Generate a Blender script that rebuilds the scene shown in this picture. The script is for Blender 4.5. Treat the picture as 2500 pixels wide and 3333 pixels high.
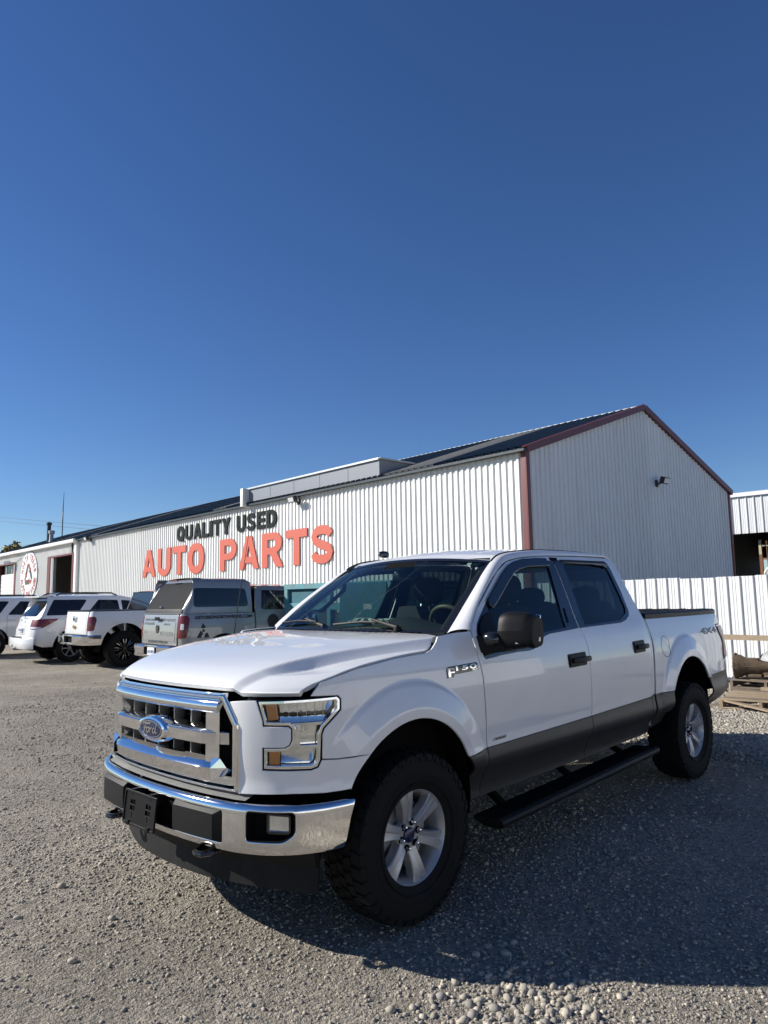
import bpy, bmesh, math, random
import numpy as np
from mathutils import Vector, Matrix
from mathutils.geometry import delaunay_2d_cdt

scene = bpy.context.scene
for _o in list(bpy.data.objects): bpy.data.objects.remove(_o)
col = scene.collection
R = math.radians

# ---------------------------------------------------------------- camera (metres; origin on the ground under the pickup's front axle, x forward, y to its left)
CAM = Vector((2.778, 3.428, 1.586)); YAW, PITCH, ROLL, FPX = 3.90167, .121934, -.016779, 2309.9
_f = Vector((math.cos(PITCH)*math.cos(YAW), math.cos(PITCH)*math.sin(YAW), math.sin(PITCH)))
_r = Vector((math.sin(YAW), -math.cos(YAW), 0)); _u = _r.cross(_f)
_r2 = _r*math.cos(ROLL)+_u*math.sin(ROLL); _u2 = -_r*math.sin(ROLL)+_u*math.cos(ROLL)
cd = bpy.data.cameras.new('camera'); cam = bpy.data.objects.new('camera', cd); col.objects.link(cam)
cam.matrix_world = Matrix(((_r2.x,_u2.x,-_f.x,CAM.x),(_r2.y,_u2.y,-_f.y,CAM.y),(_r2.z,_u2.z,-_f.z,CAM.z),(0,0,0,1)))
cd.sensor_fit = 'VERTICAL'; cd.sensor_height = 36; cd.lens = 36*FPX/3333; cd.clip_start = .05; cd.clip_end = 6000
scene.camera = cam

# ---------------------------------------------------------------- light
SUN_EL, SUN_AZ = R(29.5), math.atan2(-.799, .602)      # azimuth as an angle from +x
sd = Vector((math.cos(SUN_EL)*math.cos(SUN_AZ), math.cos(SUN_EL)*math.sin(SUN_AZ), math.sin(SUN_EL)))
w = bpy.data.worlds.new('World'); scene.world = w; w.use_nodes = True
nt = w.node_tree; nt.nodes.clear()
sky = nt.nodes.new('ShaderNodeTexSky'); sky.sky_type = 'NISHITA'; sky.sun_disc = False
sky.sun_elevation = SUN_EL; sky.sun_rotation = math.pi/2-SUN_AZ
sky.altitude = 700; sky.air_density = 1.0; sky.dust_density = .0; sky.ozone_density = 5.0
bg = nt.nodes.new('ShaderNodeBackground'); bg.inputs['Strength'].default_value = .073
ow = nt.nodes.new('ShaderNodeOutputWorld')
hs_ = nt.nodes.new('ShaderNodeHueSaturation'); hs_.inputs['Saturation'].default_value = 1.13; hs_.inputs['Hue'].default_value = .509
nt.links.new(sky.outputs[0], hs_.inputs['Color']); nt.links.new(hs_.outputs[0], bg.inputs[0]); nt.links.new(bg.outputs[0], ow.inputs[0])
sl = bpy.data.lights.new('sun', 'SUN'); sl.energy = 5.0; sl.angle = R(.53); sl.color = (1,.955,.88)
so = bpy.data.objects.new('sun', sl); col.objects.link(so); so.rotation_euler = sd.to_track_quat('Z','Y').to_euler()
so.location = (8,-14,14)
scene.view_settings.view_transform = 'Standard'; scene.view_settings.look = 'None'
scene.view_settings.exposure = .56; scene.view_settings.gamma = 1
scene.view_settings.use_curve_mapping = False
scene.render.engine = 'CYCLES'
scene.cycles.max_bounces = 8; scene.cycles.transparent_max_bounces = 16
scene.cycles.use_denoising = True
scene.cycles.sample_clamp_indirect = 8
# ---------------------------------------------------------------- helpers
rng = np.random.default_rng(7); random.seed(7)
MAT = {}
def srgb(r,g,b): return tuple(((c/255/12.92) if c/255<=.04045 else ((c/255+.055)/1.055)**2.4) for c in (r,g,b))
def mat(name, c, rough=.6, metal=0, coat=0, noise=0, nscale=20, bump=0, bscale=60, spec=.5, rvar=0, alpha=1, emit=None, dirt=None, tint=None):
    m = bpy.data.materials.new(name); m.use_nodes = True; MAT[name] = m
    N = m.node_tree.nodes; L = m.node_tree.links; b = N['Principled BSDF']
    b.inputs['Base Color'].default_value = (*c,1); b.inputs['Roughness'].default_value = rough; b.inputs['Metallic'].default_value = metal
    b.inputs['Coat Weight'].default_value = coat; b.inputs['Coat Roughness'].default_value = .03; b.inputs['Coat IOR'].default_value = 1.7; b.inputs['Specular IOR Level'].default_value = spec
    tc = N.new('ShaderNodeTexCoord')
    src = None
    if noise:
        n = N.new('ShaderNodeTexNoise'); n.inputs['Scale'].default_value = nscale; n.inputs['Detail'].default_value = 6
        L.new(tc.outputs['Object'], n.inputs['Vector'])
        mx = N.new('ShaderNodeMix'); mx.data_type = 'RGBA'
        mx.inputs[6].default_value = (*[v*(1-noise) for v in c],1); mx.inputs[7].default_value = (*[min(1,v*(1+noise)) for v in c],1)
        L.new(n.outputs['Fac'], mx.inputs[0]); src = mx.outputs[2]
        if rvar:
            mr = N.new('ShaderNodeMapRange'); mr.inputs[3].default_value = max(0,rough-rvar); mr.inputs[4].default_value = rough+rvar
            L.new(n.outputs['Fac'], mr.inputs[0]); L.new(mr.outputs[0], b.inputs['Roughness'])
    if dirt:
        dc, damt, dscale = dirt
        n2 = N.new('ShaderNodeTexNoise'); n2.inputs['Scale'].default_value = dscale; n2.inputs['Detail'].default_value = 8; n2.inputs['Roughness'].default_value = .65
        L.new(tc.outputs['Object'], n2.inputs['Vector'])
        mr = N.new('ShaderNodeMapRange'); mr.inputs[1].default_value = .5; mr.inputs[2].default_value = .75; mr.inputs[3].default_value = 0; mr.inputs[4].default_value = damt
        L.new(n2.outputs['Fac'], mr.inputs[0])
        mx = N.new('ShaderNodeMix'); mx.data_type = 'RGBA'; mx.inputs[7].default_value = (*dc,1); mx.inputs[6].default_value = (*c,1)
        if src: L.new(src, mx.inputs[6])
        L.new(mr.outputs[0], mx.inputs[0]); src = mx.outputs[2]
    if src: L.new(src, b.inputs['Base Color'])
    if bump:
        n = N.new('ShaderNodeTexNoise'); n.inputs['Scale'].default_value = bscale; n.inputs['Detail'].default_value = 4
        L.new(tc.outputs['Object'], n.inputs['Vector'])
        bp = N.new('ShaderNodeBump'); bp.inputs['Strength'].default_value = bump; bp.inputs['Distance'].default_value = .01
        L.new(n.outputs['Fac'], bp.inputs['Height']); L.new(bp.outputs[0], b.inputs['Normal'])
    if emit: b.inputs['Emission Color'].default_value = (*emit[0],1); b.inputs['Emission Strength'].default_value = emit[1]
    return m
def glass(name, tint, rough=0.0, ior=1.5):
    m = bpy.data.materials.new(name); m.use_nodes = True; MAT[name] = m
    N = m.node_tree.nodes; L = m.node_tree.links; N.clear()
    o = N.new('ShaderNodeOutputMaterial'); mx = N.new('ShaderNodeMixShader'); lw = N.new('ShaderNodeLayerWeight'); lw.inputs[0].default_value = .5
    pw = N.new('ShaderNodeMath'); pw.operation = 'POWER'; pw.inputs[1].default_value = 5; L.new(lw.outputs['Facing'], pw.inputs[0])
    ma = N.new('ShaderNodeMath'); ma.operation = 'MULTIPLY_ADD'; ma.inputs[1].default_value = .93; ma.inputs[2].default_value = .055; L.new(pw.outputs[0], ma.inputs[0])
    t = N.new('ShaderNodeBsdfTransparent'); t.inputs[0].default_value = (*tint,1)
    g = N.new('ShaderNodeBsdfGlossy'); g.inputs['Roughness'].default_value = rough
    L.new(ma.outputs[0], mx.inputs[0]); L.new(t.outputs[0], mx.inputs[1]); L.new(g.outputs[0], mx.inputs[2]); L.new(mx.outputs[0], o.inputs[0])
    return m
class PV(tuple): n=None
def mesh(name, V, F, m, ang=30, nor=None):
    me = bpy.data.meshes.new(name)
    me.from_pydata([tuple(map(float,v)) for v in V], [], [tuple(int(i) for i in f) for f in F])
    me.validate()
    if m: me.materials.append(MAT[m] if isinstance(m,str) else m)
    if ang:
        me.polygons.foreach_set('use_smooth', [True]*len(me.polygons))
        if ang < 180 and nor is None: me.set_sharp_from_angle(angle=R(ang))
    me.update()
    if nor is not None and len(nor)==len(me.vertices): me.normals_split_custom_set_from_vertices([tuple(q) for q in nor])
    return me
def link(name, me, parent=None):
    o = bpy.data.objects.new(name, me); col.objects.link(o)
    if parent: o.parent = parent
    return o
def obj(name, VF, m, parent=None, ang=30):
    return link(name, mesh(name, VF[0], VF[1], m, ang, getattr(VF,'n',None)), parent)
def thing(name, label, cat, loc=(0,0,0), rz=0, group=None):
    o = link(name, None); o.location = loc; o.rotation_euler = (0,0,rz); tag(o,label,cat,group); o.empty_display_size = .3
    return o
def tag(o, label=None, cat=None, group=None, kind=None):
    if label: o['label'] = label
    if cat: o['category'] = cat
    if group: o['group'] = group
    if kind: o['kind'] = kind
    return o
def join(*vfs):
    V=[];F=[]
    for v,f in vfs:
        n=len(V); V.extend([tuple(p) for p in v]); F.extend([tuple(i+n for i in q) for q in f])
    return V,F
def xf(vf, M): return [tuple(M@Vector(p)) for p in vf[0]], vf[1]
def mv(vf, d): return [(p[0]+d[0],p[1]+d[1],p[2]+d[2]) for p in vf[0]], vf[1]
def flipy(vf):
    r=PV(([(p[0],-p[1],p[2]) for p in vf[0]], [tuple(reversed(f)) for f in vf[1]]))
    if getattr(vf,'n',None) is not None: r.n=[(q[0],-q[1],q[2]) for q in vf.n]
    return r
def box(x0,x1,y0,y1,z0,z1,bev=0):
    if bev<=0:
        V=[(x,y,z) for x in (x0,x1) for y in (y0,y1) for z in (z0,z1)]
        F=[(0,1,3,2),(4,6,7,5),(0,4,5,1),(2,3,7,6),(0,2,6,4),(1,5,7,3)]
        return V,F
    bm=bmesh.new(); bmesh.ops.create_cube(bm,size=1)
    for v in bm.verts: v.co=Vector((x0+(v.co.x+.5)*(x1-x0),y0+(v.co.y+.5)*(y1-y0),z0+(v.co.z+.5)*(z1-z0)))
    bmesh.ops.bevel(bm,geom=list(bm.edges),offset=bev,segments=2,affect='EDGES',profile=.6)
    return frombm(bm)
def frombm(bm):
    bm.verts.index_update(); V=[tuple(v.co) for v in bm.verts]; F=[tuple(v.index for v in f.verts) for f in bm.faces]; bm.free(); return V,F
def beam(a,b,w,h,up=(0,0,1)):
    a=Vector(a);b=Vector(b);d=(b-a);L=d.length;d.normalize();u=Vector(up)
    s=d.cross(u)
    if s.length<1e-4: s=d.cross(Vector((1,0,0)))
    s.normalize();u=s.cross(d)
    V=[];
    for p in (a,b):
        for i,j in ((-1,-1),(1,-1),(1,1),(-1,1)): V.append(tuple(p+s*(i*w/2)+u*(j*h/2)))
    return V,[(3,2,1,0),(4,5,6,7),(0,1,5,4),(1,2,6,5),(2,3,7,6),(3,0,4,7)]
def tube(P,r,n=8,caps=True,up=None):
    P=[Vector(p) for p in P]; V=[];F=[]
    rs=r if isinstance(r,(list,tuple)) else [r]*len(P)
    prev=None
    for i,p in enumerate(P):
        t=(P[min(i+1,len(P)-1)]-P[max(i-1,0)]).normalized()
        if prev is None:
            s=t.cross(Vector((0,0,1)))
            if s.length<1e-3: s=t.cross(Vector((1,0,0)))
        else:
            s=prev-t*prev.dot(t)
        s.normalize(); prev=s; u=s.cross(t)
        for k in range(n):
            a=2*math.pi*k/n; V.append(tuple(p+(s*math.cos(a)+u*math.sin(a))*rs[i]))
    for i in range(len(P)-1):
        for k in range(n): F.append((i*n+k,i*n+(k+1)%n,(i+1)*n+(k+1)%n,(i+1)*n+k))
    if caps: F.append(tuple(range(n))[::-1]); F.append(tuple((len(P)-1)*n+k for k in range(n)))
    return V,F
def lathe(prof,n=32,axis='y',closed=False):
    # profile of (radius, height) swept round an axis through the origin
    V=[];F=[]
    m=len(prof)
    for k in range(n):
        a=2*math.pi*k/n;c,s=math.cos(a),math.sin(a)
        for r,h in prof:
            V.append((r*c,h,r*s) if axis=='y' else ((r*c,r*s,h) if axis=='z' else (h,r*c,r*s)))
    for k in range(n):
        for i in range(m-1 if not closed else m):
            a,b=k*m+i,k*m+(i+1)%m; c,d=((k+1)%n)*m+(i+1)%m,((k+1)%n)*m+i
            F.append((a,d,c,b) if axis!='y' else (a,b,c,d))
    return V,F
def prism(pts, h0, h1, plane='xy'):
    n=len(pts)
    def P(a,b,h): return (a,b,h) if plane=='xy' else ((a,h,b) if plane=='xz' else (h,a,b))
    V=[P(a,b,h0) for a,b in pts]+[P(a,b,h1) for a,b in pts]
    F=[tuple(range(n))[::-1],tuple(range(n,2*n))]+[(i,(i+1)%n,(i+1)%n+n,i+n) for i in range(n)]
    return V,F
def sweep(path, sec, closed_sec=True, caps=True):
    # path: list of (point, side vector, up vector); sec: list of (side, up)
    V=[];F=[];m=len(sec)
    for p,s,u in path:
        for a,b in sec: V.append((p[0]+s[0]*a+u[0]*b,p[1]+s[1]*a+u[1]*b,p[2]+s[2]*a+u[2]*b))
    for i in range(len(path)-1):
        for k in range(m if closed_sec else m-1):
            F.append((i*m+k,(i+1)*m+k,(i+1)*m+(k+1)%m,i*m+(k+1)%m))
    if caps and closed_sec: F.append(tuple(range(m))); F.append(tuple((len(path)-1)*m+k for k in range(m))[::-1])
    return V,F
def dens(P,h,closed=True):
    Q=[];n=len(P)
    for i in range(n if closed else n-1):
        a=np.array(P[i],float);b=np.array(P[(i+1)%n],float);k=max(1,int(math.ceil(np.linalg.norm(b-a)/h)))
        for j in range(k): Q.append(tuple(a+(b-a)*j/k))
    if not closed: Q.append(tuple(map(float,P[-1])))
    return Q
def smooth(P,n=5): return [tuple(q) for q in _cat(P,n)]
def rounded(P,r,n=4):
    # corner rounding of a closed polygon; r may be a list
    Q=[];m=len(P)
    for i in range(m):
        a,b,c=[np.array(P[(i+k)%m],float) for k in (-1,0,1)]
        rr=r[i] if isinstance(r,(list,tuple)) else r
        if rr<=0: Q.append(tuple(b)); continue
        u=(a-b);v=(c-b);lu,lv=np.linalg.norm(u),np.linalg.norm(v);rr=min(rr,lu*.45,lv*.45)
        p=b+u/lu*rr;q=b+v/lv*rr
        for k in range(n+1):
            t=k/n;Q.append(tuple((1-t)**2*p+2*t*(1-t)*b+t*t*q))
    return Q
def area(P): return .5*sum(P[i][0]*P[(i+1)%len(P)][1]-P[(i+1)%len(P)][0]*P[i][1] for i in range(len(P)))
def inset(P,d):
    # inward offset of a closed outline
    P=np.array(P,float); s=1 if area(P)>0 else -1
    a=np.roll(P,1,0);b=np.roll(P,-1,0)
    e1=P-a;e2=b-P
    e1/=np.linalg.norm(e1,axis=1,keepdims=True)+1e-12;e2/=np.linalg.norm(e2,axis=1,keepdims=True)+1e-12
    n1=np.stack([-e1[:,1],e1[:,0]],1);n2=np.stack([-e2[:,1],e2[:,0]],1)
    n=n1+n2;k=1/np.maximum(.35,(1+(n1*n2).sum(1)));n=n*k[:,None]
    return [tuple(q) for q in P+s*d*n]
def inside(pts,poly):
    x,y=pts[:,0],pts[:,1];P=np.array(poly);c=np.zeros(len(pts),bool);j=len(P)-1
    for i in range(len(P)):
        xi,yi=P[i];xj,yj=P[j]
        if yi!=yj:
            m=((yi>y)!=(yj>y))&(x<(xj-xi)*(y-yi)/(yj-yi)+xi); c^=m
        j=i
    return c
def pdist(pts,poly):
    P=np.array(poly);Q=np.roll(P,-1,0);d=np.full(len(pts),9e9)
    for a,b in zip(P,Q):
        ab=b-a;t=np.clip(((pts-a)@ab)/max(ab@ab,1e-12),0,1);d=np.minimum(d,np.linalg.norm(pts-(a+t[:,None]*ab),axis=1))
    return d
def panel(outline, surf, h=.045, holes=(), rnd=.004, thick=.014, off=0.0, flip=False):
    """a sheet cut from surf(u,v)->xyz along an outline, with rolled edges and a return flange"""
    if area(outline)<0: outline=outline[::-1]
    loops=[dens(outline,h)]+[dens(q[::-1] if area(q)>0 else q,h) for q in holes]
    pts=[];edges=[];low=[];bl=[]
    for li,l in enumerate(loops):
        n0=len(pts)
        ins=np.array(l); 
        a=np.roll(ins,1,0);b=np.roll(ins,-1,0);e1=ins-a;e2=b-ins
        e1/=np.linalg.norm(e1,axis=1,keepdims=True)+1e-12;e2/=np.linalg.norm(e2,axis=1,keepdims=True)+1e-12
        n1=np.stack([-e1[:,1],e1[:,0]],1);n2=np.stack([-e2[:,1],e2[:,0]],1);nn=n1+n2;nn*= (1/np.maximum(.5,1+(n1*n2).sum(1)))[:,None]
        m=len(l)
        pts+=list(l); low+=[1.0]*m; bl.append((n0,m)); edges+=[(n0+i,n0+(i+1)%m) for i in range(m)]
        if rnd>0:
            pts+=[tuple(q) for q in ins+nn*rnd]; low+=[0.0]*m; edges+=[(n0+m+i,n0+m+(i+1)%m) for i in range(m)]
    o=np.array(loops[0]);lo,hi=o.min(0),o.max(0)
    gx=np.arange(lo[0]+h/2,hi[0],h);gy=np.arange(lo[1]+h/2,hi[1],h)
    if len(gx) and len(gy):
        G=np.stack(np.meshgrid(gx,gy,indexing='ij'),-1).reshape(-1,2)
        k=inside(G,loops[0])&(pdist(G,loops[0])>h*.5)
        for q in loops[1:]: k&=~inside(G,q)&(pdist(G,q)>h*.5)
        G=G[k]; pts+=[tuple(g) for g in G]; low+=[0.0]*len(G)
    r=delaunay_2d_cdt([Vector(p) for p in pts],edges,[],0,1e-7,True)
    vs=np.array([tuple(v) for v in r[0]]); orig=r[3]
    lw=np.array([max([low[i] for i in og]) if og else 0.0 for og in orig])
    tri=np.array([t for t in r[2] if len(t)==3])
    c=vs[tri].mean(1); k=inside(c,loops[0])
    for q in loops[1:]: k&=~inside(c,q)
    tri=tri[k]
    uv=vs; e=8e-3
    P=surf(uv[:,0],uv[:,1]); du=surf(uv[:,0]+e,uv[:,1])-surf(uv[:,0]-e,uv[:,1]); dv=surf(uv[:,0],uv[:,1]+e)-surf(uv[:,0],uv[:,1]-e)
    nrm=np.cross(du,dv); nrm/=np.linalg.norm(nrm,axis=1,keepdims=True)+1e-12
    if flip: nrm=-nrm
    Pt=P+nrm*(off-lw[:,None]*rnd*.8)
    V=[tuple(q) for q in Pt]; NN=[tuple(q) for q in nrm]
    F=[tuple(t) if not flip else tuple(t[::-1]) for t in tri]
    if thick>0:
        mp={}
        for vi,og in enumerate(orig):
            for i in og: mp[i]=vi
        for n0,m in bl:
            ids=[mp.get(n0+i) for i in range(m)]
            if None in ids: continue
            b0=len(V)
            du_=du/(np.linalg.norm(du,axis=1,keepdims=True)+1e-9); dv_=dv/(np.linalg.norm(dv,axis=1,keepdims=True)+1e-9)
            l=np.array([vs[i] for i in ids]); tg_=np.roll(l,-1,0)-np.roll(l,1,0); tg_/=np.linalg.norm(tg_,axis=1,keepdims=True)+1e-9
            ou=du_[ids]*tg_[:,1:2]-dv_[ids]*tg_[:,0:1]
            if rnd>0:
                for k_,i in enumerate(ids): q=nrm[i]+.9*ou[k_]; NN[i]=tuple(q/np.linalg.norm(q))
            for k_,i in enumerate(ids): V.append(tuple(Pt[i])); NN.append(tuple(ou[k_]))
            for k_,i in enumerate(ids): V.append(tuple(P[i]+nrm[i]*(off-thick))); NN.append(tuple(ou[k_]))
            for i in range(m):
                j=(i+1)%m; q=(b0+j,b0+i,b0+m+i,b0+m+j)
                F.append(q if not flip else q[::-1])
    r=PV((V,F)); r.n=NN; return r
def grid(nu,nv,fn,closeu=False):
    V=[fn(i/(nu-1 if not closeu else nu),j/(nv-1)) for i in range(nu) for j in range(nv)]
    F=[(i*nv+j,((i+1)%nu)*nv+j,((i+1)%nu)*nv+j+1,i*nv+j+1) for i in range(nu if closeu else nu-1) for j in range(nv-1)]
    return V,F
def blob(rx,ry,rz,n=2,jit=0,sq=1.0,seed=0):
    bm=bmesh.new(); bmesh.ops.create_icosphere(bm,subdivisions=n,radius=1); rs=random.Random(seed)
    for v in bm.verts:
        c=v.co
        if sq!=1: c=Vector([math.copysign(abs(a)**sq,a) for a in c])
        k=1+jit*(rs.random()-.5); v.co=Vector((c.x*rx*k,c.y*ry*k,c.z*rz*k))
    return frombm(bm)
_TC={}
def text(body, bold=0.0, space=1.0, extr=0.0):
    """outlined lettering as a mesh in the xy plane; cap height 1, starts at x=0; returns verts, faces, width"""
    k=(body,bold,space,extr)
    if k in _TC: return _TC[k]
    cu=bpy.data.curves.new('lettering','FONT'); cu.body=body; cu.size=1.0; cu.offset=bold; cu.space_character=space; cu.resolution_u=3; cu.extrude=extr
    o=bpy.data.objects.new('lettering',cu); col.objects.link(o); bpy.context.view_layer.update()
    dg=bpy.context.evaluated_depsgraph_get(); e=o.evaluated_get(dg); me=e.to_mesh()
    V=np.array([tuple(v.co) for v in me.vertices]); F=[tuple(p.vertices) for p in me.polygons]
    e.to_mesh_clear(); bpy.data.objects.remove(o); bpy.data.curves.remove(cu)
    x0=V[:,0].min(); y0=V[:,1].min(); hcap=.729+2*bold
    V=(V-np.array([x0,-bold,0]))/np.array([hcap,hcap,1])
    _TC[k]=(V,F,V[:,0].max()); return _TC[k]
def place_text(body, O, X, Y, h, width=None, bold=0.0, space=1.0, extr=0.0, nrm=None):
    """lettering on the plane through O spanned by X (reading direction) and Y (up), cap height h"""
    V,F,w=text(body,bold,space,extr); O,X,Y=Vector(O),Vector(X).normalized(),Vector(Y).normalized(); Z=X.cross(Y)
    sx=(width/w) if width else h
    return [tuple(O+X*(v[0]*sx)+Y*(v[1]*h)+Z*v[2]) for v in V],F
def copy_tree(o, parent=None):
    c=o.copy(); col.objects.link(c); c.parent=parent
    for ch in [q for q in KIDS.get(o.name,())]: copy_tree(ch,c)
    return c
KIDS={}
def index_kids():
    KIDS.clear()
    for o in bpy.data.objects:
        if o.parent: KIDS.setdefault(o.parent.name,[]).append(o)
# ---------------------------------------------------------------- materials
mat('white_paint', (.74,.745,.74), .32, coat=.8, noise=.015, nscale=3, dirt=((.52,.50,.46),.16,2.2))
mat('chrome', (.80,.80,.80), .055, metal=1, noise=.04, nscale=6, rvar=.02, dirt=((.45,.42,.38),.16,3))
mat('chrome_clean', (.86,.86,.87), .05, metal=1)
mat('dull_steel', (.42,.42,.41), .38, metal=.9, noise=.2, nscale=12)
mat('alloy', (.46,.46,.465), .38, metal=.55, noise=.06, nscale=14, rvar=.05, dirt=((.25,.24,.22),.35,9))
mat('alloy_dark', (.15,.15,.155), .42, metal=.7, noise=.25, nscale=20)
mat('black_plastic', (.010,.010,.011), .42, spec=.15, noise=.15, nscale=30, bump=.12, bscale=500)
mat('black_dusty', (.008,.008,.008), .55, spec=.22, noise=.2, nscale=6, dirt=((.035,.033,.03),.3,5), bump=.1, bscale=300)
mat('black_gloss', (.010,.010,.011), .16, coat=.3)
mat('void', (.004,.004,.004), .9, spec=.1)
mat('rubber', (.0065,.0065,.0065), .78, noise=.2, nscale=30, dirt=((.016,.0155,.0145),.5,4), bump=.12, bscale=120, spec=.22)
mat('grey_trim', (.048,.044,.040), .42, metal=.25, noise=.08, nscale=300, coat=.1, dirt=((.10,.094,.082),.3,3))
mat('grey_valance', (.17,.17,.165), .6, noise=.15, nscale=8, dirt=((.28,.26,.22),.4,6))
mat('ford_blue', (.006,.012,.050), .3, coat=.25)
mat('amber', (.50,.17,.015), .25, coat=.6)
mat('red_lamp', (.15,.004,.005), .3, coat=.25)
mat('red_lamp_dark', (.16,.006,.008), .12, coat=1)
mat('lamp_white', (.72,.72,.72), .15, coat=1)
mat('reflector', (.84,.86,.88), .07, metal=1)
mat('seat_cloth', (.045,.045,.047), .9, noise=.2, nscale=60)
mat('dash_plastic', (.028,.028,.026), .7, noise=.1, nscale=30)
mat('wheel_leather', (.10,.075,.05), .5)
mat('glove_cloth', (.42,.43,.38), .9, noise=.25, nscale=30, bump=.4, bscale=80)
mat('sticker', (.75,.78,.76), .6)
mat('decal_grey', (.22,.21,.20), .5)
mat('decal_black', (.02,.02,.02), .5)
mat('tint_film', (.020,.021,.023), .6, spec=.04)
mat('license', (.62,.66,.72), .4)
mat('ink_navy', (.03,.05,.16), .5)
mat('silver_paint', (.27,.275,.27), .33, metal=.25, coat=.8, noise=.03, nscale=4, dirt=((.30,.28,.25),.25,3))
mat('gold', (.55,.36,.10), .3, metal=1)
glass('windshield_glass', (.50,.62,.58))
glass('door_glass', (.34,.42,.42))
glass('privacy_glass', (.025,.03,.035))
glass('lens_glass', (.93,.95,.95))
glass('smoked_glass', (.10,.11,.115))

def metal_sheet(name, c, rough=.45, streak=.35, streakc=(.35,.30,.25), speck=0):
    # painted ribbed steel: long vertical streaks, fine specks of rust
    m = mat(name, c, rough, spec=.4); N=m.node_tree.nodes; L=m.node_tree.links; b=N['Principled BSDF']
    tc=N['Texture Coordinate'] if 'Texture Coordinate' in N else N.new('ShaderNodeTexCoord')
    mp=N.new('ShaderNodeMapping'); mp.inputs['Scale'].default_value=(7,7,.35); L.new(tc.outputs['Object'],mp.inputs[0])
    n=N.new('ShaderNodeTexNoise'); n.inputs['Scale'].default_value=1.6; n.inputs['Detail'].default_value=7; n.inputs['Roughness'].default_value=.6; L.new(mp.outputs[0],n.inputs['Vector'])
    r=N.new('ShaderNodeMapRange'); r.inputs[1].default_value=.48; r.inputs[2].default_value=.80; r.inputs[3].default_value=0; r.inputs[4].default_value=streak; L.new(n.outputs['Fac'],r.inputs[0])
    mx=N.new('ShaderNodeMix'); mx.data_type='RGBA'; mx.inputs[6].default_value=(*c,1); mx.inputs[7].default_value=(*streakc,1); L.new(r.outputs[0],mx.inputs[0]); out=mx.outputs[2]
    if speck:
        mp2=N.new('ShaderNodeMapping'); mp2.inputs['Scale'].default_value=(9,9,2.2); L.new(tc.outputs['Object'],mp2.inputs[0])
        n2=N.new('ShaderNodeTexNoise'); n2.inputs['Scale'].default_value=3.0; n2.inputs['Detail'].default_value=9; n2.inputs['Roughness'].default_value=.75; L.new(mp2.outputs[0],n2.inputs['Vector'])
        r2=N.new('ShaderNodeMapRange'); r2.inputs[1].default_value=.615; r2.inputs[2].default_value=.69; r2.inputs[4].default_value=speck; L.new(n2.outputs['Fac'],r2.inputs[0])
        m2=N.new('ShaderNodeMix'); m2.data_type='RGBA'; m2.inputs[7].default_value=(.10,.085,.075,1); L.new(out,m2.inputs[6]); L.new(r2.outputs[0],m2.inputs[0]); out=m2.outputs[2]
    oi=N.new('ShaderNodeObjectInfo'); rr=N.new('ShaderNodeMapRange'); rr.inputs[3].default_value=.93; rr.inputs[4].default_value=1.04; L.new(oi.outputs['Random'],rr.inputs[0])
    vm=N.new('ShaderNodeVectorMath'); vm.operation='SCALE'; L.new(out,vm.inputs[0]); L.new(rr.outputs[0],vm.inputs['Scale'])
    L.new(vm.outputs[0],b.inputs['Base Color']); return m
metal_sheet('wall_white', (.76,.76,.73), .45, .18, (.50,.46,.40))
metal_sheet('gable_white', (.74,.74,.73), .5, .30, (.42,.38,.34), speck=.8)
metal_sheet('fence_white', (.66,.67,.67), .4, .12, (.55,.52,.47))
metal_sheet('roof_dark', (.030,.043,.050), .38, .3, (.09,.10,.10))
metal_sheet('roof_skylight', (.40,.38,.32), .5, .3, (.2,.19,.15))
metal_sheet('dormer_grey', (.19,.21,.24), .45, .2, (.25,.25,.25))
mat('trim_red', (.135,.028,.025), .45, noise=.15, nscale=2)
mat('trim_white', (.74,.74,.72), .45, noise=.05, nscale=3)
mat('letter_orange', (.50,.085,.045), .55, noise=.08, nscale=2)
mat('letter_dark', (.016,.021,.021), .75, spec=.1, noise=.2, nscale=3)
mat('sign_white', (.72,.76,.78), .5, noise=.03, nscale=3)
mat('sign_red', (.33,.055,.04), .55)
mat('sign_grey', (.055,.062,.06), .55)
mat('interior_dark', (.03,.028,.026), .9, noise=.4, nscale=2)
mat('junk', (.07,.055,.045), .75, noise=.5, nscale=5)
mat('rack_rust', (.16,.075,.035), .8, noise=.4, nscale=4)
mat('rack_pale', (.42,.38,.25), .7, noise=.3, nscale=3)
mat('teal_paint', (.11,.30,.34), .5, noise=.15, nscale=2, dirt=((.20,.12,.07),.6,3))
mat('teal_dark', (.03,.13,.17), .5, noise=.2, nscale=2, dirt=((.10,.08,.06),.5,3))
mat('mesh_steel', (.16,.19,.19), .6, metal=.4)
mat('wood_new', (.29,.22,.145), .75, noise=.25, nscale=9, bump=.3, bscale=40)
mat('wood_old', (.16,.125,.09), .85, noise=.4, nscale=7, bump=.5, bscale=30)
mat('cast_rust', (.11,.075,.045), .85, noise=.5, nscale=14, bump=.5, bscale=30)
mat('cast_alloy', (.42,.43,.42), .5, metal=.6, noise=.35, nscale=12, bump=.3, bscale=25)
mat('fixture_dark', (.025,.03,.028), .5)
mat('galvanised', (.38,.40,.41), .45, metal=.6, noise=.2, nscale=6)
mat('bark', (.13,.10,.07), .9, noise=.4, nscale=12)
mat('leaf', (.085,.095,.030), .7, noise=.5, nscale=1.5)
mat('leaf_gold', (.22,.17,.04), .7, noise=.5, nscale=1.5)

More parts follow.
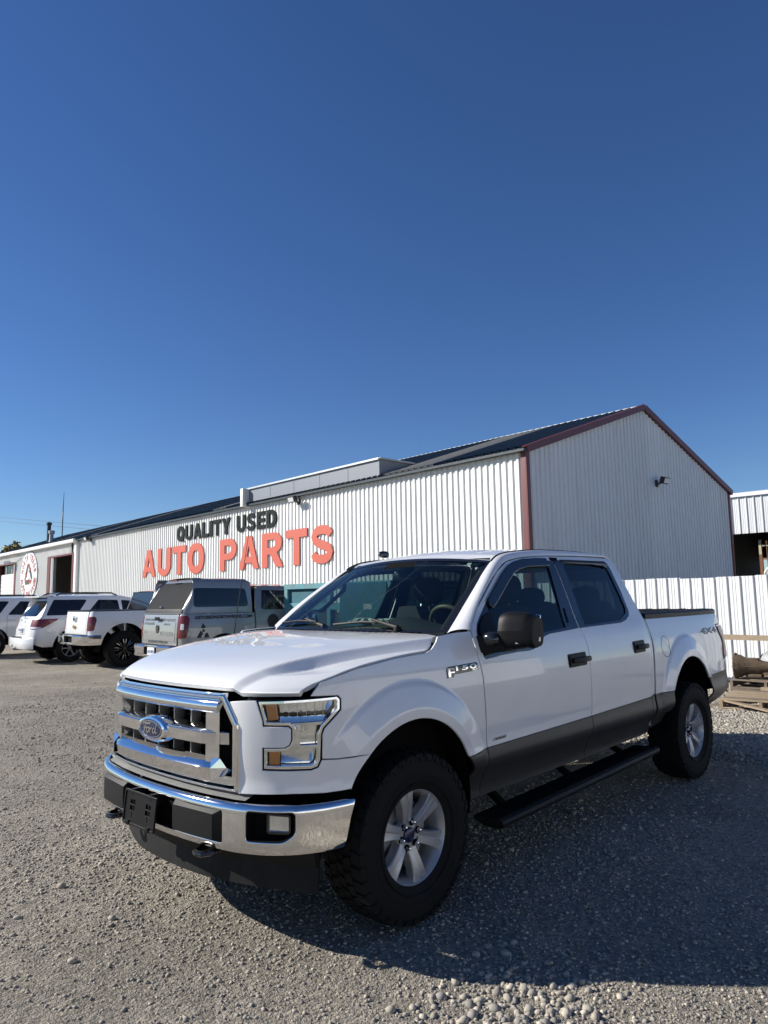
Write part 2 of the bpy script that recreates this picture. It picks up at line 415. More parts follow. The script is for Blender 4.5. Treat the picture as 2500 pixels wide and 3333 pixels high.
# crushed rock ground
g = bpy.data.materials.new('gravel_ground'); g.use_nodes = True; MAT['gravel_ground'] = g
N=g.node_tree.nodes; L=g.node_tree.links; b=N['Principled BSDF']; b.inputs['Roughness'].default_value=.95; b.inputs['Specular IOR Level'].default_value=.15
tc=N.new('ShaderNodeTexCoord')
def _tex(kind,scale,**kw):
    n=N.new(kind); n.inputs['Scale'].default_value=scale
    for k,v in kw.items():
        if k in n.inputs: n.inputs[k].default_value=v
    L.new(tc.outputs['Object'],n.inputs['Vector']); return n
def _mixc(fac,a,bc,mode='MIX',f=None):
    m=N.new('ShaderNodeMix'); m.data_type='RGBA'; m.blend_type=mode
    if fac is not None: L.new(fac,m.inputs[0])
    else: m.inputs[0].default_value=f
    for i,v in ((6,a),(7,bc)):
        if isinstance(v,tuple): m.inputs[i].default_value=(*v,1)
        else: L.new(v,m.inputs[i])
    return m.outputs[2]
def _rng(src,a,bb,lo=0,hi=1):
    r=N.new('ShaderNodeMapRange'); r.inputs[1].default_value=a; r.inputs[2].default_value=bb; r.inputs[3].default_value=lo; r.inputs[4].default_value=hi; L.new(src,r.inputs[0]); return r.outputs[0]
big=_tex('ShaderNodeTexNoise',.45,Detail=5,Roughness=.6); mid=_tex('ShaderNodeTexNoise',3.0,Detail=8,Roughness=.68); fine=_tex('ShaderNodeTexNoise',55,Detail=6,Roughness=.7)
vor=_tex('ShaderNodeTexVoronoi',62,Randomness=1); vor2=_tex('ShaderNodeTexVoronoi',150,Randomness=1)
c=_mixc(_rng(big.outputs['Fac'],.35,.68),(.330,.296,.243),(.515,.460,.375))
c=_mixc(_rng(mid.outputs['Fac'],.42,.62,0,.4),c,(.265,.245,.215))
sep=N.new('ShaderNodeSeparateColor'); L.new(vor.outputs['Color'],sep.inputs[0])
c=_mixc(_rng(sep.outputs[0],0,1,.62,1.3),c,c); 
mul=N.new('ShaderNodeMix'); mul.data_type='RGBA'; mul.blend_type='MULTIPLY'; mul.inputs[0].default_value=.75
L.new(c,mul.inputs[6]); vr=_rng(sep.outputs[0],0,1,.55,1.35); cmb=N.new('ShaderNodeCombineColor'); [L.new(vr,cmb.inputs[i]) for i in range(3)]; L.new(cmb.outputs[0],mul.inputs[7])
mul2=N.new('ShaderNodeMix'); mul2.data_type='RGBA'; mul2.blend_type='MULTIPLY'; mul2.inputs[0].default_value=.6
fr=_rng(fine.outputs['Fac'],.25,.75,.5,1.4); cm2=N.new('ShaderNodeCombineColor'); [L.new(fr,cm2.inputs[i]) for i in range(3)]
L.new(mul.outputs[2],mul2.inputs[6]); L.new(cm2.outputs[0],mul2.inputs[7]); L.new(mul2.outputs[2],b.inputs['Base Color'])
v3=_tex('ShaderNodeTexVoronoi',24,Randomness=1); n3=_tex('ShaderNodeTexNoise',9,Detail=9,Roughness=.75)
ad=N.new('ShaderNodeMath'); ad.operation='MULTIPLY_ADD'; L.new(vor.outputs['Distance'],ad.inputs[0]); ad.inputs[1].default_value=-.9; L.new(fine.outputs['Fac'],ad.inputs[2])
ad2=N.new('ShaderNodeMath'); ad2.operation='MULTIPLY_ADD'; L.new(vor2.outputs['Distance'],ad2.inputs[0]); ad2.inputs[1].default_value=-.5; L.new(ad.outputs[0],ad2.inputs[2])
ad3=N.new('ShaderNodeMath'); ad3.operation='MULTIPLY_ADD'; L.new(v3.outputs['Distance'],ad3.inputs[0]); ad3.inputs[1].default_value=-.9; L.new(ad2.outputs[0],ad3.inputs[2])
ad4=N.new('ShaderNodeMath'); ad4.operation='MULTIPLY_ADD'; L.new(n3.outputs['Fac'],ad4.inputs[0]); ad4.inputs[1].default_value=2.2; L.new(ad3.outputs[0],ad4.inputs[2])
bp=N.new('ShaderNodeBump'); bp.inputs['Strength'].default_value=1.0; bp.inputs['Distance'].default_value=.02; L.new(ad4.outputs[0],bp.inputs['Height']); L.new(bp.outputs[0],b.inputs['Normal'])

st = bpy.data.materials.new('pebble'); st.use_nodes=True; MAT['pebble']=st
N=st.node_tree.nodes; L=st.node_tree.links; b=N['Principled BSDF']; b.inputs['Roughness'].default_value=.85; b.inputs['Specular IOR Level'].default_value=.25
ge=N.new('ShaderNodeNewGeometry'); cr=N.new('ShaderNodeValToRGB'); L.new(ge.outputs['Random Per Island'],cr.inputs[0])
e=cr.color_ramp.elements; e[0].position=0; e[0].color=(.22,.21,.19,1); e[1].position=1; e[1].color=(.62,.55,.44,1)
for p_,c_ in ((.3,(.33,.295,.24,1)),(.55,(.42,.375,.30,1)),(.72,(.28,.265,.24,1)),(.88,(.50,.445,.355,1))):
    q=e.new(p_); q.color=c_
tc=N.new('ShaderNodeTexCoord'); n=_tex('ShaderNodeTexNoise',90,Detail=5)
L.new(_mixc(_rng(n.outputs['Fac'],.3,.7,0,.35),cr.outputs[0],(.18,.165,.14)),b.inputs['Base Color'])
# ---------------------------------------------------------------- pickup body surface
# The body side is one sheet: a plan curve (nose, round the corner, along the flank, round the tail)
# with a height profile, so every panel of it can be cut from its own outline in (s, z).
PLAN = [(.862,0),(.858,.2),(.844,.4),(.810,.6),(.762,.70),(.685,.80),(.57,.882),(.44,.930),(.28,.953),(.1,.966),
        (-.6,.985),(-2.0,.990),(-2.9,.985),(-3.8,.970),(-4.38,.956),(-4.66,.936),(-4.80,.908),(-4.88,.865),(-4.918,.805)]
def _cat(P, n=24):
    P = np.array(P, float); Q = [P[0]]
    E = np.vstack([2*P[0]-P[1], P, 2*P[-1]-P[-2]])
    for i in range(1, len(E)-2):
        p0,p1,p2,p3 = E[i-1],E[i],E[i+1],E[i+2]
        d0,d1,d2 = [max(np.linalg.norm(b-a),1e-6)**.5 for a,b in ((p0,p1),(p1,p2),(p2,p3))]
        m1 = ((p1-p0)/d0-(p2-p0)/(d0+d1)+(p2-p1)/d1)*d1
        m2 = ((p2-p1)/d1-(p3-p1)/(d1+d2)+(p3-p2)/d2)*d1
        for k in range(1, n+1):
            t = k/n
            Q.append((2*t**3-3*t*t+1)*p1+(t**3-2*t*t+t)*m1+(-2*t**3+3*t*t)*p2+(t**3-t*t)*m2)
    return np.array(Q)
def curve(P, n=24):
    Q = _cat(P, n); L = np.r_[0, np.cumsum(np.linalg.norm(np.diff(Q, axis=0), axis=1))]
    return L, Q
_L, _Q = curve(PLAN)
def plan(s):
    x = np.interp(s,_L,_Q[:,0]); y = np.interp(s,_L,_Q[:,1])
    h = .02
    tx = np.interp(s+h,_L,_Q[:,0])-np.interp(s-h,_L,_Q[:,0]); ty = np.interp(s+h,_L,_Q[:,1])-np.interp(s-h,_L,_Q[:,1])
    n = np.hypot(tx,ty)+1e-9
    return x, y, ty/n, -tx/n
def s_of_x(x): return float(np.interp(-x, -_Q[:,0], _L))
_PZ = curve([(.40,-.095),(.44,-.080),(.465,-.078),(.51,-.078),(.59,-.045),(.662,.002),(.70,.004),(.77,-.004),(.85,-.001),(.95,.001),
       (1.05,-.001),(1.15,-.008),(1.25,-.024),(1.32,-.040),(1.37,-.058),(1.42,-.082),(1.6,-.155),(1.75,-.218),(1.83,-.255),(1.88,-.281),(1.915,-.312),(1.935,-.36),(1.94,-.42)],10)[1]
_PB = curve([(.40,-.095),(.44,-.080),(.465,-.078),(.51,-.078),(.59,-.045),(.662,.002),(.70,.004),(.77,-.004),(.85,-.001),(.95,.001),
       (1.05,-.003),(1.15,-.012),(1.22,-.024),(1.28,-.040),(1.35,-.060),(1.42,-.085),(1.5,-.12),(1.9,-.3)],10)[1]
def sstep(a,b,x):
    t = np.clip((x-a)/(b-a),0,1); return t*t*(3-2*t)
def flare(r):
    # r distance to the centre of the wheel opening: a step, a slope, then the flat lip
    return .016*sstep(.632,.602,r) + .030*np.clip((.603-r)/.105,0,1)
def offs(s, z):
    x,y,nx,ny = plan(s)
    o = np.interp(z,_PZ[:,0],_PZ[:,1]); ob = np.interp(z,_PB[:,0],_PB[:,1])
    w = sstep(-2.80,-2.95,x); o = o*(1-w)+ob*w
    o = o + sstep(.58,.30,x)*sstep(.58,.72,z)*flare(np.hypot(x-.015,z-.54))
    o = o + sstep(.58,.72,z)*flare(np.hypot(x+3.64,z-.60))
    return o
def S(s, z):
    x,y,nx,ny = plan(s); o = offs(s,z)
    return np.stack([x+nx*o, y+ny*o, np.asarray(z,float)+0*o], -1)
# ---------------------------------------------------------------- ground
def gz(x,y):
    return .010*np.sin(x*1.7+.6*np.sin(y*1.1))*np.sin(y*1.3+.8)*sstep(0,1,np.minimum(1,np.hypot(x-2.2,y-2.2)/1.2))
def fbm(x,y,seed,o=4,f=1.0):
    r=np.random.default_rng(seed); s=0;a=1
    for k in range(o):
        for q in range(3):
            t=r.uniform(0,2*np.pi);ph=r.uniform(0,6.28);kx,ky=np.cos(t)*f,np.sin(t)*f
            s=s+a*np.sin(x*kx+y*ky+ph+1.3*np.sin(x*ky*.7-y*kx*.6+ph*2))/3
        f*=2.1;a*=.55
    return s
def ground_h(x,y): return .006*fbm(x,y,3,5,2.2)+.004*fbm(x,y,9,4,16)
def make_ground():
    # a dense sheet near the camera, growing cells outwards, one mesh to the horizon
    def axis(c,fine,n,step,far):
        a=[c-fine,c+fine]; inner=np.linspace(c-fine,c+fine,n)
        o=[fine];s=step
        while o[-1]<far: o.append(o[-1]+s); s*=1.28
        o=np.array(o[1:]); return np.r_[(c-o)[::-1],inner,c+o]
    X=axis(1.0,3.2,230,.05,2500); Y=axis(.9,3.2,230,.05,2500)
    G=np.stack(np.meshgrid(X,Y,indexing='ij'),-1); h=ground_h(G[...,0],G[...,1])
    fade=sstep(60,12,np.hypot(G[...,0],G[...,1])); z=h*fade-.006
    V=np.concatenate([G,z[...,None]],-1).reshape(-1,3); nx,ny=len(X),len(Y)
    i,j=np.meshgrid(np.arange(nx-1),np.arange(ny-1),indexing='ij'); a=(i*ny+j).ravel()
    F=np.stack([a,a+ny,a+ny+1,a+1],1)
    me=bpy.data.meshes.new('gravel_lot'); me.vertices.add(len(V)); me.vertices.foreach_set('co',V.ravel())
    me.loops.add(F.size); me.loops.foreach_set('vertex_index',F.ravel().astype(np.int32)); me.polygons.add(len(F))
    me.polygons.foreach_set('loop_start',np.arange(0,F.size,4,dtype=np.int32)); me.polygons.foreach_set('use_smooth',np.ones(len(F),bool)); me.update(calc_edges=True)
    me.materials.append(MAT['gravel_ground']); return tag(link('gravel_lot',me),kind='structure',label='grey tan crushed gravel yard')
make_ground()
_ico=None
def stones(name,pts,size,seed,flat=.6,label=None):
    r=np.random.default_rng(seed); n=len(pts)
    bm=bmesh.new(); bmesh.ops.create_icosphere(bm,subdivisions=1,radius=1); v0=np.array([tuple(v.co) for v in bm.verts]); f0=np.array([[v.index for v in f.verts] for f in bm.faces]); bm.free()
    m=len(v0)
    J=1+.32*(r.random((n,m))-.5)
    sc=np.stack([size*r.uniform(.8,1.25,n),size*r.uniform(.6,1.0,n),size*r.uniform(.42,.8,n)*flat/.6],1)
    P=v0[None]*J[...,None]*sc[:,None,:]
    a=r.uniform(0,2*np.pi,n);tl=r.uniform(-.35,.35,n);ca,sa=np.cos(a)[:,None],np.sin(a)[:,None]; ct,st_=np.cos(tl)[:,None],np.sin(tl)[:,None]
    y=P[...,1]*ct-P[...,2]*st_; z=P[...,1]*st_+P[...,2]*ct; x=P[...,0]
    P=np.stack([x*ca-y*sa,x*sa+y*ca,z],-1)+pts[:,None,:]
    V=P.reshape(-1,3); F=(f0[None]+(np.arange(n)*m)[:,None,None]).reshape(-1,3)
    me=bpy.data.meshes.new(name); me.vertices.add(len(V)); me.vertices.foreach_set('co',V.ravel())
    me.loops.add(F.size); me.loops.foreach_set('vertex_index',F.ravel().astype(np.int32)); me.polygons.add(len(F))
    me.polygons.foreach_set('loop_start',np.arange(0,F.size,3,dtype=np.int32)); me.polygons.foreach_set('use_smooth',np.ones(len(F),bool)); me.update(calc_edges=True)
    me.materials.append(MAT['pebble']); o=link(name,me); return o
def scatter(n,seed,dens_fn,xr,yr):
    r=np.random.default_rng(seed); x=r.uniform(*xr,n);y=r.uniform(*yr,n); k=r.random(n)<dens_fn(x,y); return x[k],y[k],r
def in_view(x,y,pad=.3):
    dx,dy=x-CAM.x,y-CAM.y; d=dx*math.cos(YAW)+dy*math.sin(YAW); l=dx*math.sin(YAW)-dy*math.cos(YAW)
    return (d>.9)&(np.abs(l)<d*.62+pad)
def camd(x,y): return np.hypot(x-CAM.x,y-CAM.y)
# fine chips everywhere near, larger washed pebbles in the right foreground and behind the pickup
x,y,r=scatter(190000,11,lambda x,y:in_view(x,y)*np.clip(1.15-camd(x,y)/7.5,0,1)*np.clip(.55+.6*fbm(x,y,5,3,1.1),.12,1),(-5,2.6),(-5,3.4))
s=np.minimum(r.gamma(2.4,.0018,len(x))+.0015,.0105)
tag(stones('loose_gravel',np.stack([x,y,ground_h(x,y)-.006+s*.22],1),s,21),kind='stuff',label='fine loose stone chips strewn over the near yard')
x,y,r=scatter(30000,12,lambda x,y:in_view(x,y)*sstep(1.35,.3,np.hypot((x-.75)*.8+(y-2.15)*.65,((x-.75)*-.65+(y-2.15)*.8)*1.9))*.75,(-1.2,2.6),(.6,3.6))
s=np.minimum(r.gamma(2.6,.0042,len(x))+.003,.026)
tag(stones('river_pebbles',np.stack([x,y,ground_h(x,y)-.006+s*.10],1),s,22,.62),kind='stuff',label='rounded washed pebbles gathered in the near right foreground')
x,y,r=scatter(110000,13,lambda x,y:sstep(-4.4,-5.2,x)*sstep(-11.0,-9.8,x)*sstep(-3.4,-2.4,y)*1.0,(-11.2,-4.3),(-3.4,1.9))
k=in_view(x,y,1.0); x,y=x[k],y[k]
s=r.gamma(4,.0022,len(x))+.005
tag(stones('coarse_gravel',np.stack([x,y,ground_h(x,y)-.004+s*.2],1),s,23,.7),kind='stuff',label='pale coarse gravel lying behind the white pickup')
x,y,r=scatter(160000,14,lambda x,y:in_view(x,y)*sstep(3.5,5.5,camd(x,y))*sstep(17,9,camd(x,y))*np.clip(.45+.6*fbm(x,y,6,3,.7),.08,1),(-8,2),(-13,1.5))
s=r.gamma(2.4,.0022,len(x))+.003
tag(stones('scattered_gravel',np.stack([x,y,ground_h(x,y)-.006+s*.2],1),s,24),kind='stuff',label='loose stones strewn over the yard left of the pickup')
_stn=[(1.06,1.78,.030),(.10,-1.6,.022),(1.30,.05,.018),(1.72,.62,.017),(1.62,.98,.016),(1.48,1.42,.020),(1.86,1.62,.022),(1.30,-.62,.016),(2.02,.72,.014),(.55,1.42,.016)]
_lab=['large smooth stone in the shadow right of the front tyre','dark stone lying far left on the sunlit yard','small stone in front of the license bracket','stone on bare ground left of the shadow edge','pale stone near the shadow edge','stone at the shadow edge below the front tyre','rounded stone at the bottom edge among pebbles','small stone left of the tow hook','small stone at the bottom left of the yard','stone in the shadow below the front tyre']
for (sx,sy,sr),lb in zip(_stn,_lab):
    o=obj('stone',blob(sr*1.25,sr*.9,sr*.62,2,.16,1,int(sr*1e4)),'pebble',None,60); o.location=(sx,sy,float(ground_h(np.array(sx),np.array(sy)))-.006+sr*.3); o.rotation_euler=(.1,.05,sx*7); tag(o,lb,'stone','single stones on the yard')
# ---------------------------------------------------------------- warehouse (own frame: t along the long wall, o outwards, z up)
A0 = Vector((-11.3554,-5.4112,0)); DT = Vector((-.0705,-.9975,0)); DO = Vector((.9975,-.0705,0)); EAVE=5.0; GW=11.46; APEX=6.94; WLEN=47.3
MW = Matrix(((DT.x,DO.x,0,A0.x),(DT.y,DO.y,0,A0.y),(0,0,1,0),(0,0,0,1)))     # columns t, o, z
def WP(vf): return xf(vf,MW)
def rib_sheet(width,pitch,depth,z0,ztop,prof=(.0,.30,.42,.72,.84),minor=0,ztop2=None):
    """ribbed sheet in the t-z plane, facing +o; ztop may be a function of t"""
    n=int(round(width/pitch)); T=[]
    for k in range(n):
        b=k*pitch
        if minor: T+=[(b+q*pitch/.305,o) for q,o in ((0,0),(.035,0),(.055,depth),(.085,depth),(.105,0),(.165,0),(.172,.006),(.187,.006),(.194,0),(.235,0),(.242,.006),(.257,.006),(.264,0))]
        else: T+=[(b,0),(b+pitch*prof[1],0),(b+pitch*prof[2],depth),(b+pitch*prof[3]+pitch*.06,depth),(b+pitch*prof[4]+pitch*.10,0)]
    T.append((width,0)); V=[];F=[]
    fz=ztop if callable(ztop) else (lambda t:ztop)
    for t,o in T: V.append((t,o,z0)); V.append((t,o,fz(t)))
    for i in range(len(T)-1): F.append((2*i,2*i+1,2*i+3,2*i+2))
    V2=[(t,o-.004,z) for t,o,z in V]; n=len(V)
    return V,[f[::-1] for f in F]
wh = thing('warehouse','long white ribbed metal warehouse with red corner trim and dark roof','warehouse',(0,0,0))
def wpart(name,vf,m,ang=20,parent=None): return obj(name,WP(vf),m,parent or wh,ang)
PITCH_,SW=.193,.965
full=mesh('wall_sheet',*rib_sheet(SW,PITCH_,.034,0,EAVE+.02),'wall_white',20)
over=mesh('wall_sheet_over_door',*rib_sheet(SW,PITCH_,.034,4.28,EAVE+.02),'wall_white',20)
def put_sheet(me,t,o=0,name='wall_sheet'):
    q=link(name,me,wh); M=MW.copy(); p=MW@Vector((t,o,0)); M.translation=p; q.matrix_local=M; return q
ns=int(WLEN/SW)
for k in range(ns):
    t=.10+k*SW; o=0
    if t>29.2: o=.10
    if t+SW*.5>29.75 and t+SW*.5<33.3: put_sheet(over,t,o)
    elif t+SW*.5>40.3 and t+SW*.5<44.2: put_sheet(over,t,o)
    else: put_sheet(full,t,o)
# gable wall (faces the yard on the right): sheets cut to the slope
def gtop(e): return EAVE+(APEX-EAVE)*(1-abs(e-GW/2)/(GW/2))
MG = Matrix(((-.9975,-DT.x,0,A0.x),(.0705,-DT.y,0,A0.y),(0,0,1,0),(0,0,0,1)))
for k in range(int(GW/SW)+1):
    e0=.10+k*SW; wd=min(SW,GW-.05-e0); wd=round(wd/PITCH_)*PITCH_
    if wd<=0: break
    # split at the apex is handled by per-rib tops
    V,F=rib_sheet(wd,PITCH_,.030,0,lambda t,e0=e0:gtop(e0+t)-.02)
    obj('gable_sheet',xf(([(v[0]+e0,v[1],v[2]) for v in V],[f[::-1] for f in F]),MG),'gable_white',wh,20)
def gp(name,vf,m): return obj(name,xf(vf,MG),m,wh,20)
# corner post, rake trims, far corner
wpart('corner_trim',join(box(-.03,.10,.0,.055,0,EAVE+.03),),'trim_red')
gp('corner_trim',box(-.052,.085,.0,.052,0,EAVE+.03),'trim_red')
gp('corner_trim',box(GW-.10,GW+.03,-.05,.05,0,EAVE+.05),'trim_red')
def rake(e0,z0,e1,z1): return beam((e0,.05,z0),(e1,.05,z1),.14,.17,(0,0,1))
gp('rake_trim',rake(-.08,EAVE+.0,GW/2,APEX+.06),'trim_red'); gp('rake_trim',rake(GW/2,APEX+.06,GW+.10,EAVE+.0),'trim_red')
# roof: ribbed sheets up the near slope, one plain far slope
RL=math.hypot(GW/2+.2,APEX-EAVE); slope=math.atan2(APEX-EAVE,GW/2)
def roof_sheet(w):
    V,F=rib_sheet(w,PITCH_*1.25,.045,0,RL,(.0,.66,.74,.82,.86))
    return V,F
rme=mesh('roof_sheet',*roof_sheet(PITCH_*1.25*4),'roof_dark',20); rsk=mesh('roof_skylight',*roof_sheet(PITCH_*1.25*4),'roof_skylight',20)
cs,sn=math.cos(slope),math.sin(slope)
for k in range(int(WLEN/(PITCH_*5))+1):
    t=-.12+k*PITCH_*5
    M=MW@Matrix(((1,0,0,t),(0,sn,-cs,.22),(0,cs,sn,EAVE+.02),(0,0,0,1)))
    q=link('roof_sheet',rsk if k in (3,4,14,27,36) else rme,wh); q.matrix_local=M
wpart('roof_far_slope',([(-.1,-GW/2,APEX+.07),(WLEN,-GW/2,APEX+.07),(WLEN,-GW-.2,EAVE+.0),(-.1,-GW-.2,EAVE+.0)],[(0,3,2,1)]),'roof_dark')
wpart('ridge_cap',beam((-.12,-GW/2,APEX+.09),(WLEN,-GW/2,APEX+.09),.20,.04),'galvanised')
wpart('eave_strip',box(-.10,WLEN,.05,.20,EAVE-.055,EAVE+.012),'roof_dark')
wpart('back_wall',box(0,WLEN,-GW-.06,-GW,0,EAVE),'gable_white')
wpart('end_wall',prism([(0,0),(-GW,0),(-GW,EAVE),(-GW/2,APEX),(0,EAVE)],WLEN-.1,WLEN-.02,'yz'),'gable_white')
wpart('floor_slab',box(.1,WLEN-.2,-GW+.1,-.1,-.02,.03),'interior_dark')
# raised dormer on the near slope
dm=wpart('dormer',([(5.0,.10,EAVE+.06),(12.0,.10,EAVE+.06),(12.0,.10,5.56),(5.0,.10,5.56),(5.0,-1.6,5.60),(12.0,-1.6,5.60)],[(3,2,1,0),(4,5,2,3),(0,4,3),(1,2,5)]),'dormer_grey')
wpart('flashing',join(box(4.97,12.03,.04,.16,5.545,5.60),box(4.93,5.0,-1.6,.12,5.555,5.605)),'galvanised',20,dm)
wpart('end_cap',box(11.97,12.15,.0,.36,EAVE-.08,5.58,.03),'trim_white',20,dm)
for k in range(4): wpart('lap_seam',box(6.4+k*1.4,6.412+k*1.4,.098,.107,EAVE+.13,5.54),'dormer_grey',20,dm)
# left bay: white gutter, door trims, doorways
wpart('gutter',box(29.06,WLEN,.10,.36,EAVE-.14,EAVE+.05,.02),'trim_white')
wpart('corner_trim',box(29.05,29.33,.02,.19,0,EAVE-.13),'trim_white')
dr=wpart('door_frame',join(box(29.55,29.72,-.1,.16,0,4.24),box(33.28,33.75,-.1,.17,0,4.24),box(29.55,33.75,-.1,.16,4.24,4.33)),'trim_red')
wpart('jamb',box(33.18,33.27,-.14,.06,0,4.22),'trim_white',20,dr)
wpart('door_frame',join(box(40.12,40.30,-.1,.16,0,4.26),box(44.2,44.4,-.1,.16,0,4.26),box(40.12,44.4,-.1,.16,4.25,4.33)),'trim_red')
rd=wpart('roll_door',box(40.3,44.2,-.10,-.05,2.25,3.58),'trim_white')
for k in range(5): wpart('door_panel',box(40.32,44.18,-.05,-.02,2.28+k*.262,2.28+k*.262+.245,.01),'trim_white',20,rd)
wpart('window_rail',join(box(40.3,44.2,-.08,-.03,3.58,3.64),box(41.55,41.62,-.08,-.03,3.6,4.25),box(42.9,42.97,-.08,-.03,3.6,4.25)),'trim_white',20,rd)
wpart('window_pane',box(40.3,44.2,-.07,-.06,3.6,4.26),'smoked_glass',20,rd)
# dim interior seen through the open doorway
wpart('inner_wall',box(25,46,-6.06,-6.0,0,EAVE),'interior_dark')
ir=thing('storage_rack','dark shelving with parts inside the open doorway','shelving')
for k,z in enumerate((.9,1.8,2.6,3.3)): obj('shelf',WP(box(29.9,33.6,-4.4,-3.6,z,z+.07)),'junk',ir)
for tt in (29.9,31.7,33.5): obj('post',WP(box(tt,tt+.08,-4.3,-4.2,0,3.9)),'junk',ir)
for k in range(14):
    q=WP(box(30+ (k%5)*.7,30.45+(k%5)*.7,-4.2,-3.7,(.97,1.87,2.67)[k%3],(.97,1.87,2.67)[k%3]+.25+.2*((k*7)%3)/2,.04)); obj('stored_part',q,'rack_rust' if k%3 else 'galvanised',ir)
# cut-out letters on the long wall (read from left to right, so along -t)
def _arc(cx,cy,rx,ry,a0,a1,n=14): return [(cx+rx*math.cos(R(a)),cy+ry*math.sin(R(a))) for a in np.linspace(a0,a1,n)]
def _stroke(P,w):
    P=np.array(P);L_=[];R_=[]
    for i in range(len(P)):
        t_=P[min(i+1,len(P)-1)]-P[max(i-1,0)];t_=t_/np.linalg.norm(t_);n_=np.array((-t_[1],t_[0]))*w/2; L_.append(tuple(P[i]+n_)); R_.append(tuple(P[i]-n_))
    return L_+R_[::-1]
def _super(cx,cy,rx,ry,n=28,e=.86): return [(cx+rx*math.copysign(abs(math.cos(a))**e,math.cos(a)),cy+ry*math.copysign(abs(math.sin(a))**e,math.sin(a))) for a in np.linspace(0,2*math.pi,n+1)[:-1]]
GLYPH={ # heavy block capitals: (outline, holes), width 1 x height 1
 'A':([(0,0),(.27,0),(.335,.18),(.665,.18),(.73,0),(1,0),(.64,1),(.36,1)],[[(.395,.37),(.605,.37),(.5,.72)]]),
 'U':([(0,1),(0,.36)]+_arc(.5,.36,.5,.37,180,360)+[(1,1),(.71,1),(.71,.37)]+_arc(.5,.37,.21,.16,0,-180)+[(.29,1)],[]),
 'T':([(.355,0),(.645,0),(.645,.77),(1,.77),(1,1),(0,1),(0,.77),(.355,.77)],[]),
 'O':(_super(.5,.5,.5,.515),[_super(.5,.5,.215,.275)]),
 'Q':(_super(.5,.5,.5,.515),[_super(.5,.5,.215,.275)]),
 'P':([(0,0),(.29,0),(.29,.34),(.55,.34)]+_arc(.60,.67,.40,.33,-90,90)+[(0,1)],[[(.29,.54),(.52,.54)]+_arc(.54,.67,.16,.125,-90,90,8)+[(.29,.795)]]),
 'R':([(0,0),(.28,0),(.28,.37),(.42,.37),(.67,0),(1,0),(.72,.42)]+_arc(.58,.70,.37,.30,-45,90)+[(0,1)],[[(.28,.57),(.50,.57)]+_arc(.51,.685,.15,.115,-90,90,8)+[(.28,.80)]]),
 'S':(_stroke([(.13,.27),(.19,.165),(.33,.115),(.5,.105),(.68,.125),(.80,.19),(.845,.29),(.79,.385),(.66,.44),(.5,.49),(.33,.545),(.20,.62),(.155,.72),(.20,.81),(.32,.875),(.5,.895),(.66,.88),(.78,.83),(.85,.735)],.235),[]),
 'L':([(0,0),(1,0),(1,.23),(.32,.23),(.32,1),(0,1)],[]),'I':([(0,0),(1,0),(1,1),(0,1)],[]),
 'Y':([(.355,0),(.645,0),(.645,.40),(1,1),(.68,1),(.5,.66),(.32,1),(0,1),(.355,.40)],[]),
 'E':([(0,0),(1,0),(1,.22),(.32,.22),(.32,.40),(.92,.40),(.92,.60),(.32,.60),(.32,.78),(.98,.78),(.98,1),(0,1)],[]),
 'D':([(0,0),(.46,0)]+_arc(.46,.5,.54,.5,-90,90)+[(0,1)],[[(.29,.23),(.44,.23)]+_arc(.44,.5,.26,.27,-90,90,10)+[(.29,.77)]])}
def wall_letter(ch,t,z,h,wd,m,label,grp,bold,pre=.075):
    O_,H_=GLYPH[ch]
    fn=lambda u,v:np.stack([t-u*wd,.075+0*u,z+v*h],-1)
    vf=[panel(O_,fn,.3,H_,rnd=0,thick=.035)]
    if ch=='Q': vf.append(panel([(.52,.30),(.66,.34),(1.0,-.04),(.80,-.06)],lambda u,v:fn(u,v)+np.array([0,.003,0]),.3,rnd=0,thick=.03))
    o=obj('sign_letter',WP(join(*vf)),m,None,20); tag(o,label,'letter',grp); return o
def row(word,t0,t1,z,h,m,cname,grp,bold,weights):
    tot=sum(weights[c] for c in word); k=(t0-t1)/tot; t=t0; seen={}
    for i,c in enumerate(word):
        wd=weights[c]*k
        if c!=' ':
            nm=word.split(' '); 
            wi=word[:i].count(' '); wrd=nm[wi]; pos=i-(word[:i].rfind(' ')+1); o_=['first','second','third','fourth','fifth','sixth','seventh'][pos]
            wall_letter(c,t-wd*.06,z,h,wd*.86,m,'%s letter %s, %s in the word %s on the wall'%(cname,c,o_,wrd),grp,bold)
        t-=wd
WT={'Q':1.12,'U':1.05,'A':1.1,'L':.88,'I':.42,'T':.98,'Y':1.05,' ':.55,'S':1.0,'E':.95,'D':1.05,'O':1.12,'P':1.0,'R':1.08}
row('QUALITY USED',17.66,10.22,4.08,.61,'letter_dark','dark','dark sign letters',.05,WT)
WT2=dict(WT); WT2[' ']=.75
row('AUTO PARTS',21.0,7.05,2.72,1.17,'letter_orange','orange','orange sign letters',.06,WT2)
